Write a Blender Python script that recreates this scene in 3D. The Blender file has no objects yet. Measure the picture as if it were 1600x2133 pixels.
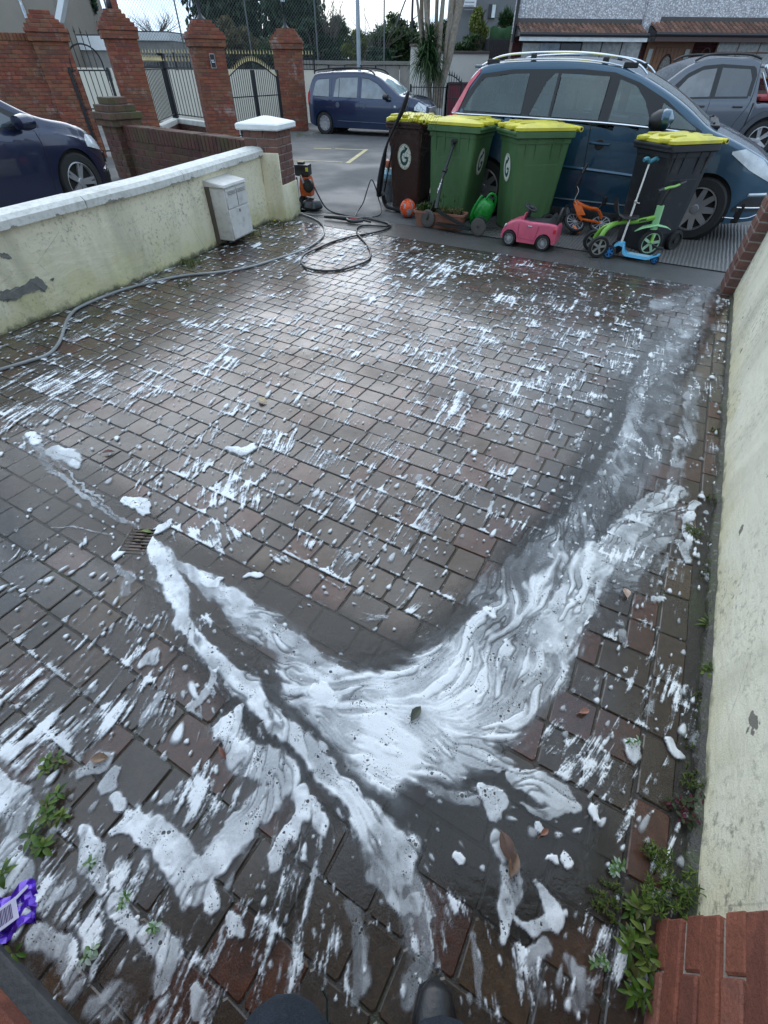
import bpy, bmesh, math, random
import numpy as np
from mathutils import Matrix, Vector, Euler
R = math.radians
random.seed(7)
rng = np.random.default_rng(11)
scene = bpy.context.scene
C = scene.collection

# ---------------------------------------------------------------- camera
F_PX, TH, RL, CH = 920.0, R(45.4), R(0.6), 1.5
cam_d = bpy.data.cameras.new('camera'); cam = bpy.data.objects.new('camera', cam_d); C.objects.link(cam)
cam_d.sensor_fit = 'HORIZONTAL'; cam_d.sensor_width = 36; cam_d.lens = F_PX / 1600 * 36
cam_d.clip_start = 0.02; cam_d.clip_end = 2000
cam.matrix_world = Matrix.Translation((0, 0, CH)) @ Matrix.Rotation(R(90) - TH, 4, 'X') @ Matrix.Rotation(RL, 4, 'Z')
scene.camera = cam
# ---------------------------------------------------------------- sky, sun, exposure
SUN_EL, SUN_AZ = R(34), R(-14)
world = bpy.data.worlds.new('World'); scene.world = world; world.use_nodes = True
wn, wl = world.node_tree.nodes, world.node_tree.links
wn.clear()
wo = wn.new('ShaderNodeOutputWorld'); bg = wn.new('ShaderNodeBackground'); sk = wn.new('ShaderNodeTexSky')
sk.sky_type = 'NISHITA'; sk.sun_disc = False; sk.sun_elevation = SUN_EL; sk.sun_rotation = SUN_AZ
tc = wn.new('ShaderNodeTexCoord'); mp = wn.new('ShaderNodeMapping'); mp.inputs['Scale'].default_value = (1, 1, 3.2)
nz = wn.new('ShaderNodeTexNoise'); nz.inputs['Scale'].default_value = 2.6; nz.inputs['Detail'].default_value = 7; nz.inputs['Roughness'].default_value = .55
cr = wn.new('ShaderNodeValToRGB'); cr.color_ramp.elements[0].position = .34; cr.color_ramp.elements[1].position = .54
cr.color_ramp.elements[0].color = (.50, .50, .50, 1)
n2 = wn.new('ShaderNodeTexNoise'); n2.inputs['Scale'].default_value = 3.5; n2.inputs['Detail'].default_value = 4
cr2 = wn.new('ShaderNodeValToRGB'); cr2.color_ramp.elements[0].position = .35; cr2.color_ramp.elements[1].position = .65
cr2.color_ramp.elements[0].color = (2.9, 4.2, 6.0, 1); cr2.color_ramp.elements[1].color = (6.2, 7.4, 8.6, 1)
mx = wn.new('ShaderNodeMix'); mx.data_type = 'RGBA'
wl.new(tc.outputs['Generated'], mp.inputs['Vector']); wl.new(mp.outputs[0], nz.inputs['Vector']); wl.new(mp.outputs[0], n2.inputs['Vector'])
wl.new(nz.outputs['Fac'], cr.inputs[0]); wl.new(n2.outputs['Fac'], cr2.inputs[0])
wl.new(cr.outputs[0], mx.inputs[0]); wl.new(sk.outputs[0], mx.inputs[6]); wl.new(cr2.outputs[0], mx.inputs[7])
wl.new(mx.outputs[2], bg.inputs[0]); wl.new(bg.outputs[0], wo.inputs[0])
bg.inputs[1].default_value = 0.115
sun_d = bpy.data.lights.new('sun', 'SUN'); sun_d.energy = 0.5; sun_d.angle = R(60); sun_d.color = (1, .965, .92)
sun = bpy.data.objects.new('sun', sun_d); C.objects.link(sun)
# high behind the cloud, ahead of the camera and a little to the right
sun.rotation_euler = (-(R(90) - SUN_EL), 0, -SUN_AZ)
vs = scene.view_settings
vs.view_transform = 'Standard'; vs.look = 'None'; vs.gamma = 1; vs.use_curve_mapping = False; vs.exposure = 0.96

# ---------------------------------------------------------------- image -> place helpers (used to read positions off the photograph)
def ray(px, py):
    u, v = px - 800.0, py - 1066.5
    c, s = math.cos(RL), math.sin(RL)
    u, v = c * u + s * v, -s * u + c * v
    return u, F_PX * math.cos(TH) - v * math.sin(TH), -F_PX * math.sin(TH) - v * math.cos(TH)
def G(px, py, z=0.0):
    d = ray(px, py); t = (z - CH) / d[2]
    return Vector((d[0] * t, d[1] * t, z))
def at(px, py, Y):
    d = ray(px, py); t = Y / d[1]
    return Vector((d[0] * t, Y, CH + d[2] * t))
def zt(px, py, base):            # height over ground point base seen at image row py
    lo, hi = -1, 8
    for _ in range(40):
        m = (lo + hi) / 2
        dz = m - CH; dep = base[1] * math.cos(TH) - dz * math.sin(TH)
        v = (-base[1] * math.sin(TH) - dz * math.cos(TH)) * F_PX / dep + 1066.5 + math.sin(RL) * base[0] * F_PX / dep
        if v > py: lo = m
        else: hi = m
    return m

# ---------------------------------------------------------------- mesh helpers
class MB:
    def __init__(s): s.v = []; s.f = []
    def add(s, V, F, M=None):
        b = len(s.v)
        for p in V:
            p = Vector(p)
            s.v.append(tuple(M @ p) if M is not None else tuple(p))
        s.f += [tuple(i + b for i in f) for f in F]
        return s
    def box(s, c, d, rz=0, M=None):
        x, y, z = d[0] / 2, d[1] / 2, d[2] / 2
        V = [(sx * x, sy * y, sz * z) for sz in (-1, 1) for sy in (-1, 1) for sx in (-1, 1)]
        F = [(0, 2, 3, 1), (4, 5, 7, 6), (0, 1, 5, 4), (2, 6, 7, 3), (0, 4, 6, 2), (1, 3, 7, 5)]
        T = Matrix.Translation(Vector(c)) @ Matrix.Rotation(rz, 4, 'Z')
        if M is not None: T = M @ T
        return s.add(V, F, T)
    def rbox(s, c, d, b, rz=0, M=None):
        """box with chamfered edges"""
        bm = bmesh.new(); bmesh.ops.create_cube(bm, size=1)
        for v in bm.verts: v.co = Vector((v.co.x * d[0], v.co.y * d[1], v.co.z * d[2]))
        bmesh.ops.bevel(bm, geom=list(bm.edges), offset=b, segments=2 if b > .008 else 1, profile=.6, affect='EDGES')
        T = Matrix.Translation(Vector(c)) @ Matrix.Rotation(rz, 4, 'Z')
        if M is not None: T = M @ T
        bm.verts.index_update()
        s.add([v.co.copy() for v in bm.verts], [[v.index for v in f.verts] for f in bm.faces], T); bm.free()
        return s
    def tube(s, pts, r, n=8, cap=True, closed=False):
        pts = [Vector(p) for p in pts]; m = len(pts)
        rs = r if isinstance(r, (list, tuple)) else [r] * m
        V = []; up = None
        for i, p in enumerate(pts):
            a = pts[i - 1] if (i > 0 or closed) else p
            b = pts[(i + 1) % m] if (i < m - 1 or closed) else p
            t = (b - a).normalized() if (b - a).length > 1e-9 else Vector((0, 0, 1))
            if up is None: up = t.orthogonal().normalized()
            up = (up - t * up.dot(t))
            up = up.normalized() if up.length > 1e-6 else t.orthogonal().normalized()
            w = t.cross(up)
            for k in range(n):
                a_ = 2 * math.pi * k / n
                V.append(p + (up * math.cos(a_) + w * math.sin(a_)) * rs[i])
        F = []
        for i in range(m if closed else m - 1):
            j = (i + 1) % m
            for k in range(n):
                k2 = (k + 1) % n
                F.append((i * n + k, i * n + k2, j * n + k2, j * n + k))
        if cap and not closed:
            F.append(tuple(range(n))[::-1]); F.append(tuple((m - 1) * n + k for k in range(n)))
        return s.add(V, F)
    def lathe(s, prof, n=24, M=None, sx=1, sy=1):
        V = []; F = []
        for r_, z in prof:
            for k in range(n):
                a = 2 * math.pi * k / n
                V.append((r_ * math.cos(a) * sx, r_ * math.sin(a) * sy, z))
        for i in range(len(prof) - 1):
            for k in range(n):
                k2 = (k + 1) % n
                F.append((i * n + k, i * n + k2, (i + 1) * n + k2, (i + 1) * n + k))
        F.append(tuple(range(n))[::-1]); F.append(tuple((len(prof) - 1) * n + k for k in range(n)))
        return s.add(V, F, M)
    def prism(s, poly, h, M=None, z0=0.0):
        n = len(poly)
        V = [(p[0], p[1], z0) for p in poly] + [(p[0], p[1], z0 + h) for p in poly]
        F = [tuple(range(n))[::-1], tuple(range(n, 2 * n))] + [(i, (i + 1) % n, n + (i + 1) % n, n + i) for i in range(n)]
        return s.add(V, F, M)
    def loft(s, rings, M=None, cap=True, closed=True):
        n = len(rings[0]); V = [p for r_ in rings for p in r_]; F = []
        for i in range(len(rings) - 1):
            for k in range(n if closed else n - 1):
                k2 = (k + 1) % n
                F.append((i * n + k, i * n + k2, (i + 1) * n + k2, (i + 1) * n + k))
        if cap:
            F.append(tuple(range(n))[::-1]); F.append(tuple((len(rings) - 1) * n + k for k in range(n)))
        return s.add(V, F, M)
    def mesh(s, name):
        me = bpy.data.meshes.new(name); me.from_pydata(s.v, [], s.f)
        bm = bmesh.new(); bm.from_mesh(me); bmesh.ops.recalc_face_normals(bm, faces=list(bm.faces)); bm.to_mesh(me); bm.free()
        return me
    def build(s, name, mat, parent=None, smooth=False, kind=None, world=False, ang=None):
        me = s.mesh(name); me.materials.append(mat)
        if smooth:
            me.polygons.foreach_set('use_smooth', [True] * len(me.polygons))
            me.set_sharp_from_angle(angle=R(ang or 40))
        o = bpy.data.objects.new(name, me); C.objects.link(o)
        if parent is not None:
            o.parent = parent
            if world:
                b = Matrix.LocRotScale(parent.location, parent.rotation_euler, parent.scale)
                o.matrix_parent_inverse = b.inverted()
        if kind: o['kind'] = kind
        return o
def thing(name, label, cat, loc=(0, 0, 0), rz=0, group=None, scale=1):
    o = bpy.data.objects.new(name, None); C.objects.link(o); o.empty_display_size = .1
    o.location = loc
    o.rotation_euler = (0, 0, rz) if not isinstance(rz, (tuple, list, Euler)) else rz
    o.scale = (scale,) * 3
    o['label'] = label; o['category'] = cat
    if group: o['group'] = group
    return o
def tag(o, label=None, cat=None, group=None, kind=None):
    if label: o['label'] = label
    if cat: o['category'] = cat
    if group: o['group'] = group
    if kind: o['kind'] = kind
    return o
def copy_tree(o, parent=None, label=None, loc=None, rz=None):
    c = o.copy(); C.objects.link(c)
    if parent is not None: c.parent = parent
    if label: c['label'] = label
    if loc is not None: c.location = loc
    if rz is not None: c.rotation_euler = (0, 0, rz)
    for ch in list(o.children): copy_tree(ch, c)
    return c
def scatter(name, mesh, mats, mat, parent, limit=300, plural=None, kids=None):
    """mats: list of 4x4 transforms in the parent's own frame; first `limit` as objects, rest joined"""
    if not mesh.materials: mesh.materials.append(mat)
    for M in mats[:limit]:
        o = bpy.data.objects.new(name, mesh); C.objects.link(o); o.parent = parent; o.matrix_local = M
    rest = mats[limit:]
    if rest: merge(plural or name, mesh, rest, mat, parent)
def merge(name, mesh, Ms, mat, parent):
    nv = len(mesh.vertices); co = np.empty(nv * 3); mesh.vertices.foreach_get('co', co); co = co.reshape(-1, 3)
    nl = len(mesh.loops); li = np.empty(nl, int); mesh.loops.foreach_get('vertex_index', li)
    lt = np.empty(len(mesh.polygons), int); mesh.polygons.foreach_get('loop_total', lt)
    A = np.array([[list(r_) for r_ in M] for M in Ms])
    V = np.einsum('mij,vj->mvi', A[:, :3, :3], co) + A[:, None, :3, 3]
    o = raw_mesh(name, V.reshape(-1, 3), (li[None] + (np.arange(len(Ms)) * nv)[:, None]).ravel(), np.tile(lt, len(Ms)), mat)
    o.parent = parent; o['kind'] = 'stuff'
    return o
def raw_mesh(name, V, loops, totals, mat, smooth=False):
    me = bpy.data.meshes.new(name)
    me.vertices.add(len(V)); me.vertices.foreach_set('co', np.ascontiguousarray(V, dtype=np.float32).ravel())
    me.loops.add(len(loops)); me.loops.foreach_set('vertex_index', np.ascontiguousarray(loops, dtype=np.int32))
    me.polygons.add(len(totals))
    st = np.concatenate([[0], np.cumsum(totals)[:-1]])
    me.polygons.foreach_set('loop_start', st.astype(np.int32))
    me.polygons.foreach_set('use_smooth', np.full(len(totals), bool(smooth)))
    me.materials.append(mat); me.update(calc_edges=True); me.validate()
    o = bpy.data.objects.new(name, me); C.objects.link(o)
    return o
def TR(x, y, z, rz=0, rx=0, ry=0):
    return Matrix.Translation((x, y, z)) @ Matrix.Rotation(rz, 4, 'Z') @ Matrix.Rotation(ry, 4, 'Y') @ Matrix.Rotation(rx, 4, 'X')
def frame(o, x, y):           # matrix with given origin and x / y axes
    x = Vector(x).normalized(); y = Vector(y); z = x.cross(y).normalized(); y = z.cross(x)
    return Matrix(((x.x, y.x, z.x, o[0]), (x.y, y.y, z.y, o[1]), (x.z, y.z, z.z, o[2]), (0, 0, 0, 1)))
def smooth_path(pts, n=8, closed=False):
    P = [Vector(p) for p in pts]; out = []
    m = len(P)
    for i in range(m if closed else m - 1):
        if closed: a, b, c, d = P[i - 1], P[i], P[(i + 1) % m], P[(i + 2) % m]
        else: a, b, c, d = P[max(i - 1, 0)], P[i], P[i + 1], P[min(i + 2, m - 1)]
        for k in range(n):
            t = k / n
            out.append(.5 * ((2 * b) + (-a + c) * t + (2 * a - 5 * b + 4 * c - d) * t * t + (-a + 3 * b - 3 * c + d) * t ** 3))
    if not closed: out.append(P[-1])
    return out

# ---------------------------------------------------------------- materials
class N:
    def __init__(s, name):
        s.m = bpy.data.materials.new(name); s.m.use_nodes = True; s.t = s.m.node_tree; s.t.nodes.clear()
        s.out = s.t.nodes.new('ShaderNodeOutputMaterial')
    def n(s, typ, **kw):
        nd = s.t.nodes.new('ShaderNode' + typ)
        for k, v in kw.items(): setattr(nd, k, v)
        return nd
    def link(s, a, b): s.t.links.new(a, b)
    def set(s, nd, key, v):
        if isinstance(v, bpy.types.NodeSocket): s.link(v, nd.inputs[key])
        else: nd.inputs[key].default_value = v
    def coord(s, which='Object'): return s.n('TexCoord').outputs[which]
    def pos(s): return s.n('NewGeometry').outputs['Position']
    def noise(s, scale, detail=3, rough=.55, vec=None, out='Fac', dist=0):
        nd = s.n('TexNoise'); nd.inputs['Scale'].default_value = scale; nd.inputs['Detail'].default_value = detail
        nd.inputs['Roughness'].default_value = rough; nd.inputs['Distortion'].default_value = dist
        if vec is not None: s.link(vec, nd.inputs['Vector'])
        return nd.outputs[out]
    def vor(s, scale, vec=None, out='Distance', feature='F1'):
        nd = s.n('TexVoronoi', feature=feature); nd.inputs['Scale'].default_value = scale
        if vec is not None: s.link(vec, nd.inputs['Vector'])
        return nd.outputs[out]
    def math(s, op, a, b=0.0, clamp=False):
        nd = s.n('Math', operation=op, use_clamp=clamp); s.set(nd, 0, a); s.set(nd, 1, b); return nd.outputs[0]
    def ramp(s, fac, stops, interp='LINEAR'):
        nd = s.n('ValToRGB'); r_ = nd.color_ramp; r_.interpolation = interp
        while len(r_.elements) < len(stops): r_.elements.new(1)
        for e, (p, c) in zip(r_.elements, stops):
            e.position = p; e.color = (c, c, c, 1) if isinstance(c, (int, float)) else (*c, 1)
        s.link(fac, nd.inputs[0]); return nd.outputs[0]
    def mix(s, f, a, b, blend='MIX'):
        nd = s.n('Mix', data_type='RGBA', blend_type=blend)
        s.set(nd, 0, f)
        for k, v in ((6, a), (7, b)):
            if isinstance(v, tuple) and len(v) == 3: v = (*v, 1)
            s.set(nd, k, v)
        return nd.outputs[2]
    def mapr(s, v, a, b, c, d):
        nd = s.n('MapRange'); s.set(nd, 0, v)
        for i, x in zip((1, 2, 3, 4), (a, b, c, d)): nd.inputs[i].default_value = x
        return nd.outputs[0]
    def sep(s, vec):
        nd = s.n('SeparateXYZ'); s.link(vec, nd.inputs[0]); return nd.outputs
    def scaled(s, vec, sc, rot=(0, 0, 0)):
        nd = s.n('Mapping'); nd.inputs['Scale'].default_value = sc; nd.inputs['Rotation'].default_value = rot
        s.link(vec, nd.inputs['Vector']); return nd.outputs[0]
    def rnd(s):
        a = s.n('ObjectInfo').outputs['Random']; b = s.n('NewGeometry').outputs['Random Per Island']
        return s.math('FRACT', s.math('ADD', a, b))
    def bump(s, h, strength=.3, dist=.01):
        nd = s.n('Bump'); nd.inputs['Strength'].default_value = strength; nd.inputs['Distance'].default_value = dist
        s.link(h, nd.inputs['Height']); return nd.outputs[0]
    def bsdf(s, col, rough=.5, metal=0.0, spec=.5, normal=None, coat=0.0, trans=0.0, emis=None, ior=None):
        nd = s.n('BsdfPrincipled')
        if isinstance(col, tuple) and len(col) == 3: col = (*col, 1)
        s.set(nd, 'Base Color', col); s.set(nd, 'Roughness', rough); s.set(nd, 'Metallic', metal)
        s.set(nd, 'Specular IOR Level', spec); s.set(nd, 'Coat Weight', coat); nd.inputs['Coat Roughness'].default_value = .06
        s.set(nd, 'Transmission Weight', trans)
        if ior: nd.inputs['IOR'].default_value = ior
        if normal is not None: s.link(normal, nd.inputs['Normal'])
        return nd.outputs[0]
    def done(s, sh):
        s.link(sh, s.out.inputs[0]); return s.m
def M_(name, col, rough=.5, metal=0.0, var=.15, scale=6.0, bump=0.0, bscale=60.0, coat=0.0, spec=.5, dirt=0.0, rnd=0.0, dist=.004):
    n = N(name); co = n.coord()
    f = n.noise(scale, 4, .6, co)
    lo = tuple(c * (1 - var) for c in col); hi = tuple(min(1, c * (1 + var)) for c in col)
    c_ = n.mix(n.mapr(f, .3, .7, 0, 1), lo, hi)
    if rnd: c_ = n.mix(n.math('MULTIPLY', n.rnd(), rnd), c_, tuple(c * .45 for c in col))
    if dirt:
        d = n.mapr(n.noise(scale * 3, 5, .7, co), .5, .75, 0, dirt)
        c_ = n.mix(d, c_, (.10, .09, .075))
    nm = n.bump(n.noise(bscale, 4, .6, co), bump, dist) if bump else None
    rr = n.mapr(f, .3, .7, max(0, rough - .06), min(1, rough + .06))
    return n.done(n.bsdf(c_, rr, metal, spec, nm, coat))
# ================================================================ driveway frame
PA = R(61)
U = Vector((math.cos(PA), math.sin(PA), 0)); Vv = Vector((U.y, -U.x, 0))
def UV(u, v, z=0.0): return U * u + Vv * v + Vector((0, 0, z))
def to_uv(x, y): return x * U.x + y * U.y, x * Vv.x + y * Vv.y
LW = [(-5.0, -1.2), (-2.99, 3.35), (-2.20, 5.13), (-1.58, 7.04)]         # foot of the left wall
def left_x(y):
    for (x0, y0), (x1, y1) in zip(LW, LW[1:]):
        if y <= y1 or (x1, y1) == LW[-1]: return x0 + (x1 - x0) * (y - y0) / (y1 - y0)
RW0, RW1 = Vector((.77, .035, 0)), Vector((3.27, 4.42, 0))             # foot of the right wall
RWd = (RW1 - RW0).normalized(); RWn = Vector((-RWd.y, RWd.x, 0))        # points into the driveway
U_END = 5.52

def wet_paver():
    n = N('wet_paver'); r_ = n.rnd(); p = n.pos()
    base = n.ramp(r_, [(0, (0.046, 0.029, 0.017)), (.16, (0.032, 0.022, 0.015)), (.30, (0.081, 0.024, 0.012)), (.40, (0.041, 0.026, 0.016)),
                       (.52, (0.074, 0.038, 0.013)), (.64, (0.035, 0.026, 0.020)), (.76, (0.105, 0.030, 0.014)), (.86, (0.046, 0.028, 0.015)), (.94, (0.084, 0.041, 0.018))], 'CONSTANT')
    big = n.noise(1.1, 3, .5, p)
    base = n.mix(n.mapr(big, .42, .6, 0, .35), base, (.085, .048, .018))
    grain = n.noise(260, 3, .7, p); g2 = n.noise(38, 4, .65, p)
    base = n.mix(n.mapr(grain, .35, .75, 0, .40), base, n.mix(.5, base, (.17, .12, .08)))
    base = n.mix(n.mapr(g2, .35, .7, .55, 0), base, (.016, .012, .009)); base = n.mix(.16, base, (.012, .009, .007))
    wet = n.noise(2.2, 3, .5, p)
    rough = n.math('ADD', n.mapr(wet, .35, .65, .20, .40), n.mapr(grain, .3, .7, -.05, .08))
    h = n.math('ADD', n.math('MULTIPLY', grain, .35), g2)
    wetm = n.mapr(n.noise(1.5, 5, .6, p), .36, .58, .2, 1.0)
    nd = n.n('BsdfPrincipled'); n.link(base, nd.inputs['Base Color']); n.link(rough, nd.inputs['Roughness']); nd.inputs['Specular IOR Level'].default_value = .45
    n.link(n.bump(h, .30, .004), nd.inputs['Normal']); n.link(wetm, nd.inputs['Coat Weight']); nd.inputs['Coat Roughness'].default_value = .16; nd.inputs['Coat IOR'].default_value = 1.45
    n.link(n.bump(h, .10, .003), nd.inputs['Coat Normal'])
    return n.done(nd.outputs[0])
MAT_PAVER = wet_paver()
def joint_mat():
    n = N('wet_joint_sand'); p = n.pos()
    c = n.ramp(n.noise(70, 4, .7, p), [(.3, (.022, .019, .016)), (.7, (.05, .042, .032))])
    moss = n.mapr(n.noise(1.6, 3, .6, p), .56, .68, 0, .8)
    c = n.mix(moss, c, (.035, .05, .012))
    return n.done(n.bsdf(c, .45, 0, .5, n.bump(n.noise(150, 3, .7, p), .6, .004)))
MAT_JOINT = joint_mat()
def concrete_mat(name, a, b, rib=False, rough=.62, wetline=True):
    n = N(name); p = n.pos()
    f = n.noise(.55, 5, .6, p); s = n.noise(90, 4, .75, p); m = n.noise(7, 5, .65, p)
    c = n.mix(n.mapr(f, .35, .65, 0, 1), a, b)
    c = n.mix(n.mapr(s, .35, .7, .5, 0), c, tuple(x * .35 for x in a))
    c = n.mix(n.mapr(m, .52, .75, 0, .5), c, tuple(x * .45 for x in a))
    x = n.sep(n.scaled(p, (1, 1, 1), (0, 0, -PA)))
    h = n.math('ADD', s, m)
    if rib:
        wv = n.math('SINE', n.math('MULTIPLY', n.math('ADD', x[1], n.math('MULTIPLY', n.noise(3, 2, .5, p), .03)), 165.0))
        h = n.math('ADD', h, n.math('MULTIPLY', wv, .9))
        c = n.mix(n.mapr(wv, -1, 0, .5, 0), c, tuple(x_ * .4 for x_ in a))
    rr = n.mapr(n.noise(.8, 3, .5, p), .4, .62, rough, rough * .6)
    return n.done(n.bsdf(c, rr, 0, .45, n.bump(h, .5, .006)))
MAT_STREET = concrete_mat('street_asphalt', (.090, .090, .090), (.135, .134, .13), rough=.8)
MAT_RIB = concrete_mat('tamped_concrete', (.13, .125, .115), (.20, .19, .175), True)
MAT_APRON = concrete_mat('wet_concrete_apron', (.085, .083, .078), (.125, .12, .112), False, .38)
MAT_FARGROUND = concrete_mat('far_ground', (.10, .10, .095), (.14, .14, .13))

def sheet(name, pts, z, mat, kind='structure'):
    m = MB(); m.add([(p[0], p[1], z) for p in pts], [tuple(range(len(pts)))])
    o = m.build(name, mat); o['kind'] = kind
    return o
sheet('ground', [(-400, -60), (400, -60), (400, 700), (-400, 700)], -.06, MAT_FARGROUND)
a_, b_ = UV(U_END + .62, 14), UV(U_END + .62, -7.2); c_, d_ = UV(60, -45), UV(50, 45)
sheet('street', [UV(U_END + .60, 16), UV(U_END + .60, -34), UV(70, -34), UV(70, 26)], -.002, MAT_STREET)
sheet('concrete_slab', [UV(U_END + .605, .95), UV(U_END + .605, -2.2), UV(8.35, -2.3), UV(8.5, .95)], .006, MAT_RIB)
sheet('apron', [UV(U_END + .01, .9), UV(U_END + .01, -4.55), UV(U_END + .59, -4.7), UV(U_END + .59, .9)], -.002, MAT_APRON)
# strip of dark joint between slab and apron
sheet('driveway_bed', [(-5.0, -1.6), (1.0, -1.6), (4.0, 4.9), UV(U_END + .02, .9), UV(U_END + .02, -4.6), (-1.62, 7.0), (-2.24, 5.13), (-3.03, 3.35)], -.0050, MAT_JOINT)
DRV = thing('driveway', 'wet block paved driveway covered in streaks of soap suds', 'driveway'); DRV['kind'] = 'structure'; del DRV['category']; del DRV['label']
sheet('neighbour_driveway', [(-3.2, 3.35), (-2.40, 5.13), (-1.75, 7.35), UV(U_END + .59, -5.1), UV(U_END + .59, -16), (-14, 3), (-7.0, -1.0), (-5.1, -1.2)], -.004,
      concrete_mat('neighbour_concrete', (.12, .118, .11), (.17, .165, .155)))
# yellow parking marks on the street
MAT_YEL = M_('worn_yellow_paint', (.50, .43, .20), .6, var=.35, scale=9, dirt=.5)
def stripe(p, q, w):
    a, b = G(*p), G(*q); d = (b - a).normalized(); s_ = Vector((-d.y, d.x, 0)) * w / 2
    m = MB(); m.add([(v.x, v.y, .003) for v in (a - s_, b - s_, b + s_, a + s_)], [(0, 1, 2, 3)]); m.build('painted_line', MAT_YEL, kind='structure')
stripe((600, 333), (713, 338), .06); stripe((724, 340), (764, 311), .10); stripe((654, 309), (690, 310), .09); stripe((698, 310), (760, 312), .09)
stripe((520, 328), (596, 332), .05)

# ---------------------------------------------------------------- pavers (each one an object, the farther ones joined)
JW = .0055
def paver_mesh(w, l, seed):
    rr = random.Random(seed); x, y = w / 2 - JW / 2, l / 2 - JW / 2; c = .007
    ring = [(-x + c, -y), (x - c, -y), (x, -y + c), (x, y - c), (x - c, y), (-x + c, y), (-x, y - c), (-x, -y + c)]
    ring = [(a + rr.uniform(-.0018, .0018), b + rr.uniform(-.0018, .0018)) for a, b in ring]
    top = [(a * (1 - .0035 / x), b * (1 - .0035 / y), .0) for a, b in ring]
    mid = [(a, b, -.0030) for a, b in ring]; bot = [(a, b, -.05) for a, b in ring]
    m = MB(); V = bot + mid + top
    F = []
    for k in range(8):
        j = (k + 1) % 8
        F += [(k, j, 8 + j, 8 + k), (8 + k, 8 + j, 16 + j, 16 + k), (16 + k, 16 + j, 24)][:2]
    F.append(tuple(range(16, 24)))
    m.add(V, F)
    me = m.mesh('paver'); me.materials.append(MAT_PAVER)
    return me
WID = [.098, .137, .172]
PM = {(w, s): paver_mesh(w, .137, hash((w, s)) & 0xffff) for w in WID for s in range(4)}
PMB = {s: paver_mesh(.205, .10, 77 + s) for s in range(4)}
COURSE = {}                                    # course index -> joint positions, also used by the suds
placed = []
rp = random.Random(5)
def inside(x, y, u, v):
    return x > left_x(y) + .03 and y > -1.3 and u < U_END and (Vector((x, y, 0)) - RW0).dot(RWn) > .03
for k in range(-22, 33):
    u0 = .72 + k * .137 + .0685
    if u0 > U_END - .36: break
    v = .49; js = [v]
    while v > -6.2:
        w = rp.choice(WID); vc = v - w / 2; v -= w; js.append(v)
        p = UV(u0, vc)
        if not inside(p.x, p.y, u0, vc): continue
        placed.append((p.x, p.y, 'f', w, rp.randrange(4), math.atan2(Vv.y, Vv.x)))
    COURSE[k] = sorted(js)
LASTU = u0 - .0685 if u0 > U_END - .36 else u0
for r_, uu in enumerate(np.arange(LASTU + .05, U_END - .02, .10)):     # three rows of small setts along the street
    v = .49 - rp.random() * .1
    while v > -4.9:
        w = .205; p = UV(uu, v - w / 2); v -= w
        if inside(p.x, p.y, uu, v): placed.append((p.x, p.y, 'b', w, rp.randrange(4), math.atan2(Vv.y, Vv.x)))
for r_, vv in enumerate((.545, .648, .751)):                                 # two rows along the right wall
    u = -1.2 + r_ * .1
    while u < U_END:
        p = UV(u + .1025, vv); u += .205
        if inside(p.x, p.y, u, vv): placed.append((p.x, p.y, 'b', .205, rp.randrange(4), PA))
def seen(x, y):
    dep = y * math.cos(TH) + CH * math.sin(TH)
    if dep < .2: return False
    px = 800 + x / dep * F_PX; py = 1066 + (CH * math.cos(TH) - y * math.sin(TH)) * F_PX / dep
    return -60 < px < 1660 and py < 2190
def keyp(t):
    x, y = t[0], t[1]
    return (0 if seen(x, y) else 1, x * x + y * y)
DR = (.85, 1.25)
placed.sort(key=keyp)
pv_obj, pv_rest = placed[:300], placed[300:]
def paver_M(t):
    g = random.Random(hash((round(t[0], 3), round(t[1], 3))))
    return TR(t[0], t[1], g.uniform(-.0015, .0012), t[5] + g.uniform(-.012, .012) + (math.pi if g.random() < .5 else 0), g.uniform(-.008, .008), g.uniform(-.008, .008))
for t in pv_obj:
    me = PM[(t[3], t[4])] if t[2] == 'f' else PMB[t[4]]
    o = bpy.data.objects.new('paver', me); C.objects.link(o); o.parent = DRV; o.matrix_local = paver_M(t)
groups = {}
for t in pv_rest: groups.setdefault((t[2], t[3], t[4]), []).append(t)
allV, allL, allT, off = [], [], [], 0
for (kind, w, s_), ts in groups.items():
    me = PM[(w, s_)] if kind == 'f' else PMB[s_]
    nv = len(me.vertices); co = np.empty(nv * 3); me.vertices.foreach_get('co', co); co = co.reshape(-1, 3)
    li = np.empty(len(me.loops), int); me.loops.foreach_get('vertex_index', li)
    lt = np.empty(len(me.polygons), int); me.polygons.foreach_get('loop_total', lt)
    A = np.array([[list(r_) for r_ in paver_M(t)] for t in ts])
    V_ = np.einsum('mij,vj->mvi', A[:, :3, :3], co) + A[:, None, :3, 3]
    allV.append(V_.reshape(-1, 3)); allL.append((li[None] + (np.arange(len(ts)) * nv)[:, None]).ravel() + off); allT.append(np.tile(lt, len(ts)))
    off += nv * len(ts)
o = raw_mesh('pavers', np.concatenate(allV), np.concatenate(allL), np.concatenate(allT), MAT_PAVER)
o.parent = DRV; o['kind'] = 'stuff'
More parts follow.
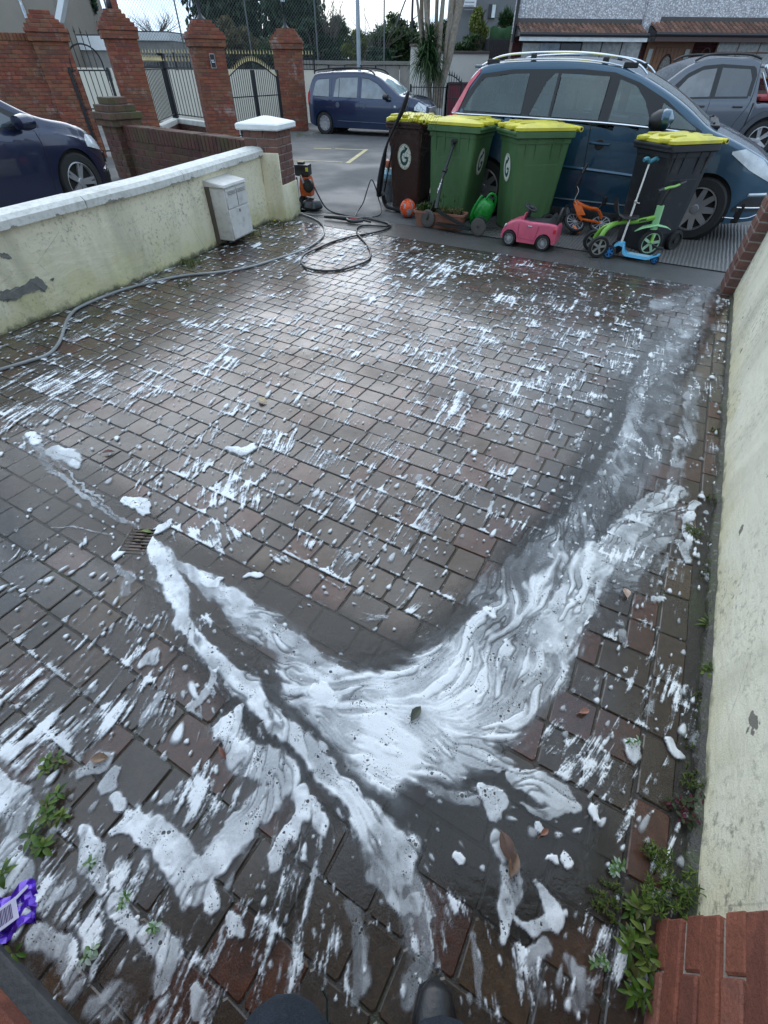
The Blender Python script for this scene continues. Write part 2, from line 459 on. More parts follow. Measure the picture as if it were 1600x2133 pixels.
# ================================================================ suds and muddy water on the paving
def Gnp(px, py):
    px = np.asarray(px, float); py = np.asarray(py, float)
    u0, v0 = px - 800., py - 1066.5; c, s = math.cos(RL), math.sin(RL)
    u, v = c * u0 + s * v0, -s * u0 + c * v0
    d1 = F_PX * math.cos(TH) - v * math.sin(TH); d2 = -F_PX * math.sin(TH) - v * math.cos(TH)
    t = -CH / d2
    return np.stack([u * t, d1 * t], -1)
def vnoise(x, y, sc, seed):
    g = np.random.default_rng(seed).random((256, 256))
    X, Y = x * sc, y * sc; xi, yi = np.floor(X).astype(int), np.floor(Y).astype(int); fx, fy = X - xi, Y - yi
    fx = fx * fx * (3 - 2 * fx); fy = fy * fy * (3 - 2 * fy)
    a = g[xi & 255, yi & 255]; b = g[(xi + 1) & 255, yi & 255]; c = g[xi & 255, (yi + 1) & 255]; d = g[(xi + 1) & 255, (yi + 1) & 255]
    return (a * (1 - fx) + b * fx) * (1 - fy) + (c * (1 - fx) + d * fx) * fy
def fbm(x, y, sc, seed, o=4):
    r_ = 0; a = .5; t = 0
    for i in range(o):
        r_ = r_ + a * vnoise(x, y, sc * 2 ** i, seed + i); t += a; a *= .55
    return r_ / t
# how much suds lies where (px, py, streaks 0..1) and which way it runs (dx, dy) as read off the photograph
DENS = [(700,560,.35),(880,560,.55),(650,500,.3),(900,640,.60),(1000,650,.5),(1150,640,.55),(1080,560,.3),(1230,600,.30),(1300,700,.35),(1440,660,.85),(800,700,.45),(600,700,.40),
 (450,800,.50),(300,850,.50),(150,850,.45),(80,880,.5),(600,820,.25),(700,820,.40),(780,790,.25),(1100,760,.55),(1170,820,.45),(1200,950,.2),(1050,880,.45),(900,950,.45),
 (700,950,.40),(500,950,.42),(350,930,.35),(200,780,.45),(100,1000,.08),(150,1080,.05),(40,1060,.12),(400,1040,.38),(600,1050,.32),(600,1150,.42),(760,1150,.48),
 (900,1150,.45),(1000,1050,.45),(850,1270,.5),(700,1230,.48),(450,1120,.42),(400,1170,0),(560,1240,0),(700,1320,0),(800,1375,0),(950,1290,.05),(1060,1200,.05),
 (1350,780,.6),(1400,800,.65),(1230,980,.35),(1330,930,.6),(100,1180,.30),(50,1280,.22),(250,1300,.42),(130,1400,.5),(50,1450,.55),(100,1540,.6),(210,1500,.42),(300,1450,.3),(350,1380,.12),
 (350,1550,.3),(280,1650,.22),(150,1650,.28),(30,1650,.8),(40,1750,.8),(450,1700,.45),(600,1850,.42),(500,1950,.40),(350,1950,.28),(250,2020,.28),(150,1950,.45),(100,1850,.28),(300,1900,.2),
 (750,1900,.35),(700,2000,.35),(900,1900,.40),(1000,1780,.06),(1130,1720,.05),(950,1720,.1),(1100,1950,.28),(1000,2050,.28),(1200,1850,.06),(1300,1500,.35),(1240,1450,.42),(1340,1330,.35),(1300,1220,.55),(1400,1100,.55),
 (1420,1330,.22),(1450,1000,.2),(1475,880,.22),(1500,760,.3),(1390,1600,.28),(1350,1720,.2),(1230,2050,.25),(350,640,.3),(250,680,.25),(500,600,.38),(560,560,.35),(300,740,.4),(60,800,.35),(450,560,.2),(1380,560,.12),(1200,520,.05),(1000,500,.08),(1450,600,.55),(1380,900,.62),(1420,980,.5),(1300,1050,.5),(1360,1020,.55),(1270,850,.35),(1250,760,.45),(1200,700,.55)]
FLOW = [(450,800,.62,-.78),(250,1000,.63,-.77),(950,1000,.58,-.81),(1100,850,.36,-.93),(1300,700,.32,-.95),(150,800,.85,-.5),(700,620,.7,-.7),(900,560,.7,-.6),(350,650,.85,-.45),(100,1500,.72,-.68),(200,1700,.6,-.8),
 (400,1950,.42,-.9),(650,1950,.08,-1),(800,1950,-.05,-1),(1000,1950,-.3,-1),(550,1850,.32,-.95),(1300,1500,.5,-.85),(300,1350,.52,-.85),(80,1250,.85,-.48),(450,1650,.4,-.9),(600,1250,.88,.46),(750,1380,.9,.25),
 (1000,1400,.72,-.7),(1250,1100,.5,-.86),(1330,900,.22,-.97),(1440,700,.25,-.97),(780,1500,.9,.4),(650,1580,.62,.78),(480,1380,.68,.74),(1100,1680,.9,.2),(1450,1200,.1,-1),(780,1150,.58,-.8),(380,1200,.6,.8),(120,960,.6,.75),(200,1050,.75,.65),
 (900,1550,.95,.1),(1100,1500,.6,-.75),(1180,1900,.3,-.9),(900,1750,.5,.8)]
DP = Gnp([d[0] for d in DENS], [d[1] for d in DENS]); DV = np.array([min(.9, d[2] * (1.45 if d[1] > 1380 else 1.12)) for d in DENS])
fp = Gnp([d[0] for d in FLOW], [d[1] for d in FLOW]); fq = Gnp([d[0] + d[2] * 8 for d in FLOW], [d[1] + d[3] * 8 for d in FLOW])
FA = np.arctan2(fq[:, 1] - fp[:, 1], fq[:, 0] - fp[:, 0])
def idw(x, y, P, vals, p=3.0):
    cs = 6; gx = x[::cs, ::cs]; gy = y[::cs, ::cs]           # coarse grid, then upsample
    w = None; acc = [0] * len(vals)
    rr = .25 + .75 * np.clip(np.hypot(P[:, 0], P[:, 1]), 0, 6) / 3
    W = 0
    for i in range(len(P)):
        d = np.hypot(gx - P[i, 0], gy - P[i, 1]) / rr[i] + .02
        wi = d ** -p; W = W + wi
        for j, v in enumerate(vals): acc[j] = acc[j] + wi * v[i]
    out = []
    ii = np.clip(np.arange(x.shape[0]) / cs, 0, gx.shape[0] - 1.001); jj = np.clip(np.arange(x.shape[1]) / cs, 0, gx.shape[1] - 1.001)
    i0 = ii.astype(int); j0 = jj.astype(int); fi = (ii - i0)[:, None]; fj = (jj - j0)[None]
    for a in acc:
        a = a / W; i1 = np.minimum(i0 + 1, a.shape[0] - 1); j1 = np.minimum(j0 + 1, a.shape[1] - 1)
        out.append(a[i0][:, j0] * (1 - fi) * (1 - fj) + a[i1][:, j0] * fi * (1 - fj) + a[i0][:, j1] * (1 - fi) * fj + a[i1][:, j1] * fi * fj)
    return out
def hw(px, py, w):                                     # half-width in metres of w pixels at a place
    a = Gnp([px - w], [py])[0]; b = Gnp([px + w], [py])[0]; return abs(b[0] - a[0]) / 2
STROKES = [  # pts (px,py,half width px), weight, marbling
 ([(312,1128,14),(330,1160,20),(350,1205,28),(378,1255,26),(390,1312,22),(440,1370,25),(520,1440,26),(600,1530,24),(680,1612,22),(740,1680,26),(790,1745,36),(835,1800,48)], .95, .45),
 ([(322,1132,12),(360,1168,14),(410,1200,24),(480,1250,34),(560,1310,40),(640,1375,42),(700,1430,60),(760,1480,80)], .78, .75),
 ([(440,1210,5),(470,1240,20),(540,1285,26),(600,1330,26),(640,1360,30)], .8, .4),
 ([(1000,1250,40),(1080,1200,48),(1160,1130,46),(1230,1060,38),(1290,980,30),(1312,900,26),(1330,820,20),(1380,740,30),(1430,670,40)], .58, 1.0),
 ([(1140,1330,50),(1190,1260,46),(1240,1180,44),(1290,1120,36),(1350,1065,28),(1410,1020,22)], .86, .5),
 ([(1180,1200,66),(1240,1110,70),(1300,1010,62),(1350,910,52),(1385,810,44),(1420,720,40),(1450,650,36)], .40, 1.0),
 ([(1400,1010,16),(1420,930,26),(1440,860,20),(1450,780,16)], .5, .9), ([(1380,640,40),(1440,620,40),(1470,600,20)], .5, 1.0),
 ([(1290,1220,30),(1330,1150,36),(1380,1100,32),(1410,1060,24)], .62, .9),
 ([(590,1610,30),(560,1660,36),(520,1705,26),(480,1750,34),(450,1800,30),(410,1850,22),(380,1880,14)], .9, .3),
 ([(620,1640,22),(630,1690,22),(600,1740,26),(570,1785,24),(562,1800,12)], .9, .25),
 ([(235,1745,14),(280,1720,30),(330,1750,34),(370,1800,36),(400,1850,30),(430,1880,20)], .95, .2),
 ([(500,1480,14),(470,1530,30),(500,1580,34),(560,1600,36)], .88, .3),
 ([(1010,1650,8),(1040,1675,24),(1030,1705,14)], .95, .1), ([(860,1640,10),(930,1665,12),(1000,1672,14)], .7, .4),
 ([(1070,1625,12),(1120,1640,26),(1170,1670,30),(1205,1695,12)], .92, .3), ([(1100,1690,6),(1150,1700,14),(1190,1700,10)], .8, .3), ([(1020,1605,10),(1060,1600,16)], .8, .3),
 ([(800,1745,40),(845,1830,48),(862,1900,40),(865,1990,30),(850,2060,24),(850,2090,16)], .66, .9),
 ([(730,1880,18),(742,1960,22),(755,2030,16),(748,2080,14)], .62, .8), ([(790,1820,20),(830,1870,14),(860,1890,14)], .8, .5),
 ([(1045,1745,16),(1080,1790,24),(1075,1850,20),(1050,1900,20),(1045,1950,10)], .9, .3), ([(1135,1850,8),(1150,1890,18),(1140,1920,12)], .9, .2), ([(1065,1900,8),(1110,1930,10),(1140,1915,12)], .8, .3),
 ([(1120,1960,14),(1100,2000,20),(1120,2060,14)], .65, .7), ([(970,1960,10),(990,2020,18),(1000,2080,10)], .6, .8), ([(1180,1990,14),(1210,2040,24),(1200,2090,24)], .55, .9),
 ([(58,915,8),(85,945,7),(110,985,7),(150,1010,7),(200,1048,6),(250,1082,5),(290,1100,4)], .58, .5), ([(75,925,3),(130,975,3),(200,1035,3),(285,1098,3)], .6, .2), ([(110,1170-70,2),(190,1102,3),(240,1118,2)], .5, .2),
 ([(105,940,18),(150,955,22),(160,975,10)], .9, .3), ([(65,905,10),(75,925,12)], .95, .1), ([(265,1042,10),(295,1055,20),(310,1070,10)], 1, 0), ([(330,1108,10),(350,1098,12),(356,1088,5)], 1, 0), ([(235,1165,8),(262,1145,10),(288,1135,6)], .95, .1),
 ([(430,1215,12),(455,1220,10),(463,1206,6)], .95, .1), ([(520,1203,9),(540,1206,9)], .95, .1), ([(-20,1640,40),(30,1660,40),(60,1720,34),(20,1780,40),(60,1810,20),(-20,1850,40)], .8, .5),
 ([(-10,1900,20),(60,1890,22),(120,1860,22),(150,1840,10)], .8, .4), ([(250,1180,8),(262,1215,14),(258,1245,10)], .6, .8), ([(400,1480,8),(430,1440,12),(440,1400,8)], .8, .3), ([(205,1590,30),(180,1610,20)], .85, .3),
 ([(250,1670,14),(255,1690,16)], .95, .1), ([(170,1740,16),(190,1800,26),(210,1840,14)], .85, .3), ([(240,1870,14),(270,1920,18),(275,1945,10)], .85, .3), ([(300,1940,20),(350,1970,30),(330,2010,22)], .8, .4), ([(470,1900,12),(480,1925,18),(500,1930,8)], .95, .1),
 ([(400,2050,12),(415,2080,14),(408,2110,12)], .85, .2), ([(230,1640,24),(240,1615,18)], .85, .3), ([(90,1940,24),(140,1990,28),(160,2050,30)], .6, .9), ([(250,2070,30),(200,2110,30)], .5, 1.),
 ([(860,1375,6),(905,1330,6),(960,1295,8)], .35, .8), ([(480,935,8),(510,945,14),(530,930,6)], .95, .1), ([(1290,1310,10),(1300,1340,8)], .6, .5), ([(1310,1545,14),(1318,1570,10)], .9, .1), ([(1240,1700,14),(1250,1715,8)], .95, 0),
 ([(1130,1730,13)], 1, 0), ([(958,1795,9),(970,1805,10)], .95, 0), ([(1160,1800,8),(1175,1808,9)], .95, 0), ([(1195,1808,8),(1205,1816,9)], .95, 0), ([(660,1440,22),(690,1460,22),(680,1425,12)], 1, 0), ([(1015,1275,12),(1020,1290,10)], 1, 0), ([(668,1700,22),(675,1720,16),(650,1660,16)], .85, .4),
 ([(300,1385,10),(330,1370,14)], .85, .2), ([(330,1450,12),(300,1500,14)], .7, .5), ([(1390,1540,10),(1410,1580,12)], .8, .3), ([(1405,1130,12),(1420,1160,10),(1440,1050,12)], .8, .3)]
POOL = [(560,1330),(640,1370),(720,1400),(790,1402),(850,1375),(915,1330),(985,1275),(1050,1235),(1110,1190),(1170,1130),(1250,1120),(1262,1180),(1235,1260),(1195,1345),(1190,1420),(1120,1490),(1075,1545),(1030,1560),(1060,1600),(985,1620),(960,1645),(900,1640),(850,1652),(825,1672),(770,1645),(700,1580),(640,1520),(590,1450)]
def seg_d(x, y, a, b, wa, wb):
    dx, dy = b[0] - a[0], b[1] - a[1]; L = dx * dx + dy * dy + 1e-12
    t = np.clip(((x - a[0]) * dx + (y - a[1]) * dy) / L, 0, 1)
    return np.hypot(x - a[0] - t * dx, y - a[1] - t * dy) / (wa + (wb - wa) * t)
def poly_sd(x, y, P):
    ins = np.zeros(x.shape, bool); D = np.full(x.shape, 9.)
    n_ = len(P)
    for i in range(n_):
        a, b = P[i], P[(i + 1) % n_]
        D = np.minimum(D, seg_d(x, y, a, b, 1., 1.))
        c = ((a[1] > y) != (b[1] > y)) & (x < (b[0] - a[0]) * (y - a[1]) / (b[1] - a[1] + 1e-12) + a[0]); ins ^= c
    return np.where(ins, D, -D)
def sample(a, i, j): return a[np.clip(i, 0, a.shape[0] - 1), np.clip(j, 0, a.shape[1] - 1)]
def foam_tile(x0, x1, y0, y1, dx, dy, seed):
    xs = np.arange(x0, x1 + dx, dx); ys = np.arange(y0, y1 + dy, dy)
    x, y = np.meshgrid(xs, ys); h, w = x.shape
    ca, sa = (FA_c := np.cos(2 * FA)), np.sin(2 * FA)
    D, A, B = idw(x, y, DP, [DV])[0], *idw(x, y, fp, [ca, sa], 2.5)
    th = .5 * np.arctan2(B, A) + .25 * (fbm(x, y, 7, seed + 9, 3) - .5)
    fx, fy = np.cos(th) , np.sin(th)
    r_ = np.random.default_rng(seed)
    dist = np.hypot(x, y); px_m = np.maximum(.0035, .0028 * np.hypot(dist, CH))
    def lic(n0, L, st):
        acc = n0.copy(); sq = 1.
        for sgn in (1, -1):
            X = np.broadcast_to(np.arange(w, dtype=np.float32)[None], (h, w)).copy(); Y = np.broadcast_to(np.arange(h, dtype=np.float32)[:, None], (h, w)).copy()
            for k in range(L):
                i, j = Y.astype(int), X.astype(int)
                ax = sample(fx, i, j); ay = sample(fy, i, j)
                X += sgn * ax * st / dx; Y += sgn * ay * st / dy
                acc += sample(n0, Y.astype(int), X.astype(int))
        return (acc - acc.mean()) / acc.std()
    def blur(a, k):
        for _ in range(k):
            a = (a + np.roll(a, 1, 0) + np.roll(a, -1, 0)) / 3; a = (a + np.roll(a, 1, 1) + np.roll(a, -1, 1)) / 3
        return a
    st = max(dx, .0035)
    thin = lic(r_.random((h, w)).astype(np.float32), 9, st)
    nb = blur(r_.random((h, w)).astype(np.float32), 2); thick = lic(nb, 11, st * 1.5)
    tha = 2.0 * (fbm(x, y, 4.5, 777, 3) - .5) + 1.5 * (fbm(x, y, 12, 787, 2) - .5)
    f0x, f0y = fx, fy; fx, fy = np.cos(th + tha), np.sin(th + tha)
    marb = lic(blur(r_.random((h, w)).astype(np.float32), 4), 20, st * 1.5); marb = blur(marb, 2); marb /= marb.std()
    marf = lic(r_.random((h, w)).astype(np.float32), 14, st)
    fx, fy = f0x, f0y
    med = (fbm(x, y, 9, seed + 20, 4) - .5) / .12
    med2 = (fbm(x, y, 2.6, 30, 3) - .5) / .14
    # joints of the paving
    u = x * U.x + y * U.y; v = x * Vv.x + y * Vv.y
    k = np.floor((u - .72) / .137).astype(int); fu = (u - .72) - k * .137
    dj = np.minimum(fu, .137 - fu)
    dv = np.full(x.shape, .1)
    for kk in np.unique(k):
        if kk in COURSE:
            m = k == kk; js = np.array(COURSE[kk]); vv = v[m]; ix = np.clip(np.searchsorted(js, vv), 1, len(js) - 1)
            dv[m] = np.minimum(np.abs(vv - js[ix - 1]), np.abs(js[ix] - vv))
    ck = (k * 7919 + np.floor(v / .14).astype(int) * 104729) & 1023
    tab = np.random.default_rng(99).normal(size=1024); cell = tab[ck]
    jn = (fbm(x, y, 19, 555, 2) - .5) / .16
    J = np.exp(-((fu - .004) / (.005 + px_m * .55)) ** 2) * np.clip(.95 + 1.3 * jn, 0, 2.4) + .8 * np.exp(-(dv / (.004 + px_m * .5)) ** 2) * np.clip(.6 + 1.2 * jn, 0, 2)
    corner = np.exp(-((fu - .008) / .014) ** 2 - (dv / .016) ** 2) * np.clip(jn + .7, 0, 2)
    inj = (v < .5)
    J = np.where(inj, J, .5 * J); corner = np.where(inj, corner, 0)
    J = J * np.clip(.3 + (y - .35) / .6, .25, 1); corner = corner * np.clip(.4 + (y - .35) / .6, .3, 1)
    q = np.clip(D, 0.002, .97)
    tq = np.sqrt(-2 * np.log(np.where(q < .5, q, 1 - q))); zq = tq - (2.30753 + .27061 * tq) / (1 + .99229 * tq + .04481 * tq * tq)
    thr = np.where(q < .5, zq, -zq)
    near = 1.0 if y1 < 2 else 0.0
    wide = (fbm(x, y, 15, 640, 4) - .5) / .12 * near
    wide = np.where(near > 0, .6 * wide + .5 * lic(blur(r_.random((h, w)).astype(np.float32), 6), 9, st * 1.8), 0) if near else 0
    z = (.72 - .34 * near) * thin + (.60 - .05 * near) * thick + .34 * med + .42 * med2 + .55 * cell + .62 * wide
    z = z / 1.15 + (J * .85 + corner * 1.5) * np.clip(D * 3.2, 0, 1) * .8
    z = z - .72 - .22 * np.exp(-((dj - .045) / .03) ** 2) - .12 * np.clip(dist - 2.5, 0, 2)
    f = np.clip((z - thr) / (1.5 - .35 * near) + .18, 0, 1) * np.clip(D * 12, 0, 1)
    rs = np.exp(-((v - .18) / .34) ** 2) * np.clip((u - .9) / .5, 0, 1)
    haze = np.clip(D * 1.1, 0, 1) * np.clip(.10 + .10 * med2 + .06 * thick + .05 * cell + .20 * rs, 0, .42)
    f = f * np.clip(.80 + .13 * med + .10 * med2, .42, 1)
    f = np.maximum(f, haze)
    # droplets
    blob = np.zeros((h, w)); nbk = int((x1 - x0) * (y1 - y0) * 900 / (1 + dist.mean() * .6))
    bx = r_.uniform(x0, x1, nbk); by = r_.uniform(y0, y1, nbk)
    for a, b in zip(bx, by):
        i, j = int((b - y0) / dy), int((a - x0) / dx)
        if i <= 0 or j <= 0 or i >= h - 1 or j >= w - 1: continue
        if r_.random() > .07 + D[i, j] * 1.2: continue
        s_ = float(np.exp(r_.normal(-5.35, .42))) * (1 + .18 * dist[i, j]); el = 1 + abs(r_.normal(0, 1.1))
        L = s_ * el * 1.2; ni, nj = int(L / dy) + 2, int(L / dx) + 2
        sl = (slice(max(0, i - ni), i + ni + 1), slice(max(0, j - nj), j + nj + 1))
        X, Y = x[sl] - a, y[sl] - b; c, s2 = math.cos(th[i, j]), math.sin(th[i, j])
        pu, pv_ = (X * c + Y * s2) / (s_ * el), (-X * s2 + Y * c) / s_
        pv_ = pv_ * (1 + .45 * pu)
        blob[sl] = np.maximum(blob[sl], np.clip(1.25 * (1 - pu * pu - pv_ * pv_) + .1, 0, 1) * (.45 + .5 * r_.random()))
    f = np.maximum(f, blob)
    # thick suds that ride on the running water
    wx = x + .060 * (fbm(x, y, 6, 91, 4) - .5) + .034 * (fbm(x, y, 20, 95, 3) - .5); wy = y + .060 * (fbm(x, y, 6, 191, 4) - .5) + .034 * (fbm(x, y, 20, 195, 3) - .5)
    thickf = np.zeros((h, w)); cut = np.zeros((h, w))
    ridge = np.clip(1 - np.abs(marb) * 2.2, 0, 1) * np.clip((fbm(x, y, 5, 404, 3) - .38) * 5, 0, 1)          # thin dark lines drawn out by the flow
    wobb = np.clip((fbm(x, y, 8, 808, 4) - .5) * 5 + .5, 0, 1)
    body = .5 + .5 * np.tanh(.8 * marb + .5 * (fbm(x, y, 7, 515, 4) - .5) / .12)
    for pts, wt, mb in STROKES:
        P = Gnp([p[0] for p in pts], [p[1] for p in pts]); W_ = [hw(*p) for p in pts]
        mg = max(W_) * 1.9 + .06
        if P[:, 0].max() + mg < x0 or P[:, 0].min() - mg > x1 or P[:, 1].max() + mg < y0 or P[:, 1].min() - mg > y1: continue
        i0, i1 = max(0, int((P[:, 1].min() - mg - y0) / dy)), max(1, int((P[:, 1].max() + mg - y0) / dy) + 1)
        j0, j1 = max(0, int((P[:, 0].min() - mg - x0) / dx)), max(1, int((P[:, 0].max() + mg - x0) / dx) + 1)
        sl = (slice(i0, i1), slice(j0, j1))
        if x[sl].size == 0: continue
        d = np.full(x[sl].shape, 9.)
        if len(P) == 1: d = np.hypot(wx[sl] - P[0, 0], wy[sl] - P[0, 1]) / W_[0]
        for a in range(len(P) - 1): d = np.minimum(d, seg_d(wx[sl], wy[sl], P[a], P[a + 1], W_[a], W_[a + 1]))
        mb = min(1., mb + .15); d = d + .07 * thick[sl] * (.4 + mb) * np.clip(d, .3, 1)
        prof = np.clip((1.05 - d) / (.14 + .38 * mb), 0, 1); prof = prof * prof * (3 - 2 * prof)
        tone = wt * (.85 + .3 * wobb[sl]) * (1 - mb * (.40 * (1 - body[sl]) + .30 * ridge[sl])) * (1 - .35 * ridge[sl] * (mb > .3))
        skirt = np.clip((1.75 - d) / .9, 0, 1) * (.20 + .16 * marf[sl] * .5) * (max(W_) > .02)
        thickf[sl] = np.maximum(thickf[sl], np.maximum(prof * tone, skirt * wt))
        if max(W_) > .03: cut[sl] = np.maximum(cut[sl], np.clip((1.5 - d) / .5, 0, 1))
    PP = Gnp([p[0] for p in POOL], [p[1] for p in POOL])
    if not (PP[:, 1].min() > y1 + .1 or PP[:, 1].max() < y0 - .1):
        sd = poly_sd(wx, wy, PP) + .004 * thick
        c0 = Gnp([880], [1540])[0]; g0 = np.exp(-(((x - c0[0]) ** 2 + (y - c0[1]) ** 2) / .10)); far_ = np.clip((y - .55) / .5, 0, 1)
        tone = .70 + .24 * g0 + (.20 + .12 * far_) * (body - .5) * 2 * .9 - (.34 - .1 * g0) * ridge - .10 * far_ + .05 * marf * .6
        thickf = np.maximum(thickf, np.clip(sd / .035 + .45, 0, 1) * np.clip(tone, .12, 1))
        thickf = np.maximum(thickf, np.clip(sd / .10 + 1.0, 0, 1) * (.18 + .05 * marb))
        cut = np.maximum(cut, np.clip(sd / .03 + 1.6, 0, 1))
    f = f * (1 - .75 * cut * (thickf < .3))
    f = np.maximum(f, thickf)
    # keep clear of the drain
    dg = (x > -1.15) & (x < -1.035) & (y > 1.215) & (y < 1.345)
    f[dg] *= .15
    ok = (v < .74) & (u < U_END - .0) & (x > np.interp(y, [p[1] for p in LW], [p[0] for p in LW]) + .02)
    f = np.where(ok, f, 0)
    # flattened film above, heaped froth where it is thick
    hz = .0045 + .0030 * np.clip(f * 1.4, 0, 1) + .008 * np.clip(thickf - .5, 0, 1) * np.clip(f, 0, 1) + .004 * np.clip(blob - .3, 0, 1) + .0007 * marb * np.clip(thickf - .3, 0, .5)
    return x, y, hz, f, thickf, cut
def foam_obj(tiles, mat):
    V, Fc, fo, tk, off = [], [], [], [], 0
    for x, y, hz, f, tkf, cut in tiles:
        h, w = x.shape; idx = np.arange(h * w).reshape(h, w)
        keep = (f[:-1, :-1] > .06) | (f[1:, :-1] > .06) | (f[:-1, 1:] > .06) | (f[1:, 1:] > .06)
        q = np.stack([idx[:-1, :-1], idx[:-1, 1:], idx[1:, 1:], idx[1:, :-1]], -1)[keep]
        used = np.unique(q); rm = np.zeros(h * w, np.int64); rm[used] = np.arange(len(used))
        V.append(np.stack([x.ravel()[used], y.ravel()[used], hz.ravel()[used]], -1)); Fc.append(rm[q] + off)
        fo.append(f.ravel()[used]); tk.append(tkf.ravel()[used]); off += len(used)
    V = np.concatenate(V); Q = np.concatenate(Fc)
    o = raw_mesh('soap_suds', V, Q.ravel(), np.full(len(Q), 4), mat, True)
    for nm, a in (('suds', fo), ('thick', tk)):
        at_ = o.data.attributes.new(nm, 'FLOAT', 'POINT'); at_.data.foreach_set('value', np.concatenate(a).astype(np.float32))
    o['kind'] = 'stuff'
    print('suds quads', len(Q))
    return o
def suds_mat():
    n = N('soap_suds'); p = n.pos()
    f = n.n('Attribute', attribute_name='suds').outputs['Fac']; tk = n.n('Attribute', attribute_name='thick').outputs['Fac']
    fine = n.noise(330, 3, .75, p); mid = n.noise(110, 3, .6, p)
    # bubbles: a few round windows, in clusters
    vd = n.n('TexVoronoi'); vd.inputs['Scale'].default_value = 72; n.link(p, vd.inputs['Vector'])
    vs_ = n.n('TexVoronoi'); vs_.inputs['Scale'].default_value = 260; n.link(p, vs_.inputs['Vector'])
    clus = n.mapr(n.noise(17, 2, .5, p), .50, .62, 0, 1)
    rad = n.math('MULTIPLY', n.math('POWER', n.sep(vd.outputs['Color'])[0], 2.0), n.math('MULTIPLY', clus, .50))
    b1 = n.mapr(n.math('SUBTRACT', rad, vd.outputs['Distance']), 0.0, .06, 0, 1)
    rad2 = n.math('MULTIPLY', n.math('POWER', n.sep(vs_.outputs['Color'])[0], 3), n.math('ADD', n.math('MULTIPLY', clus, .42), .22))
    b2 = n.math('LESS_THAN', vs_.outputs['Distance'], rad2)
    bub = n.math('MAXIMUM', b1, b2)
    rim = n.math('MULTIPLY', n.math('LESS_THAN', vd.outputs['Distance'], n.math('MULTIPLY', rad, 1.35)), n.math('SUBTRACT', 1.0, b1))
    e = n.math('ADD', f, n.math('MULTIPLY', n.math('SUBTRACT', n.math('ADD', n.math('MULTIPLY', fine, .6), n.math('MULTIPLY', mid, .4)), .5), .42))
    a = n.mapr(e, .10, .90, 0, 1)
    a = n.math('POWER', a, 1.15)
    a = n.math('MULTIPLY', a, n.math('SUBTRACT', 1.0, n.math('MULTIPLY', bub, .85)), clamp=True)
    col = n.mix(n.mapr(n.math('ADD', e, n.math('MULTIPLY', rim, .4)), .35, 1.0, 0, 1), (.46, .49, .52), (.84, .87, .89))
    nm = n.bump(n.math('ADD', n.math('MULTIPLY', e, 1.0), n.math('MULTIPLY', bub, -.6)), .5, .006)
    sh = n.bsdf(col, .42, 0, .4, nm)
    tr = n.n('BsdfTransparent').outputs[0]; mx_ = n.n('MixShader'); n.link(a, mx_.inputs[0]); n.link(tr, mx_.inputs[1]); n.link(sh, mx_.inputs[2])
    return n.done(mx_.outputs[0])
import time; _t = time.time()
TILES = [foam_tile(-1.75, 1.75, -.40, 1.75, .0036, .0036, 3), foam_tile(-3.3, 2.9, 1.7536, 3.6, .0056, .0068, 5), foam_tile(-3.0, 3.7, 3.6075, 7.0, .009, .013, 8)]
foam_obj(TILES, suds_mat())
print('foam time', time.time() - _t)

# muddy water film standing in the low channel
def water_mat():
    n = N('muddy_water'); p = n.pos()
    a = n.n('Attribute', attribute_name='deep').outputs['Fac']
    nm = n.bump(n.noise(14, 4, .6, p), .18, .01)
    d = n.bsdf((.042, .038, .033), .12, 0, .5, nm)
    g = n.n('BsdfGlossy'); g.inputs['Roughness'].default_value = .05; g.inputs['Color'].default_value = (1, 1, 1, 1); n.link(nm, g.inputs['Normal'])
    mx_ = n.n('MixShader'); n.link(n.math('MULTIPLY', a, .62, clamp=True), mx_.inputs[0]); n.link(n.n('BsdfTransparent').outputs[0], mx_.inputs[1]); n.link(d, mx_.inputs[2])
    return n.done(mx_.outputs[0])
CH_L = [([(60,930,50),(180,1060,90),(300,1130,70)], .8), ([(310,1140,60),(450,1210,75),(600,1290,75),(720,1360,90),(850,1420,130),(1000,1330,110),(1120,1190,90),(1220,1070,80),(1300,930,70),(1330,820,60),(1420,700,50)], 1.0),
        ([(340,1180,60),(420,1330,70),(560,1480,80),(700,1620,90),(850,1560,160),(950,1700,120),(1100,1740,110),(1200,1760,80),(1180,1860,60)], 1.0), ([(1000,1780,100),(1050,1860,90)], .9), ([(40,1010,90),(100,1120,70)], .6), ([(600,1650,40),(620,1800,50),(560,1900,60)], .6)]
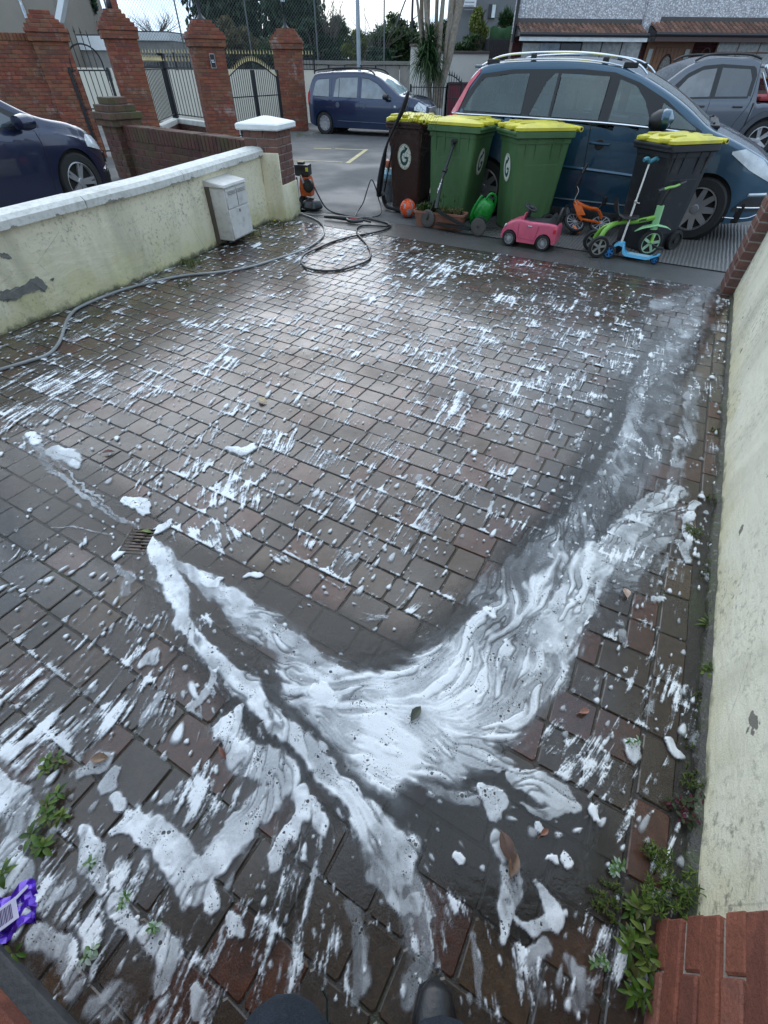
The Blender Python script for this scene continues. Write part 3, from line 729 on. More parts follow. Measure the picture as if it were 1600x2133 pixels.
def water_film():
    xs = np.arange(-2.2, 2.6, .03); ys = np.arange(-.3, 4.2, .03); x, y = np.meshgrid(xs, ys)
    wx = x + .08 * (fbm(x, y, 5, 41, 3) - .5); wy = y + .08 * (fbm(x, y, 5, 51, 3) - .5); f = np.zeros(x.shape)
    for pts, wt in CH_L:
        P = Gnp([p[0] for p in pts], [p[1] for p in pts]); W_ = [hw(*p) for p in pts]
        for a in range(len(P) - 1): f = np.maximum(f, wt * np.clip((1.1 - seg_d(wx, wy, P[a], P[a + 1], W_[a], W_[a + 1])) / .45, 0, 1))
    u = x * U.x + y * U.y; v = x * Vv.x + y * Vv.y; f = np.where(v < .5, f, 0)
    h, w = x.shape; idx = np.arange(h * w).reshape(h, w)
    keep = (f[:-1, :-1] > .02) | (f[1:, :-1] > .02) | (f[:-1, 1:] > .02) | (f[1:, 1:] > .02)
    q = np.stack([idx[:-1, :-1], idx[:-1, 1:], idx[1:, 1:], idx[1:, :-1]], -1)[keep]
    q = q[~((x.ravel()[q[:, 0]] > -1.15) & (x.ravel()[q[:, 0]] < -1.035) & (y.ravel()[q[:, 0]] > 1.2) & (y.ravel()[q[:, 0]] < 1.33))]
    used = np.unique(q); rm = np.zeros(h * w, np.int64); rm[used] = np.arange(len(used))
    o = raw_mesh('muddy_water', np.stack([x.ravel()[used], y.ravel()[used], np.full(len(used), .0032)], -1), rm[q].ravel(), np.full(len(q), 4), water_mat(), True)
    a_ = o.data.attributes.new('deep', 'FLOAT', 'POINT'); a_.data.foreach_set('value', f.ravel()[used].astype(np.float32)); o['kind'] = 'structure'
water_film()
# ================================================================ boundary walls round the driveway
def brick_mat(name, cols, rough=.75, mossy=0.0, pale=0.0, seed=0):
    n = N(name); r_ = n.rnd(); p = n.pos()
    st = [(i / len(cols), c) for i, c in enumerate(cols)]
    c = n.ramp(r_, st, 'CONSTANT'); s = n.noise(120, 4, .7, p); m = n.noise(14, 4, .6, p)
    c = n.mix(n.mapr(s, .4, .72, 0, .55), c, tuple(x * .4 for x in cols[0]))
    c = n.mix(n.mapr(m, .5, .75, 0, .5), c, tuple(min(1, x * 1.7) for x in cols[0]))
    if pale: c = n.mix(n.mapr(n.noise(3.2, 4, .7, p), .56, .70, 0, pale), c, (.42, .36, .33))
    if mossy: c = n.mix(n.mapr(n.noise(2.6, 4, .65, p), .46, .62, 0, mossy), c, (.085, .095, .035))
    return n.done(n.bsdf(c, rough, 0, .35, n.bump(n.math('ADD', s, m), .8, .006)))
B_PIER = brick_mat('mauve_brown_brick', [(.17, .085, .068), (.20, .095, .07), (.15, .08, .07), (.21, .11, .085), (.16, .075, .06)])
B_ORANGE = brick_mat('red_facing_brick', [(.25, .085, .052), (.19, .066, .045), (.28, .10, .062), (.22, .072, .046), (.26, .105, .075), (.17, .06, .042)])
B_DARK = brick_mat('dark_red_weathered_brick', [(.105, .045, .036), (.13, .052, .04), (.085, .038, .033), (.115, .05, .042)], mossy=.45)
B_RED = brick_mat('orange_red_brick', [(.26, .075, .042), (.22, .065, .040), (.17, .06, .045), (.29, .095, .05), (.20, .055, .036), (.24, .10, .06)], pale=.55, mossy=.25)
B_MOSS = brick_mat('mossy_brown_brick', [(.13, .075, .045), (.10, .06, .04), (.14, .07, .05)], mossy=.75)
MORTAR = M_('grey_mortar', (.26, .235, .21), .85, var=.25, scale=14, bump=.5)
MORTAR_D = M_('dark_mortar', (.11, .085, .07), .9, var=.3, scale=14, bump=.5)

def brick_mesh(L, W, H, b=.004, name='brick'):
    m = MB(); m.rbox((0, 0, 0), (L, W, H), b); return m.mesh(name)
def brick_mesh_lo(L, W, H):
    m = MB(); x, y, z, c = L / 2, W / 2, H / 2, min(H * .12, .006)
    # front and back face framed by a small chamfer
    V = []
    for sy, ins in ((-1, c), (-1, 0), (1, 0), (1, c)):
        yy = sy * y if ins else sy * (y - c)
        for a, b in ((-1, -1), (1, -1), (1, 1), (-1, 1)): V.append((a * (x - ins), yy, b * (z - ins)))
    F = [(0, 1, 2, 3), (15, 14, 13, 12)]
    for r0 in (0, 4, 8):
        for k in range(4): F.append((r0 + k, r0 + 4 + k, r0 + 4 + (k + 1) % 4, r0 + (k + 1) % 4))
    m.add(V, F); return m.mesh('brick')
def brick_run(P0, P1, z0, z1, th, L, Hc, j, flip=False, jit=.002, rnd_=None):
    """transforms for a running-bond wall face between two plan points"""
    d = Vector((P1[0] - P0[0], P1[1] - P0[1], 0)); n_ = d.length; d.normalize(); a = math.atan2(d.y, d.x); out = []
    rows = int(round((z1 - z0) / Hc)); Hc = (z1 - z0) / rows; cnt = max(1, round(n_ / (L + j))); step = n_ / cnt
    r_ = rnd_ or random.Random(3)
    for k in range(rows):
        s = 0 if k % 2 == 0 else .5
        for i in range(cnt + (1 if s else 0)):
            t0 = max(0, (i - s) * step); t1 = min(n_, (i - s + 1) * step)
            if t1 - t0 < .02: continue
            t = (t0 + t1) / 2; sc = (t1 - t0 - j) / L
            M = TR(P0[0] + d.x * t, P0[1] + d.y * t, z0 + (k + .5) * Hc, a) @ Matrix.Translation((0, r_.uniform(-jit, jit), 0)) @ Matrix.Diagonal((sc, 1, (Hc - j) / 1, 1))
            out.append(M)
    return out
def pier_bricks(c, a, w, d, z0, z1, L, Hc, j, W=.10):
    """pinwheel courses round a rectangular pier; c centre, a plan angle"""
    rows = int(round((z1 - z0) / Hc)); Hc = (z1 - z0) / rows; out = []
    for k in range(rows):
        z = z0 + (k + .5) * Hc; fl = k % 2
        for side in range(4):
            wl = w if side % 2 == 0 else d; dd = (d if side % 2 == 0 else w) / 2
            x0, x1 = (-wl / 2, wl / 2 - W) if fl else (-wl / 2 + W, wl / 2)
            cnt = max(1, round((x1 - x0) / (L + j))); st = (x1 - x0) / cnt
            for i in range(cnt):
                xm = x0 + (i + .5) * st
                M = Matrix.Translation((c[0], c[1], z)) @ Matrix.Rotation(a + side * math.pi / 2, 4, 'Z') @ Matrix.Translation((xm, -dd + W / 2, 0)) @ Matrix.Diagonal(((st - j) / L, 1, Hc - j, 1))
                out.append(M)
    return out
def rel(ms, o):
    b = Matrix.LocRotScale(o.location, o.rotation_euler, o.scale).inverted(); return [b @ m for m in ms]
BM = {}
def bmesh_unit(L, W, mat, hi=False):
    k = (L, W, mat.name, hi)
    if k not in BM:
        if hi:
            m = MB(); m.rbox((0, 0, 0), (L, W, .065), .004); me = m.mesh('brick')
            for v in me.vertices: v.co.z /= .065
        else:
            me = brick_mesh_lo(L, W, .065)
            for v in me.vertices: v.co.z /= .065
        me.materials.append(mat); BM[k] = me
    return BM[k]

def render_mat(name, base, moss, mosstop, peel=0.0, grime=.35):
    """painted sand-and-cement render with algae and weathering"""
    n = N(name); p = n.pos(); z = n.sep(p)[2]
    f = n.noise(1.3, 4, .6, p); c = n.mix(n.mapr(f, .35, .65, 0, 1), base, tuple(x * .86 for x in base))
    st = n.noise(2.2, 5, .65, n.scaled(p, (1, 1, .22)))
    c = n.mix(n.mapr(st, .50, .72, 0, grime), c, (.33, .31, .22))
    ae = n.math('ADD', n.mapr(z, 0, mosstop, 1, 0), n.math('MULTIPLY', n.math('SUBTRACT', n.noise(2.4, 5, .7, p), .5), 2.2))
    c = n.mix(n.mapr(ae, .35, 1.15, 0, .75), c, moss)
    sp = n.noise(34, 5, .75, p); big = n.mapr(n.noise(1.7, 3, .6, p), .42, .62, 0, 1)
    c = n.mix(n.math('MULTIPLY', n.mapr(sp, .52, .66, 0, .75), big), c, (.16, .155, .12))
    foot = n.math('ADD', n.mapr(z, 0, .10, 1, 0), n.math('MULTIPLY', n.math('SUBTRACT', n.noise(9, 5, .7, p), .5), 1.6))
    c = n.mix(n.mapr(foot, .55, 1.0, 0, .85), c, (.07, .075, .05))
    ck = n.vor(2.1, n.math if False else n.scaled(p, (1, 1, 1)), feature='DISTANCE_TO_EDGE')
    ckm = n.math('MULTIPLY', n.mapr(ck, .0, .006, .55, 0), n.mapr(n.noise(1.1, 2, .5, p), .52, .6, 0, 1))
    c = n.mix(ckm, c, (.12, .11, .08))
    if peel:
        pe = n.mapr(n.noise(5.5, 5, .55, n.scaled(p, (1, 1, 1.6))), .695, .70, 0, peel)
        c = n.mix(pe, c, (.16, .15, .13))
    und = n.noise(7, 4, .6, n.scaled(p, (1, 1, 2.5)))
    h = n.math('ADD', n.math('MULTIPLY', und, 2.6), n.noise(160, 3, .7, p))
    return n.done(n.bsdf(c, .72, 0, .3, n.bump(h, .55, .006)))
R_LEFT = render_mat('cream_render', (.88, .81, .60), (.60, .57, .26), .55, grime=.6)
R_RIGHT = render_mat('cream_render_weathered', (.88, .84, .67), (.64, .58, .34), .34, peel=.9, grime=.45)
def coping_mat():
    n = N('flaking_white_coping_paint'); p = n.pos(); z = n.sep(p)[2]
    w = n.mix(n.mapr(n.noise(26, 4, .7, p), .45, .66, 0, .7), (.72, .71, .66), (.48, .47, .42))
    zc_ = n.math('SUBTRACT', z, n.math('MULTIPLY', n.math('SUBTRACT', n.sep(p)[1], 7.98), .019)); e = n.math('ADD', n.mapr(zc_, .705, .748, 1, 0), n.math('MULTIPLY', n.math('SUBTRACT', n.noise(6.5, 5, .6, p), .5), 3.4))
    pe = n.mapr(e, 1.0, 1.04, 0, 1)
    c = n.mix(pe, w, n.mix(n.mapr(n.noise(60, 3, .6, p), .3, .7, 0, 1), (.20, .19, .165), (.30, .29, .26)))
    c = n.mix(n.mapr(n.noise(2.5, 4, .7, p), .52, .68, 0, .5), c, (.34, .35, .29))
    return n.done(n.bsdf(c, .6, 0, .4, n.bump(n.math('ADD', n.math('MULTIPLY', pe, -2.0), n.noise(80, 3, .6, p)), .5, .003)))
COPE = coping_mat()

# left boundary wall
lw = thing('boundary_wall', 'low cream rendered wall with flaking white coping on the left of the driveway', 'wall', (-2.99, 3.35, 0))
pts = [Vector((x, y, 0)) for x, y in LW[:-1]] + [Vector((-1.50, 7.28, 0))]
def wtop(y): return (y - 7.04) * .0190 - .018
def wall_strip(pts, th, z0, z1, side=1, nseg=14, wob=.006, rr=random.Random(2), zvar=False):
    """solid wall following plan points; face on the right-hand side wobbles a little like hand-laid render"""
    m = MB(); P = []
    for a, b in zip(pts, pts[1:]):
        for k in range(nseg): P.append(a.lerp(b, k / nseg))
    P.append(pts[-1]); rings = []
    for i, p in enumerate(P):
        d = (P[min(i + 1, len(P) - 1)] - P[max(i - 1, 0)]).normalized(); nrm = Vector((d.y, -d.x, 0)) * side
        ring = []; z1_ = z1; z1 = z1_ + wtop(p.y) if zvar else z1_
        for k in range(7): ring.append(p + nrm * (wob * math.sin(i * 1.7 + k * 1.3) * rr.uniform(.2, 1)) + Vector((0, 0, z0 + (z1 - z0) * k / 6)))
        ring += [p - nrm * th + Vector((0, 0, z1)), p - nrm * th + Vector((0, 0, z0))]; z1 = z1_
        rings.append(ring)
    m.loft(rings); return m
wall_strip(pts, .20, -.05, .712, zvar=True).build('render_panel', R_LEFT, lw, smooth=True, world=True)
# coping laid in lengths
cop_pts = [pts[0]] + pts[1:]
def coping(parent, pts, breaks, w=.27, z=.708, t=.085, mat=COPE, name='coping_stone', inner=.045):
    tot = []; 
    for a, b in zip(pts, pts[1:]): tot.append((b - a).length)
    def atl(s):
        for (a, b), l in zip(zip(pts, pts[1:]), tot):
            if s <= l + 1e-6: return a.lerp(b, max(0, s / l)), (b - a).normalized()
            s -= l
        return pts[-1], (pts[-1] - pts[-2]).normalized()
    L = sum(tot)
    for s0, s1 in zip(breaks, breaks[1:]):
        m = MB(); rings = []; k = 8; rr = random.Random(int(s0 * 100)); dz = rr.uniform(-.002, .004)
        for i in range(k + 1):
            p, d = atl(s0 + .004 + (s1 - s0 - .008) * i / k); nrm = Vector((d.y, -d.x, 0))
            prof = [(inner, 0), (inner + .002, t * .62), (inner - .03, t * .95), (inner - w / 2, t * 1.08), (inner - w + .03, t * .95), (inner - w, t * .62), (inner - w, 0)]
            rings.append([p + nrm * (a + rr.uniform(-.0015, .0015)) + Vector((0, 0, z + b + dz + wtop(p.y))) for a, b in prof])
        m.loft(rings); m.build(name, mat, parent, smooth=True, world=True, ang=30)
Ltot = sum((b - a).length for a, b in zip(pts, pts[1:]))
coping(lw, pts, [0, 2.0, 3.6, 4.9, 6.1, 7.3, 8.3, Ltot - .16])
# bare patches where the render has fallen away
def blob_patch(name, cx, cy, outline, mat, parent, z=.003):
    pass
def wall_point(px, py):          # point on the left wall's face seen at a pixel
    d = Vector(ray(px, py)); o_ = Vector((0, 0, CH)); best = None
    for (x0, y0), (x1, y1) in zip(LW, LW[1:]):
        a = Vector((x0, y0, 0)); e = Vector((x1 - x0, y1 - y0, 0)); n_ = Vector((e.y, -e.x, 0)).normalized()
        t = (a - o_).dot(n_) / d.dot(n_); p = o_ + d * t; s = (p - a).dot(e) / e.length_squared
        if -.001 <= s <= 1.001: best = (p, n_)
    return best
BARE = M_('bare_cement_patch', (.17, .17, .155), .85, var=.25, scale=18, bump=.7, bscale=90)
def chip(outline, parent):
    P = [wall_point(*q) for q in outline]
    if any(q is None for q in P): return
    rr = random.Random(int(outline[0][1])); V = []; k = len(P); ring = []
    for i in range(k):
        a, n_ = P[i]; b, _ = P[(i + 1) % k]
        for s in range(5):
            t = s / 5; ring.append(a.lerp(b, t) + Vector((0, rr.uniform(-.008, .008), rr.uniform(-.007, .007))))
    m = MB(); n_ = P[0][1]; nn = len(ring)
    cen = sum(ring, Vector()) / nn
    m.add([q + n_ * .0075 for q in ring] + [q - n_ * .01 for q in ring], [tuple(range(nn))] + [(i, (i + 1) % nn, nn + (i + 1) % nn, nn + i) for i in range(nn)])
    m.build('bare_patch', BARE, parent, world=True)
chip([(1, 528), (14, 526), (24, 538), (8, 538), (1, 533)], lw)
chip([(1, 607), (25, 602), (45, 594), (65, 582), (75, 576), (88, 583), (98, 597), (92, 607), (75, 605), (50, 612), (38, 622), (15, 628), (1, 626)], lw)
chip([(103, 581), (112, 578), (108, 585)], lw)
lw2 = lw

# pier at the end of the left wall
A = Vector((-1.35, 6.95, 0)); e1 = Vector((.12, .46, 0)).normalized(); e2 = Vector((-e1.y, e1.x, 0)); PW = .44
pc = A + e1 * PW / 2 + e2 * PW / 2; pa = math.atan2(e1.y, e1.x)
pr = thing('gate_pier', 'square brown brick pier with white pyramid cap at the end of the cream wall', 'pier', (pc.x, pc.y, 0))
m = MB(); m.box((pc.x, pc.y, .45), (PW - .018, PW - .018, .9), pa); m.build('mortar_core', MORTAR, pr, world=True)
scatter('brick', bmesh_unit(.215, .10, B_PIER, True), rel(pier_bricks((pc.x, pc.y), pa, PW, PW, .385, .93, .215, .078, .011), pr), B_PIER, pr)
m = MB(); m.rbox((pc.x, pc.y, .19), (PW + .03, PW + .03, .41), .012, pa); m.build('render_base', R_LEFT, pr, world=True, smooth=True)
fl = A + e2 * .12 - e1 * .006
m = MB(); m.rbox((fl.x, fl.y, .36), (.022, .25, .72), .006, pa); m.build('render_face', R_LEFT, pr, world=True, smooth=True)
m = MB(); T = TR(pc.x, pc.y, .93, pa); h_ = PW / 2 + .055
m.loft([[(-h_ + .01, -h_ + .01, 0), (h_ - .01, -h_ + .01, 0), (h_ - .01, h_ - .01, 0), (-h_ + .01, h_ - .01, 0)], [(-h_, -h_, .012), (h_, -h_, .012), (h_, h_, .012), (-h_, h_, .012)],
        [(-h_, -h_, .052), (h_, -h_, .052), (h_, h_, .052), (-h_, h_, .052)], [(-h_ + .015, -h_ + .015, .064), (h_ - .015, -h_ + .015, .064), (h_ - .015, h_ - .015, .064), (-h_ + .015, h_ - .015, .064)],
        [(-.03, -.03, .118), (.03, -.03, .118), (.03, .03, .118), (-.03, .03, .118)]], M=T)
def cap_mat():
    n = N('chipped_white_cap_paint'); p = n.pos(); z = n.sep(p)[2]
    e = n.math('ADD', n.mapr(z, .93, .98, .9, .0), n.math('MULTIPLY', n.math('SUBTRACT', n.noise(9, 4, .6, p), .5), 2.6))
    pe = n.mapr(e, 1.15, 1.2, 0, 1)
    c = n.mix(n.mapr(n.noise(12, 4, .6, p), .45, .7, 0, .4), (.82, .84, .83), (.62, .64, .60))
    c = n.mix(pe, c, (.24, .24, .22)); return n.done(n.bsdf(c, .6, 0, .4, n.bump(n.noise(70, 3, .6, p), .3, .003)))
m.build('cap', cap_mat(), pr, world=True)

# right boundary wall
rwt = thing('boundary_wall', 'tall weathered cream rendered wall running along the right side of the driveway', 'wall', (RW0.x, RW0.y, 0))
wall_strip([RW0, RW0.lerp(RW1, .33), RW0.lerp(RW1, .66), RW1 + RWd * .02], .20, -.05, .98, side=-1).build('render_panel', R_RIGHT, rwt, smooth=True, world=True)
rp_ = [RW0 + Vector((0, 0, 0)), RW1]
# mossy fillet at the foot of the right wall
n = N('wet_mortar_fillet'); p = n.pos()
c = n.mix(n.mapr(n.noise(16, 4, .7, p), .45, .6, 0, 1), (.035, .032, .026), (.035, .045, .014)); c = n.mix(n.mapr(n.noise(40, 4, .7, p), .58, .64, 0, .5), c, (.22, .22, .20))
FIL = n.done(n.bsdf(c, .35, 0, .5, n.bump(n.noise(60, 4, .7, p), .8, .008)))
m = MB(); rings = []; rr = random.Random(9)
for i in range(80):
    q = RW0.lerp(RW1, i / 79) ; w = .026 + rr.uniform(-.010, .012)
    rings.append([q + Vector((0, 0, -.03)) - RWn * .02, q + RWn * w + Vector((0, 0, -.03)), q + RWn * (w - .004) + Vector((0, 0, .006 + rr.uniform(-.003, .003))), q + RWn * .018 + Vector((0, 0, .022 + rr.uniform(-.006, .006))), q - RWn * .02 + Vector((0, 0, .035))])
m.loft(rings); m.build('mortar_fillet', FIL, rwt, smooth=True, world=True, ang=60)
# brick pier at its far end
c0 = Vector((3.15, 4.40, 0)); ax = Vector((math.cos(R(-26)), math.sin(R(-26)), 0)); ay = Vector((-ax.y, ax.x, 0)); w_, d_ = .44, .33
cc = c0 + ax * w_ / 2 + ay * d_ / 2
pr2 = thing('brick_pier', 'brown brick pier closing the far end of the right-hand cream wall', 'pier', (cc.x, cc.y, 0))
m = MB(); m.box((cc.x, cc.y, .5), (w_ - .012, d_ - .012, 1.04), R(-26)); m.build('mortar_core', MORTAR, pr2, world=True)
scatter('brick', bmesh_unit(.215, .10, B_PIER, True), rel(pier_bricks((cc.x, cc.y), R(-26), w_, d_, 0, 1.02, .215, .075, .009), pr2), B_PIER, pr2)
# red brick quoin of the house at the near end
q0 = Vector((.69, .06, 0)); qd = Vector((-.10, -.18, 0)).normalized(); qn = Vector((-qd.y, qd.x, 0))
q1 = q0 + qd * .66
cc = (q0 + q1) / 2 + qn * .225; qa = math.atan2(qd.y, qd.x)
pr3 = thing('brick_quoin', 'red facing brick pier standing against the near end of the right-hand wall', 'pier', (cc.x, cc.y, 0))
m = MB(); m.box((cc.x, cc.y, .5), (.66 - .022, .45 - .022, 1.02), qa); m.build('mortar_core', M_('sandy_grey_mortar', (.30, .26, .22), .9, var=.3, scale=20, bump=.8, bscale=120, dist=.006), pr3, world=True)
scatter('brick', bmesh_unit(.213, .10, B_ORANGE, True), rel(pier_bricks((cc.x, cc.y), qa, .66, .45, -.01, 1.0, .213, .075, .0125), pr3), B_ORANGE, pr3)
# near left corner: red brick with a dark plinth
g0, g1 = G(0, 2028), G(100, 2140); gd = (g1 - g0).normalized(); gn = Vector((gd.y, -gd.x, 0)); gc = g0 - gd * .25
pr4 = thing('brick_quoin', 'red brick corner with a dark grey plinth at the bottom left of the driveway', 'pier', (gc.x, gc.y, 0))
ga = math.atan2(gd.y, gd.x); cw = gc + gd * .55 - (-gn) * 0
inn = Vector((-gd.y, gd.x, 0)); 
if (Vector((0, 1, 0))).dot(inn) > 0: inn = -inn
ctr = gc + gd * .5 + inn * .2
m = MB(); m.rbox((ctr.x - inn.x * .01, ctr.y - inn.y * .01, .0), (1.1, .45, .07), .01, ga); m.build('plinth', M_('dark_damp_cement', (.04, .042, .045), .55, var=.3, scale=12, bump=.5), pr4, world=True, smooth=True)
m = MB(); m.box((ctr.x, ctr.y, .3), (1.0 - .012, .4 - .012, .56), ga); m.build('mortar_core', MORTAR, pr4, world=True)
scatter('brick', bmesh_unit(.213, .10, B_ORANGE, True), rel(pier_bricks((ctr.x, ctr.y), ga, 1.0, .4, .035, .60, .213, .075, .009), pr4), B_ORANGE, pr4)

# meter box on the left wall
wd = (Vector((-1.58, 7.04, 0)) - Vector((-2.20, 5.13, 0))).normalized(); wn_ = Vector((wd.y, -wd.x, 0))
bs = Vector((-2.20, 5.13, 0)) + wd * .72
mb = thing('meter_box', 'white plastic utility meter box with two doors fixed low on the cream wall', 'meter box', (bs.x, bs.y, .04), math.atan2(wd.y, wd.x)); mb.scale = (1.15, 1.35, 1.0)
WP = M_('aged_white_plastic', (.66, .64, .60), .45, var=.08, scale=5, dirt=.35)
m = MB(); m.rbox((.20, -.085, .27), (.38, .17, .50), .012); m.build('case', WP, mb, smooth=True)
m = MB(); m.loft([[(.0, .0, .52), (.40, .0, .52), (.40, -.185, .52), (.0, -.185, .52)], [(.0, .0, .575), (.40, .0, .575), (.39, -.18, .54), (.01, -.18, .54)]]); m.build('lid', WP, mb)
for nm, z0, z1 in (('door', .035, .315), ('door', .325, .505)):
    m = MB(); m.rbox((.20, -.174, (z0 + z1) / 2), (.355, .012, z1 - z0), .004); dr = m.build(nm, WP, mb, smooth=True)
    if z0 > .3:
        for sx in (-1, 1):
            m = MB()
            for k in range(3): m.rbox((.20 + sx * .085, -.182, .478 - k * .013), (.13, .006, .005), .001)
            m.build('vent', M_('vent_shadow_plastic', (.30, .29, .27), .6), dr)
        m = MB(); m.box((.20, -.1812, .41), (.004, .003, .16)); m.build('seam', M_('dark_gap', (.05, .05, .05), .7), dr)
    else:
        m = MB(); m.rbox((.20, -.183, .285), (.02, .008, .028), .003); m.build('latch', M_('grey_latch', (.25, .25, .25), .4), dr)
m = MB(); m.box((.2, -.02, .26), (.40, .04, .52)); m.build('back_plate', M_('brown_stained_plate', (.12, .10, .075), .8), mb)

# drain grating
dg = thing('drain_grating', 'small square rusty metal drain grating set where the paving channels meet', 'drain', (-1.092, 1.28, 0), R(-3))
IR = M_('wet_cast_iron', (.075, .058, .045), .35, .6, var=.4, scale=30, bump=.5)
m = MB(); m.box((0, 0, -.07), (.13, .145, .004)); m.build('gully', M_('black_gully', (.004, .004, .004), .3), dg)
for sx in (-1, 1):
    m = MB(); m.rbox((sx * .061, 0, -.004), (.010, .15, .018), .002); m.build('frame_bar', IR, dg)
for sy in (-1, 1):
    m = MB(); m.rbox((0, sy * .071, -.004), (.112, .008, .018), .002); m.build('frame_bar', IR, dg)
bmz = MB().rbox((0, 0, 0), (.112, .0075, .014), .002).mesh('grate_bar'); bmz.materials.append(IR)
for k in range(7):
    o = bpy.data.objects.new('grate_bar', bmz); C.objects.link(o); o.parent = dg; o.location = (0, -.054 + k * .018, -.002)
# ================================================================ beyond the driveway
S = .78
BLK = M_('black_painted_iron', (.012, .013, .016), .4, var=.2, scale=20)
GOLD = M_('gold_paint', (.55, .45, .22), .4, .4, var=.2)
def pillar(c, a, w, d, zs, label, seed=0, mat=B_RED, finial=None, fade=0):
    t = thing('brick_pillar', label, 'pillar', (c[0], c[1], 0), group='red brick entrance pillars with stepped tops')
    L, H, j, W = .168, .0585, .007, .08
    m = MB(); m.box((0, 0, zs / 2), (w - .012, d - .012, zs), a); m.build('mortar_core', MORTAR_D, t)
    me = bmesh_unit(L, W, mat)
    Ms = pier_bricks((0, 0), a, w, d, 0, zs, L, H, j, W)
    z = zs; lev = [(.09, 2), (.13, 1), (.05, 1), (-.06, 1), (-.17, 1), (-.27, 1)]
    for gr, k in lev:
        if w + gr < .15 or d + gr < .15: break
        hh = H * k; m = MB(); m.box((0, 0, z + hh / 2), (w + gr - .012, d + gr - .012, hh - .002), a); m.build('mortar_core', MORTAR_D, t)
        Ms += pier_bricks((0, 0), a, w + gr, d + gr, z, z + hh, L, H, j, min(W, (min(w, d) + gr) / 2.2)); z += hh
    scatter('brick', me, Ms, mat, t)
    return t, z
P1c, P2c, P3c, P4c = Vector((-6.62, 12.55, 0)), Vector((-5.53, 13.25, 0)), Vector((-4.10, 14.35, 0)), Vector((-2.95, 18.6, 0))
p1, z1_ = pillar(P1c, R(28), .62, .5, 1.76, 'stepped red brick pillar at the end of the tall brick wall on the far left')
p2, z2_ = pillar(P2c, R(28), .60, .55, 1.82, 'red brick pillar with an intercom box, second from the left, bearing a broken lamp stump')
p3, z3_ = pillar(P3c, R(26), .68, .60, 1.74, 'thick red brick pillar with a small black number plate, between the railings and the double gate')
p4, z4_ = pillar(P4c, R(4), .80, .60, 1.78, 'red brick pillar with a black lantern, just left of the parked blue estate car')
# finials and lamps on the pillars
def finial(c, z, label, kind):
    t = thing('lamp_stump' if kind != 'lantern' else 'lantern', label, 'lamp', (c.x, c.y, z))
    if kind == 'broken':
        m = MB(); m.lathe([(.07, 0), (.10, .05), (.09, .14), (.06, .30), (.05, .6)], 10, Matrix.Rotation(R(14), 4, 'Y')); m.build('post', BLK, t, smooth=True)
        m = MB(); m.rbox((.10, -.02, .12), (.11, .11, .22), .01, .3); m.build('brick_stub', B_ORANGE, t)
    else:
        m = MB(); m.lathe([(.08, 0), (.10, .03), (.05, .08), (.03, .12), (.035, .2), (.025, .45), (.045, .48), (.045, .52)], 10); m.build('post', BLK, t, smooth=True)
        g = M_('frosted_lantern_glass', (.55, .6, .6), .15, var=.1)
        m = MB(); m.lathe([(.06, .52), (.11, .80)], 6); m.build('glass', g, t)
        m = MB(); m.lathe([(.13, .80), (.10, .86), (.03, .95), (.01, 1.0)], 6); m.build('roof', BLK, t)
        for k in range(6):
            a = k * math.pi / 3; m = MB(); m.tube([(.062 * math.cos(a), .062 * math.sin(a), .52), (.113 * math.cos(a), .113 * math.sin(a), .80)], .006, 4); m.build('glazing_bar', BLK, t)
finial(P2c, z2_ - .02, 'broken black lamp stump leaning beside a brick stub on the second pillar', 'broken')
finial(P3c, z3_ - .02, 'black iron lamp post on top of the thick pillar with the number plate', 'lantern')
finial(P4c, z4_ - .02, 'black lantern on top of the pillar beside the blue estate car', 'lantern')
# number plate and intercom
pl = at(453, 127, 14.0)
t = thing('number_plate', 'small black house number plate on the thick red brick pillar', 'plate', (P3c.x + .20, P3c.y - .385, pl.z), R(26))
m = MB(); m.rbox((0, 0, 0), (.12, .012, .24), .004); m.build('plate', M_('plate_black', (.01, .01, .012), .3), t)
m = MB(); m.rbox((0, -.007, 0), (.108, .003, .225), .002); rimo = m.build('border', M_('plate_white', (.6, .6, .6), .4), t)
m = MB(); m.rbox((0, -.009, 0), (.096, .003, .212), .002); m.build('face', M_('plate_face', (.012, .012, .016), .3), t)
def print_marks(strokes, size, mat):
    """small printed mark, unreadable in the photograph: short strokes (x, y, length, height) in units of size"""
    m = MB()
    for x, y, l, h in strokes: m.rbox((x * size, y * size, .0004), (l * size, h * size, .0008), .0002)
    return m.build('printed_mark', mat)
WHT = M_('white_print', (.75, .75, .75), .5, var=.03)
o = print_marks([(-.45, .12, .30, .5), (.15, .22, .5, .28), (.1, -.35, 1.1, .28)], .05, WHT); o.parent = t; o.rotation_euler = (R(90), 0, 0); o.location = (0, -.0125, 0)
t = thing('intercom', 'small grey gate intercom box on the left face of the second brick pillar', 'intercom', (P2c.x - .30, P2c.y - .34, at(240, 155, 12.9).z), R(28))
m = MB(); m.rbox((0, 0, 0), (.10, .05, .19), .008); m.build('case', M_('intercom_grey', (.42, .45, .45), .4), t)
m = MB(); m.rbox((0, -.027, .02), (.07, .006, .09), .003); m.build('grille', M_('intercom_dark', (.1, .12, .12), .4), t)
m = MB(); m.rbox((.20, .0, -.15), (.16, .03, .40), .005); tag(m.build('cover_plate', M_('rusty_cover', (.10, .075, .06), .6), t))

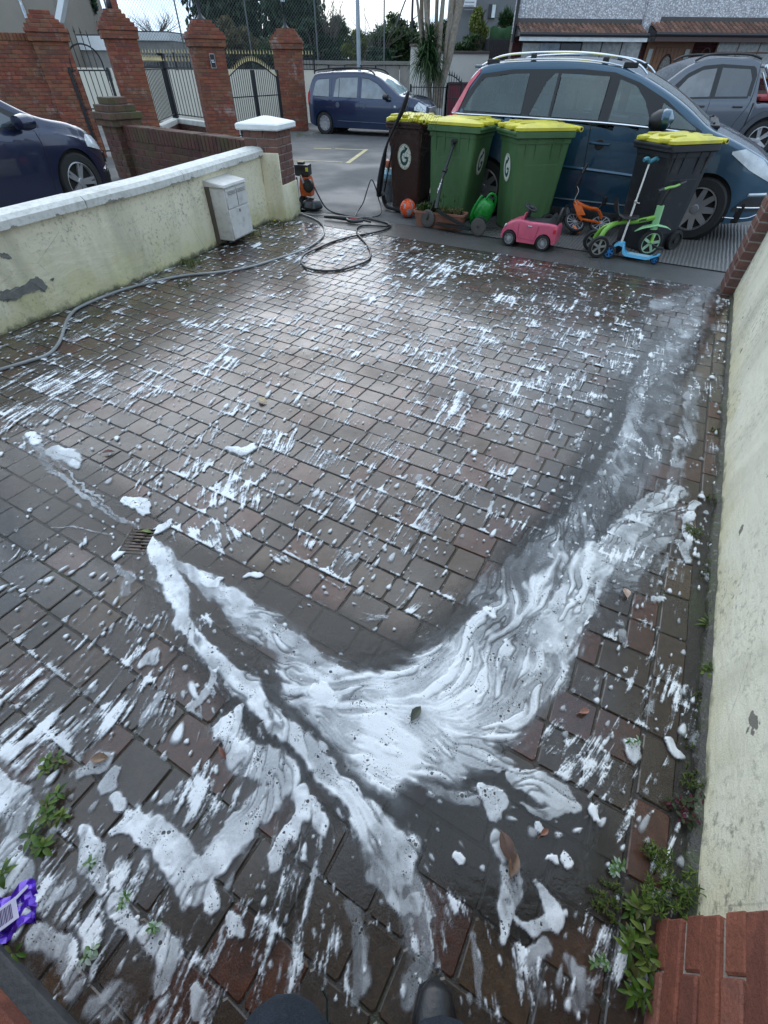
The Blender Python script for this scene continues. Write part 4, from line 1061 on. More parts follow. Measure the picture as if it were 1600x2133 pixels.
# tall brick wall left of the first pillar
wl0 = P1c + Vector((-.22, -.16, 0)); wl1 = wl0 + Vector((-3.3, -1.5, 0)); wd_ = (wl1 - wl0).normalized(); a_w = math.atan2(wd_.y, wd_.x)
ztop = at(20, 66, 11.6).z
t = thing('brick_wall', 'tall red brick wall with a soldier-course top on the far left behind the navy hatchback', 'wall', (wl0.x, wl0.y, 0))
mid = (wl0 + wl1) / 2; Ln = (wl1 - wl0).length
m = MB(); m.box((mid.x, mid.y, ztop / 2), (Ln, .20, ztop - .01), a_w); m.build('mortar_core', MORTAR_D, t, world=True)
me = bmesh_unit(.168, .214, B_RED)
scatter('brick', me, rel(brick_run(wl0, wl1, 0, ztop - .10, .2, .168, .0585, .007), t)[::-1], B_RED, t)
cnt = int(Ln / .062); sm = bmesh_unit(.055, .23, B_RED)
scatter('brick', sm, rel([TR(*(wl0 + wd_ * (.031 + k * .062))[:2], ztop - .045, a_w) @ Matrix.Diagonal((1, 1, .105, 1)) for k in range(cnt)], t), B_RED, t)

# dark brick wall on the neighbour's side with a stepped mossy pier
b0, b1 = Vector((-4.45, 9.95, 0)), Vector((-1.72, 7.95, 0)); bd = (b1 - b0).normalized(); ba = math.atan2(bd.y, bd.x); Lb = (b1 - b0).length; bm_ = (b0 + b1) / 2
t = thing('garden_wall', 'low dark red brick wall with upright bricks along the top, behind the cream wall', 'wall', (b0.x, b0.y, 0))
m = MB(); m.box((bm_.x, bm_.y, .37), (Lb, .205, .73), ba); m.build('mortar_core', MORTAR_D, t, world=True)
scatter('brick', bmesh_unit(.23, .217, B_DARK, True), rel(brick_run(b0, b1, 0, .545, .2, .23, .0905, .010, jit=.004), t), B_DARK, t)
sm = bmesh_unit(.078, .23, B_DARK, True); r_ = random.Random(4)
scatter('brick', sm, rel([TR(*(b0 + bd * (.045 + k * .0885))[:2], .645, ba + r_.uniform(-.02, .02), 0, r_.uniform(-.05, .05)) @ Matrix.Diagonal((1, 1, .20 + r_.uniform(-.008, .004), 1)) for k in range(int(Lb / .0885))], t), B_DARK, t)
pcn = b0 - bd * .22
t = thing('gate_pier', 'mossy brick pier with a stepped top beside the nose of the navy hatchback', 'pier', (pcn.x, pcn.y, 0))
def stepped(parent, c, a, specs, mat, L=.21, H=.0905, j=.010, core=MORTAR_D):
    Ms = []; z = 0
    for w, k in specs:
        m = MB(); m.box((c.x, c.y, z + H * k / 2), (w - .014, w - .014, H * k - .003), a); m.build('mortar_core', core, parent, world=True)
        Ms += pier_bricks((c.x, c.y), a, w, w, z, z + H * k, L, H, j); z += H * k
    scatter('brick', bmesh_unit(L, .10, mat, True), rel(Ms, parent), mat, parent); return z
stepped(t, pcn, ba, [(.44, 7)], B_DARK)
# upper mossy part as its own courses
Ms = []; z = .0905 * 7
for w, k in ((.44, 1), (.54, 1), (.60, 1), (.48, 1), (.34, 1)):
    m = MB(); m.box((pcn.x, pcn.y, z + .045), (w - .014, w - .014, .088), ba); m.build('mortar_core', MORTAR_D, t, world=True)
    Ms += pier_bricks((pcn.x, pcn.y), ba, w, w, z, z + .0905, .21, .0905, .008); z += .0905
scatter('brick', bmesh_unit(.21, .10, B_MOSS, True), rel(Ms, t), B_MOSS, t)

# iron gates and railings
BARM = {}
def vbar(h, r=.009, n=5):
    k = (round(h, 2), r)
    if k not in BARM:
        m = MB(); m.tube([(0, 0, 0), (0, 0, 1)], r, n); me = m.mesh('bar'); me.materials.append(BLK); BARM[k] = me
    return BARM[k]
SPM = MB().lathe([(.004, 0), (.020, .02), (.014, .05), (.002, .11)], 4).mesh('spearhead'); SPM.materials.append(GOLD)
SPB = MB().lathe([(.004, 0), (.020, .02), (.014, .05), (.002, .11)], 4).mesh('spearhead'); SPB.materials.append(BLK)
def railing(name, label, cat, P0, P1, z0, z1, n, topf=None, spear=None, rails=(0.03, .9), r=.009, posts=(0, 1), post_w=.05, group=None, arch=None):
    d = P1 - P0; L = d.length; a = math.atan2(d.y, d.x)
    t = thing(name, label, cat, (P0.x, P0.y, 0), a, group)
    for k in range(n):
        x = L * (k + .5) / n; top = z1 if topf is None else topf((k + .5) / n)
        o = bpy.data.objects.new('bar', vbar(1, r)); C.objects.link(o); o.parent = t; o.location = (x, 0, z0); o.scale = (1, 1, top - z0)
        if spear is not None:
            o = bpy.data.objects.new('spearhead', spear); C.objects.link(o); o.parent = t; o.location = (x, 0, top)
    for f in rails:
        z = z0 + (z1 - z0) * f; m = MB(); m.rbox((L / 2, 0, z), (L, .03, .022), .003); m.build('rail', BLK, t)
    for f in posts:
        m = MB(); m.rbox((L * f, 0, (z0 + z1) / 2), (post_w, post_w, z1 - z0 + .06), .005); m.build('post', BLK, t)
    if topf is not None:
        m = MB(); m.tube([(L * k / 24, 0, topf(k / 24)) for k in range(25)], .014, 6); m.build('arched_rail', BLK, t)
    return t
ga0, ga1 = Vector((-6.36, 12.40, 0)), Vector((-5.80, 12.85, 0))
railing('garden_gate', 'narrow black iron gate with a rounded hoop top between the first two brick pillars', 'gate', ga0, ga1, .08, 1.38, 7, rails=(.02, .55, .99))
tg = thing('gate_hoop', 'curved iron hoop with spear tips above the narrow garden gate', 'gate hoop', (0, 0, 0))
dd = ga1 - ga0
pts_ = [ga0 + dd * (.5 - .42 * math.cos(math.pi * k / 16)) + Vector((0, 0, 1.38 + .36 * math.sin(math.pi * k / 16) ** .7)) for k in range(17)]
m = MB(); m.tube(pts_, .013, 6); m.build('hoop', BLK, tg)
for f in (.3, .45, .6, .75):
    b = ga0 + dd * f; hh = 1.38 + .36 * math.sin(math.acos(max(-1, min(1, (.5 - f) / .42)))) ** .7
    m = MB(); m.tube([(b.x, b.y, 1.38), (b.x, b.y, hh + .14)], .008, 5); m.build('bar', BLK, tg)
    m = MB(); m.lathe([(.004, 0), (.018, .02), (.012, .05), (.002, .1)], 4, TR(b.x, b.y, hh + .14)); m.build('spear_tip', BLK, tg)
# railings either side of the dark post, on low brick walls
mp = at(357, 205, 15.6); mpg = Vector((mp.x, mp.y, 0)); zl = .42
for q0, q1, lab, nb in ((P2c + Vector((.22, .25, 0)), mpg, 'black railings on a low brick wall, left of the dark square post', 15), (mpg, P3c + Vector((-.28, .1, 0)), 'black railings on a low brick wall, right of the dark square post', 11)):
    railing('railings', lab, 'railings', q0, q1, zl + .10, 1.50, nb, spear=SPM, rails=(.02, .88), posts=())
    d = (q1 - q0); a = math.atan2(d.y, d.x); mm = (q0 + q1) / 2
    t = thing('low_wall', 'low brick wall with a white ledge under the ' + ('left' if nb == 15 else 'right') + ' run of black railings', 'wall', (q0.x, q0.y, 0))
    m = MB(); m.box((mm.x, mm.y, .18), (d.length, .15, .36), a); m.build('mortar_core', MORTAR_D, t, world=True)
    scatter('brick', bmesh_unit(.168, .165, B_DARK), rel(brick_run(q0, q1, 0, .37, .2, .168, .0585, .007), t), B_DARK, t)
    m = MB(); m.rbox((mm.x, mm.y, .415), (d.length, .17, .10), .008, a); m.build('ledge', M_('white_ledge_paint', (.66, .65, .60), .6), t, world=True)
t = thing('gate_post', 'dark square iron post between the two runs of railings', 'post', mpg)
m = MB(); m.rbox((0, 0, 1.0), (.13, .13, 1.25), .008); m.build('shaft', M_('blue_black_iron', (.012, .014, .022), .4), t); m = MB(); m.rbox((0, 0, 1.64), (.16, .16, .03), .006); m.build('cap', BLK, t)
# double gate between third and fourth pillar
g0, g1 = Vector((-3.86, 14.85, 0)), Vector((-3.45, 18.25, 0))
gq0 = at(478, 200, 15.4); gq1 = at(582, 200, 17.2); g0 = Vector((gq0.x, gq0.y, 0)); g1 = Vector((gq1.x, gq1.y, 0))
railing('driveway_gate', 'black double driveway gate with an arched top and gold spearheads beside the lantern pillar', 'gate', g0, g1, .10, 1.34, 25, topf=lambda f: 1.22 + .30 * math.sin(math.pi * f) ** 1.2, spear=SPM, rails=(.02, .22, .62), posts=(0, .5, 1), post_w=.07)
t = thing('planter_box', 'dark planter box with a small shrub behind the double gate', 'planter', (g0.x + .25, g0.y + .5, 0))
m = MB(); m.rbox((0, 0, .14), (.4, .3, .28), .01); m.build('tub', M_('slate_tub', (.03, .04, .045), .5), t)

# cream wall with black railings and gold tips behind
cw0, cw1 = at(118, 150, 21), at(660, 146, 21); t = thing('cream_wall', 'long cream painted wall behind the gates and brick pillars', 'wall', (cw0.x, 21, 0))
m = MB(); m.box(((cw0.x + cw1.x) / 2, 21.1, cw1.z / 2), (cw1.x - cw0.x, .2, cw1.z)); m.build('wall_panel', M_('cream_wall_paint', (.62, .58, .48), .7, var=.06, scale=2, bump=.2), t, world=True)
railing('railings', 'black railings with gold spear tips along the top of the long cream wall', 'railings', Vector((at(272, 140, 21).x, 21, 0)), Vector((at(655, 140, 21).x, 21, 0)), cw1.z, at(400, 112, 21).z, 62, spear=SPM, rails=(.05, .8), posts=(0, .25, .5, .75, 1))
RB = M_('grey_shed_wall', (.26, .25, .23), .8, var=.15, scale=3); WF = M_('white_fascia', (.72, .74, .74), .5, var=.05); ROOFD = M_('dark_flat_roof', (.06, .06, .06), .7)
def shed(px0, px1, pt, pf, pb, Y, label, name='flat_roofed_shed'):
    a, b = at(px0, pt, Y), at(px1, pt, Y); zf = at(px0, pf, Y).z
    t = thing(name, label, 'shed', ((a.x + b.x) / 2, Y, 0)); w = b.x - a.x
    m = MB(); m.box((0, 1.2, zf / 2), (w * .97, 2.4, zf)); m.build('wall', RB, t)
    m = MB(); m.rbox((0, 1.2, (zf + a.z) / 2), (w, 2.6, a.z - zf), .01); m.build('fascia', WF, t)
    m = MB(); m.box((0, 1.2, a.z + .02), (w * .96, 2.5, .04)); m.build('roof', ROOFD, t)
shed(272, 352, 67, 84, 0, 26, 'flat-roofed grey shed with a white fascia seen between the second and third pillars')
shed(132, 216, 74, 104, 0, 25, 'flat-roofed grey shed with a deep white fascia seen above the narrow gate')
# vehicles' roofs behind the railings: a long dark low roof line
t = thing('parked_car', 'dark car roof seen behind the gold-tipped railings', 'car', (at(330, 140, 23).x, 23.4, 0))
prof = [(-1.9, .2), (-1.9, .78), (-1.5, .92), (-1.0, 1.30), (-.2, 1.42), (.6, 1.36), (1.2, .98), (1.95, .82), (2.0, .2)]
m = MB(); m.prism([(x, z) for x, z in prof], 1.4, TR(0, .7, 0, 0, R(90))); m.build('body', M_('dark_car_paint', (.02, .025, .035), .2, coat=.6), t)
m = MB(); m.prism([(-1.35, .95), (-.95, 1.24), (-.2, 1.35), (.5, 1.30), (1.0, 1.0)], .02, TR(0, -.705, 0, 0, R(90))); m.build('window', M_('car_roof_glass', (.25, .3, .33), .1), t)

# grey concrete wall at the back and the things over it
a, b = at(600, 130, 24), at(862, 131, 24)
CONC = M_('stained_concrete_wall', (.26, .245, .22), .8, var=.25, scale=1.2, bump=.3, dirt=.5)
t = thing('concrete_wall', 'grey stained concrete panel wall at the back of the street', 'wall', (a.x, 24, 0))
n_p = 9; w_ = (b.x - a.x) / n_p
for k in range(n_p):
    m = MB(); m.rbox((a.x + (k + .5) * w_, 24.1 + random.uniform(-.006, .006), b.z / 2 - .04), (w_ - .012, .14, b.z - .08), .006); m.build('panel', CONC, t, world=True)
m = MB(); m.rbox(((a.x + b.x) / 2, 24.1, b.z - .01), (b.x - a.x, .24, .10), .012); m.build('coping', M_('concrete_coping', (.20, .19, .17), .8), t, world=True)
a = at(866, 97, 22)
t = thing('cream_pillar', 'tall slim cream pillar left of the spiky palm', 'pillar', (a.x, 22, 0))
m = MB(); m.rbox((0, 0, a.z / 2), (.32, .32, a.z), .012); m.build('shaft', M_('cream_pillar_paint', (.66, .64, .58), .7, dirt=.2), t); m = MB(); m.rbox((0, 0, a.z + .03), (.40, .40, .06), .012); m.build('cap', M_('brown_cap', (.12, .09, .07), .7), t)
a, b = at(868, 104, 23), at(1019, 112, 23)
t = thing('garden_wall', 'cream rendered wall with a dark coping behind the spiky palm', 'wall', (a.x, 23, 0))
m = MB(); m.box(((a.x + b.x) / 2, 23.1, b.z / 2), (b.x - a.x, .2, b.z)); m.build('wall_panel', M_('cream_garden_paint', (.56, .54, .50), .7, var=.08, scale=1.5), t, world=True)
m = MB(); m.rbox(((a.x + b.x) / 2, 23.1, b.z + .03), (b.x - a.x, .28, .07), .01); m.build('coping', M_('dark_wall_coping', (.07, .06, .055), .7), t, world=True)
# lamp post, wires and pole
t = thing('street_lamp', 'galvanised steel lamp post rising behind the roof of the blue estate car', 'street lamp', (at(747, 100, 22.5).x, 22.5, 0))
m = MB(); m.tube([(0, 0, 0), (0, 0, 1.4), (0, 0, 1.42), (0, 0, 5.5)], [.10, .10, .075, .06], 12); m.build('column', M_('galvanised_steel', (.33, .38, .42), .4, .5, var=.1), t, smooth=True)
m = MB(); m.tube(smooth_path([(0, 0, 5.5), (0, -.3, 5.9), (0, -1.0, 6.0)], 4), .04, 8); m.build('arm', BLK, t); m = MB(); m.rbox((0, -1.3, 6.0), (.25, .6, .12), .03); m.build('lamp_head', M_('lamp_head_grey', (.4, .4, .4), .4), t)
pw = at(866, 80, 30)
t = thing('telegraph_pole', 'thin dark utility pole seen behind the hedge with a slanting stay wire', 'pole', (pw.x - .2, 30, 0))
m = MB(); m.tube([(0, 0, 0), (0, 0, 7)], [.06, .045], 8); m.build('pole', M_('creosote_timber', (.05, .05, .055), .7), t)
q0, q1 = at(798, 125, 30), at(845, 0, 30); m = MB(); d = (q1 - q0) * 1.4; m.tube([q0, q0 + d], .035, 5); m.build('stay_rod', M_('dark_stay', (.10, .11, .12), .5), t, world=True)
q0, q1 = at(762, 125, 28), at(760, -20, 28); t = thing('aerial_cable', 'thin cable dropping beside the street lamp', 'cable', q0); m = MB(); m.tube([q0, q1 + Vector((0, 0, 3))], .012, 4); m.build('cable', BLK, t, world=True)

# tall chain-link fence over the back wall
WIRE = M_('fence_wire', (.14, .16, .16), .5, .4)
def chain_link(px0, px1, Y, z0, z1, label):
    xa, xb = at(px0, 100, Y).x, at(px1, 100, Y).x
    t = thing('mesh_fence', label, 'fence', (xa, Y, 0))
    m = MB(); s = .11; h = z1 - z0; k = int((xb - xa + h) / s); r = .0042
    for i in range(k):
        for dr in (1, -1):
            x0 = (xa + i * s - h) if dr == 1 else (xa + i * s); x1 = x0 + h * dr
            zz0, zz1 = z0, z1
            if x0 < xa: zz0 += (xa - x0); x0 = xa
            if x0 > xb: zz0 += (x0 - xb); x0 = xb
            if x1 > xb: zz1 -= (x1 - xb); x1 = xb
            if x1 < xa: zz1 -= (xa - x1); x1 = xa
            if zz1 - zz0 < .05: continue
            V = []
            for (X, Z) in ((x0, zz0), (x1, zz1)): V += [(X - r, Y, Z), (X + r, Y - r, Z), (X + r, Y + r, Z)]
            m.add(V, [(0, 1, 4, 3), (1, 2, 5, 4), (2, 0, 3, 5)])
    o = m.build('wire_mesh', WIRE, t, world=True); o['kind'] = 'stuff'
    x = xa
    while x <= xb + .01:
        m = MB(); m.tube([(x, Y + .03, 0), (x, Y + .03, z1)], .03, 6); m.build('post', WIRE, t, world=True); x += (xb - xa) / 4
chain_link(245, 800, 25.2, 1.3, 4.6, 'very tall chain-link fence rising behind the brick pillars and the back wall')

# ---------------------------------------------------------------- house on the right with pebble-dashed front
PEB = N('pebble_dash'); p = PEB.coord()
v = PEB.vor(26, p, 'Color'); vd = PEB.vor(26, p); c = PEB.mix(PEB.sep(v)[0], (.42, .41, .42), (.88, .87, .89)); c = PEB.mix(PEB.mapr(vd, .3, .6, 0, .6), c, (.24, .235, .24))
PEBM = PEB.done(PEB.bsdf(c, .8, 0, .3, PEB.bump(vd, .8, .02)))
MAROON = brick_mat('maroon_brick', [(.085, .022, .025), (.07, .02, .022), (.095, .028, .028)])
xL, xR = at(1085, 0, 20).x, 17.0
hs = thing('terraced_house', 'pebble-dashed house front with two tiled canopies over the ground floor', 'house', (xL, 20, 0))
m = MB(); zc = at(1200, 76, 20).z
m.box(((xL + xR) / 2, 20.45, 2.2 + 2.2), (xR - xL, .5, 4.4)); m.build('upper_wall', PEBM, hs, world=True)
m = MB(); m.box(((xL + xR) / 2, 20.52, 1.08), (xR - xL, .4, 2.2)); m.build('lower_wall', MORTAR_D, hs, world=True)
strip0 = at(1345, 60, 20).x; strip1 = at(1372, 60, 20).x
m = MB(); m.box(((strip0 + strip1) / 2 - .02, 20.17, 3.2), (strip1 - strip0 + .10, .10, 2.3)); m.build('pebble_strip', PEBM, hs, world=True)
Lx = xR - xL; me = bmesh_unit(.168, .06, MAROON)
Ms = []
for kx in range(28):      # courses only where the brick shows
    pass
brs = brick_run(Vector((xL, 20.31, 0)), Vector((13.0, 20.31, 0)), 1.0, 2.12, .1, .168, .0585, .006)
scatter('brick', me, rel(sorted(brs, key=lambda M: -M.translation.z), hs), MAROON, hs)
# canopies with pantiles
def pantile():
    m = MB(); V = []; n_ = 7; L = .30
    for j, y in enumerate((0, -L)):
        for i in range(n_):
            x = i / (n_ - 1); z = .022 * math.sin(x * 2 * math.pi) + (.0 if j == 0 else .012)
            V.append((x * .165 - .082, y, z))
    for j, y in enumerate((0, -L)):
        for i in range(n_):
            x = i / (n_ - 1); z = .022 * math.sin(x * 2 * math.pi) + (.0 if j == 0 else .012) - .016
            V.append((x * .165 - .082, y, z))
    F = [(i, i + 1, n_ + i + 1, n_ + i) for i in range(n_ - 1)] + [(2 * n_ + i, 3 * n_ + i, 3 * n_ + i + 1, 2 * n_ + i + 1) for i in range(n_ - 1)]
    F += [(n_ + i, n_ + i + 1, 3 * n_ + i + 1, 3 * n_ + i) for i in range(n_ - 1)] + [(0, n_, 3 * n_, 2 * n_), (n_ - 1, 3 * n_ - 1, 4 * n_ - 1, 2 * n_ - 1)]
    m.add(V, F); return m.mesh('roof_tile')
TILE = brick_mat('weathered_pantile', [(.20, .10, .07), (.25, .13, .095), (.16, .085, .065), (.28, .15, .11), (.13, .08, .065)], mossy=.15)
ptm = pantile(); ptm.materials.append(TILE)
def canopy(px0, px1, ytop, ybot, fas, fasmat, lab):
    x0, x1 = at(px0, 60, 19.6).x, at(px1, 60, 19.6).x; zt_, zb = at(px0, ytop + 8, 20.1).z, at(px0, ybot - 6, 19.35).z
    rise = zt_ - zb; run = .80; sl = math.atan2(rise, run); ln = math.hypot(rise, run)
    cn = thing('x', '', '') ; bpy.data.objects.remove(cn)
    rf = MB().box(((x0 + x1) / 2, 19.75, (zt_ + zb) / 2 - .03), (x1 - x0, ln, .03), 0).v
    m = MB(); m.prism([(19.30, zb - .05), (20.2, zt_ - .06), (20.2, zb - .05)], x1 - x0, Matrix(((0, 0, 1, x0), (1, 0, 0, 0), (0, 1, 0, 0), (0, 0, 0, 1))))
    r0 = m.build('canopy_roof', M_('canopy_soffit', (.05, .045, .045), .7), hs, world=True)
    rows = 3; Ms = []
    for k in range(rows):
        f = k / rows; y = 20.2 - run * f - .02; z = zt_ - rise * f + .005
        for i in range(int((x1 - x0) / .15)):
            Ms.append(TR(x0 + .09 + i * .15, y, z) @ Matrix.Rotation(sl, 4, 'X') @ Matrix.Diagonal((1, ln / rows / .30 * 1.18, 1, 1)))
    bi = r0.matrix_parent_inverse.copy(); base = Matrix.LocRotScale(hs.location, hs.rotation_euler, hs.scale).inverted()
    for M in Ms:
        o = bpy.data.objects.new('roof_tile', ptm); C.objects.link(o); o.parent = r0; o.matrix_parent_inverse = Matrix(); o.matrix_basis = M
    m = MB(); m.rbox(((x0 + x1) / 2, 20.24, zt_ + .045), (x1 - x0 + .1, .10, .13), .01); m.build('flashing', M_('lead_flashing', (.075, .065, .062), .6), hs, world=True)
    m = MB(); m.tube([(x0 - .05, 19.33, zb - .03), (x1 + .05, 19.33, zb - .03)], .045, 8); m.build('gutter', M_('dark_gutter', (.02, .018, .022), .4), hs, world=True)
    m = MB(); m.rbox(((x0 + x1) / 2, 19.36, zb - .12), (x1 - x0 + .06, .04, fas), .005); m.build('fascia', fasmat, hs, world=True)
canopy(1084, 1346, 40, 74, .09, M_('white_fascia_board', (.62, .63, .62), .5), 1)
canopy(1366, 1720, 37, 74, .12, M_('brown_fascia_board', (.06, .03, .025), .5), 2)
m = MB(); m.tube([(xL - .03, 20.12, 2.0), (xL - .03, 20.12, 6.5)], .05, 8); m.build('downpipe', BLK, hs, world=True)
# openings
NETC = M_('net_curtain_glass', (.42, .43, .42), .12, var=.35, scale=9); DKG = M_('dark_room_glass', (.02, .022, .025), .08)
def window(px0, px1, py0, py1, Y, fr, cols, rows, name='window', glass=NETC, fw=.035, parent=None):
    a, b = at(px0, py0, Y), at(px1, py1, Y); x0, x1, z1, z0 = a.x, b.x, a.z, b.z
    wdw = MB().rbox(((x0 + x1) / 2, Y + .03, (z0 + z1) / 2), (x1 - x0, .05, z1 - z0), .004).build(name, fr, parent or hs, world=True)
    cw, rh = (x1 - x0 - fw) / cols, (z1 - z0 - fw) / rows
    for i in range(cols):
        for j in range(rows):
            m = MB(); m.box((x0 + fw / 2 + (i + .5) * cw, Y, z0 + fw / 2 + (j + .5) * rh), (cw - fw, .012, rh - fw)); o = m.build('pane', glass, wdw); o.matrix_parent_inverse = (Matrix.Translation(-(parent or hs).location) if False else Matrix()); 
    return wdw
DKF = M_('dark_brown_frame', (.035, .02, .018), .4); OAK = M_('orange_oak_frame', (.22, .085, .028), .4, var=.25, scale=10)
window(1088, 1118, 86, 150, 20.22, DKF, 1, 1); window(1124, 1158, 86, 150, 20.22, DKF, 1, 1, glass=M_('blue_grey_pane', (.25, .33, .42), .08, var=.5, scale=5))
window(1160, 1218, 82, 150, 20.24, DKF, 1, 1, glass=DKG)
window(1214, 1322, 80, 150, 20.22, DKF, 3, 1)
window(1500, 1640, 80, 165, 20.22, OAK, 4, 3)
# timber door with an oval light
a, b = at(1352, 84, 20.2), at(1450, 84, 20.2)
m = MB(); m.rbox(((a.x + b.x) / 2, 20.24, a.z / 2), (b.x - a.x, .06, a.z), .005); dr = m.build('door', OAK, hs, world=True)
cx = (a.x + b.x) / 2
for i in range(7):
    m = MB(); m.rbox((cx - .36 + i * .12, 20.20, .98), (.115, .02, 1.9), .004); o = m.build('board', OAK, dr); o.matrix_parent_inverse = Matrix()
m = MB(); m.lathe([(.16, 0), (.16, .02)], 20, TR(cx, 20.195, 1.42) @ Matrix.Rotation(R(90), 4, 'X'), 1, 2.0); o = m.build('oval_light', M_('leaded_glass', (.16, .15, .12), .2, var=.6, scale=22), dr); o.matrix_parent_inverse = Matrix()
m = MB(); m.tube([(cx + .19 * math.cos(t_), 20.18, 1.42 + .36 * math.sin(t_)) for t_ in np.linspace(0, 2 * math.pi, 20, endpoint=False)], .02, 6, closed=True); o = m.build('oval_moulding', DKF, dr); o.matrix_parent_inverse = Matrix()
for s_ in (-1, 1):
    m = MB(); m.box((cx + s_ * .58, 20.19, 1.3), (.14, .02, 1.2)); o = m.build('side_light', M_('side_light_glass', (.30, .32, .30), .1, var=.4, scale=6), dr); o.matrix_parent_inverse = Matrix()
a = at(1466, 122, 20.1)
t = thing('door_wreath', 'purple and white hanging wreath between the oak door and the window', 'wreath', a); m = MB(); m.lathe([(.02, -.16), (.10, -.10), (.12, 0), (.07, .06), (.03, .1)], 10, sx=1, sy=.5); m.build('purple_bow', M_('purple_ribbon', (.16, .06, .30), .5), t, smooth=True)
m = MB(); m.tube([(.13 * math.cos(t_), 0, .08 + .16 * math.sin(t_)) for t_ in np.linspace(0, 6.283, 16, endpoint=False)], .015, 5, closed=True); m.build('ring', M_('wreath_twig', (.16, .10, .08), .8), t)

# grey rendered building further back, netting, shed
x0, x1 = at(952, 0, 28).x, at(1083, 0, 28).x
t = thing('grey_building', 'dark grey rendered building side beyond the cream wall', 'building', (x0, 28, 0))
m = MB(); m.box(((x0 + x1) / 2 + 1, 30, 3.5), (x1 - x0 + 2, 4, 7)); m.build('wall', M_('dark_grey_render', (.17, .18, .18), .8, var=.12, scale=.8, dirt=.25), t, world=True)
a, b = at(1020, 8, 27.9), at(1031, 38, 27.9)
wdw = MB().rbox(((a.x + b.x) / 2, 27.97, (a.z + b.z) / 2), (b.x - a.x, .08, a.z - b.z), .01).build('window', M_('window_reveal', (.05, .05, .055), .6), t, world=True)
m = MB(); m.box(((a.x + b.x) / 2 + .06, 27.92, (a.z + b.z) / 2), ((b.x - a.x) * .5, .02, (a.z - b.z) * .92)); o = m.build('pane', M_('bright_pane', (.7, .75, .75), .1), wdw); o.matrix_parent_inverse = Matrix()
m = MB(); q = at(994, 18, 27.8); m.tube([(q.x, 27.85, 0), (q.x, 27.85, q.z)], .06, 8); m.build('downpipe', DKF, t, world=True)
m = MB(); q1 = at(968, 104, 27.8); m.tube([(q1.x, 27.8, q1.z), (q.x, 27.8, q.z)], .02, 5); m.build('cable', DKF, t, world=True)
a, b = at(966, -14, 27.6), at(992, 14, 27.6)
t = thing('estate_sign', 'white sign board on the grey building, its lower edge just in view', 'sign', ((a.x + b.x) / 2, 27.7, (a.z + b.z) / 2)); m = MB(); m.rbox((0, 0, 0), (b.x - a.x, .04, a.z - b.z), .005); m.build('board', WF, t)
for k in range(4): m = MB(); m.box((0, -.023, -.25 + k * .1), ((b.x - a.x) * .7, .002, .025)); m.build('text_line', M_('sign_print', (.25, .22, .25), .6), t)
a, b = at(1022, 58, 24.5), at(1074, 82, 24.5)
t = thing('green_netting', 'dark green windbreak netting above the black shed', 'netting', ((a.x + b.x) / 2, 24.5, b.z))
m = MB(); rings = []
for k in range(12):
    x = (a.x - b.x) / 2 + (b.x - a.x) * k / 11; y = .05 * math.sin(k * 1.3)
    rings.append([(x, y, 0), (x, y - .03, (a.z - b.z) * .5), (x, y, a.z - b.z + .06 * math.sin(k)), (x, y + .03, a.z - b.z), (x, y + .03, 0)])
m.loft(rings); m.build('net', M_('green_mesh_cloth', (.03, .085, .03), .8, var=.4, scale=30), t, smooth=True)
a, b = at(1018, 80, 24), at(1072, 80, 24)
t = thing('black_shed', 'black corrugated shed between the cream wall and the pebble-dashed house', 'shed', ((a.x + b.x) / 2, 24, 0))
m = MB(); m.box((0, .5, a.z / 2), (b.x - a.x, 1, a.z)); m.build('wall', M_('black_sheet', (.022, .020, .022), .6), t)
for k in range(14): m = MB(); m.rbox(((a.x - b.x) / 2 + (b.x - a.x) * (k + .5) / 14, -.015, a.z / 2), (.05, .03, a.z - .04), .01); m.build('rib', M_('black_sheet_rib', (.03, .027, .028), .5) if k == 0 else bpy.data.materials['black_sheet_rib'], t)
# railings and hoop gate by the palm, with a maroon panel behind
railing('railings', 'low black railings in front of the spiky palm', 'railings', Vector((at(855, 190, 18.6).x, 18.6, 0)), Vector((at(931, 190, 18.6).x, 18.6, 0)), .05, at(900, 178, 18.6).z, 15, rails=(.05, .96))
railing('side_gate', 'small black hooped side gate in front of the maroon panel', 'gate', Vector((at(931, 190, 18.6).x, 18.6, 0)), Vector((at(962, 190, 18.6).x, 18.6, 0)), .05, at(940, 175, 18.6).z, 6, topf=lambda f: at(940, 175, 18.6).z + .2 * math.sin(math.pi * (.5 + f / 2)), spear=SPB, rails=(.05, .7))
a, b = at(936, 176, 19.2), at(975, 176, 19.2)
t = thing('maroon_panel', 'maroon painted panel behind the small side gate', 'panel', ((a.x + b.x) / 2, 19.3, 0)); m = MB(); m.rbox((0, 0, a.z / 2), (b.x - a.x, .06, a.z), .01); m.build('board', M_('maroon_paint', (.11, .012, .022), .5), t)
m = MB(); m.rbox((0, 0, a.z + .03), (b.x - a.x + .05, .12, .06), .01); m.build('top', DKF, t)

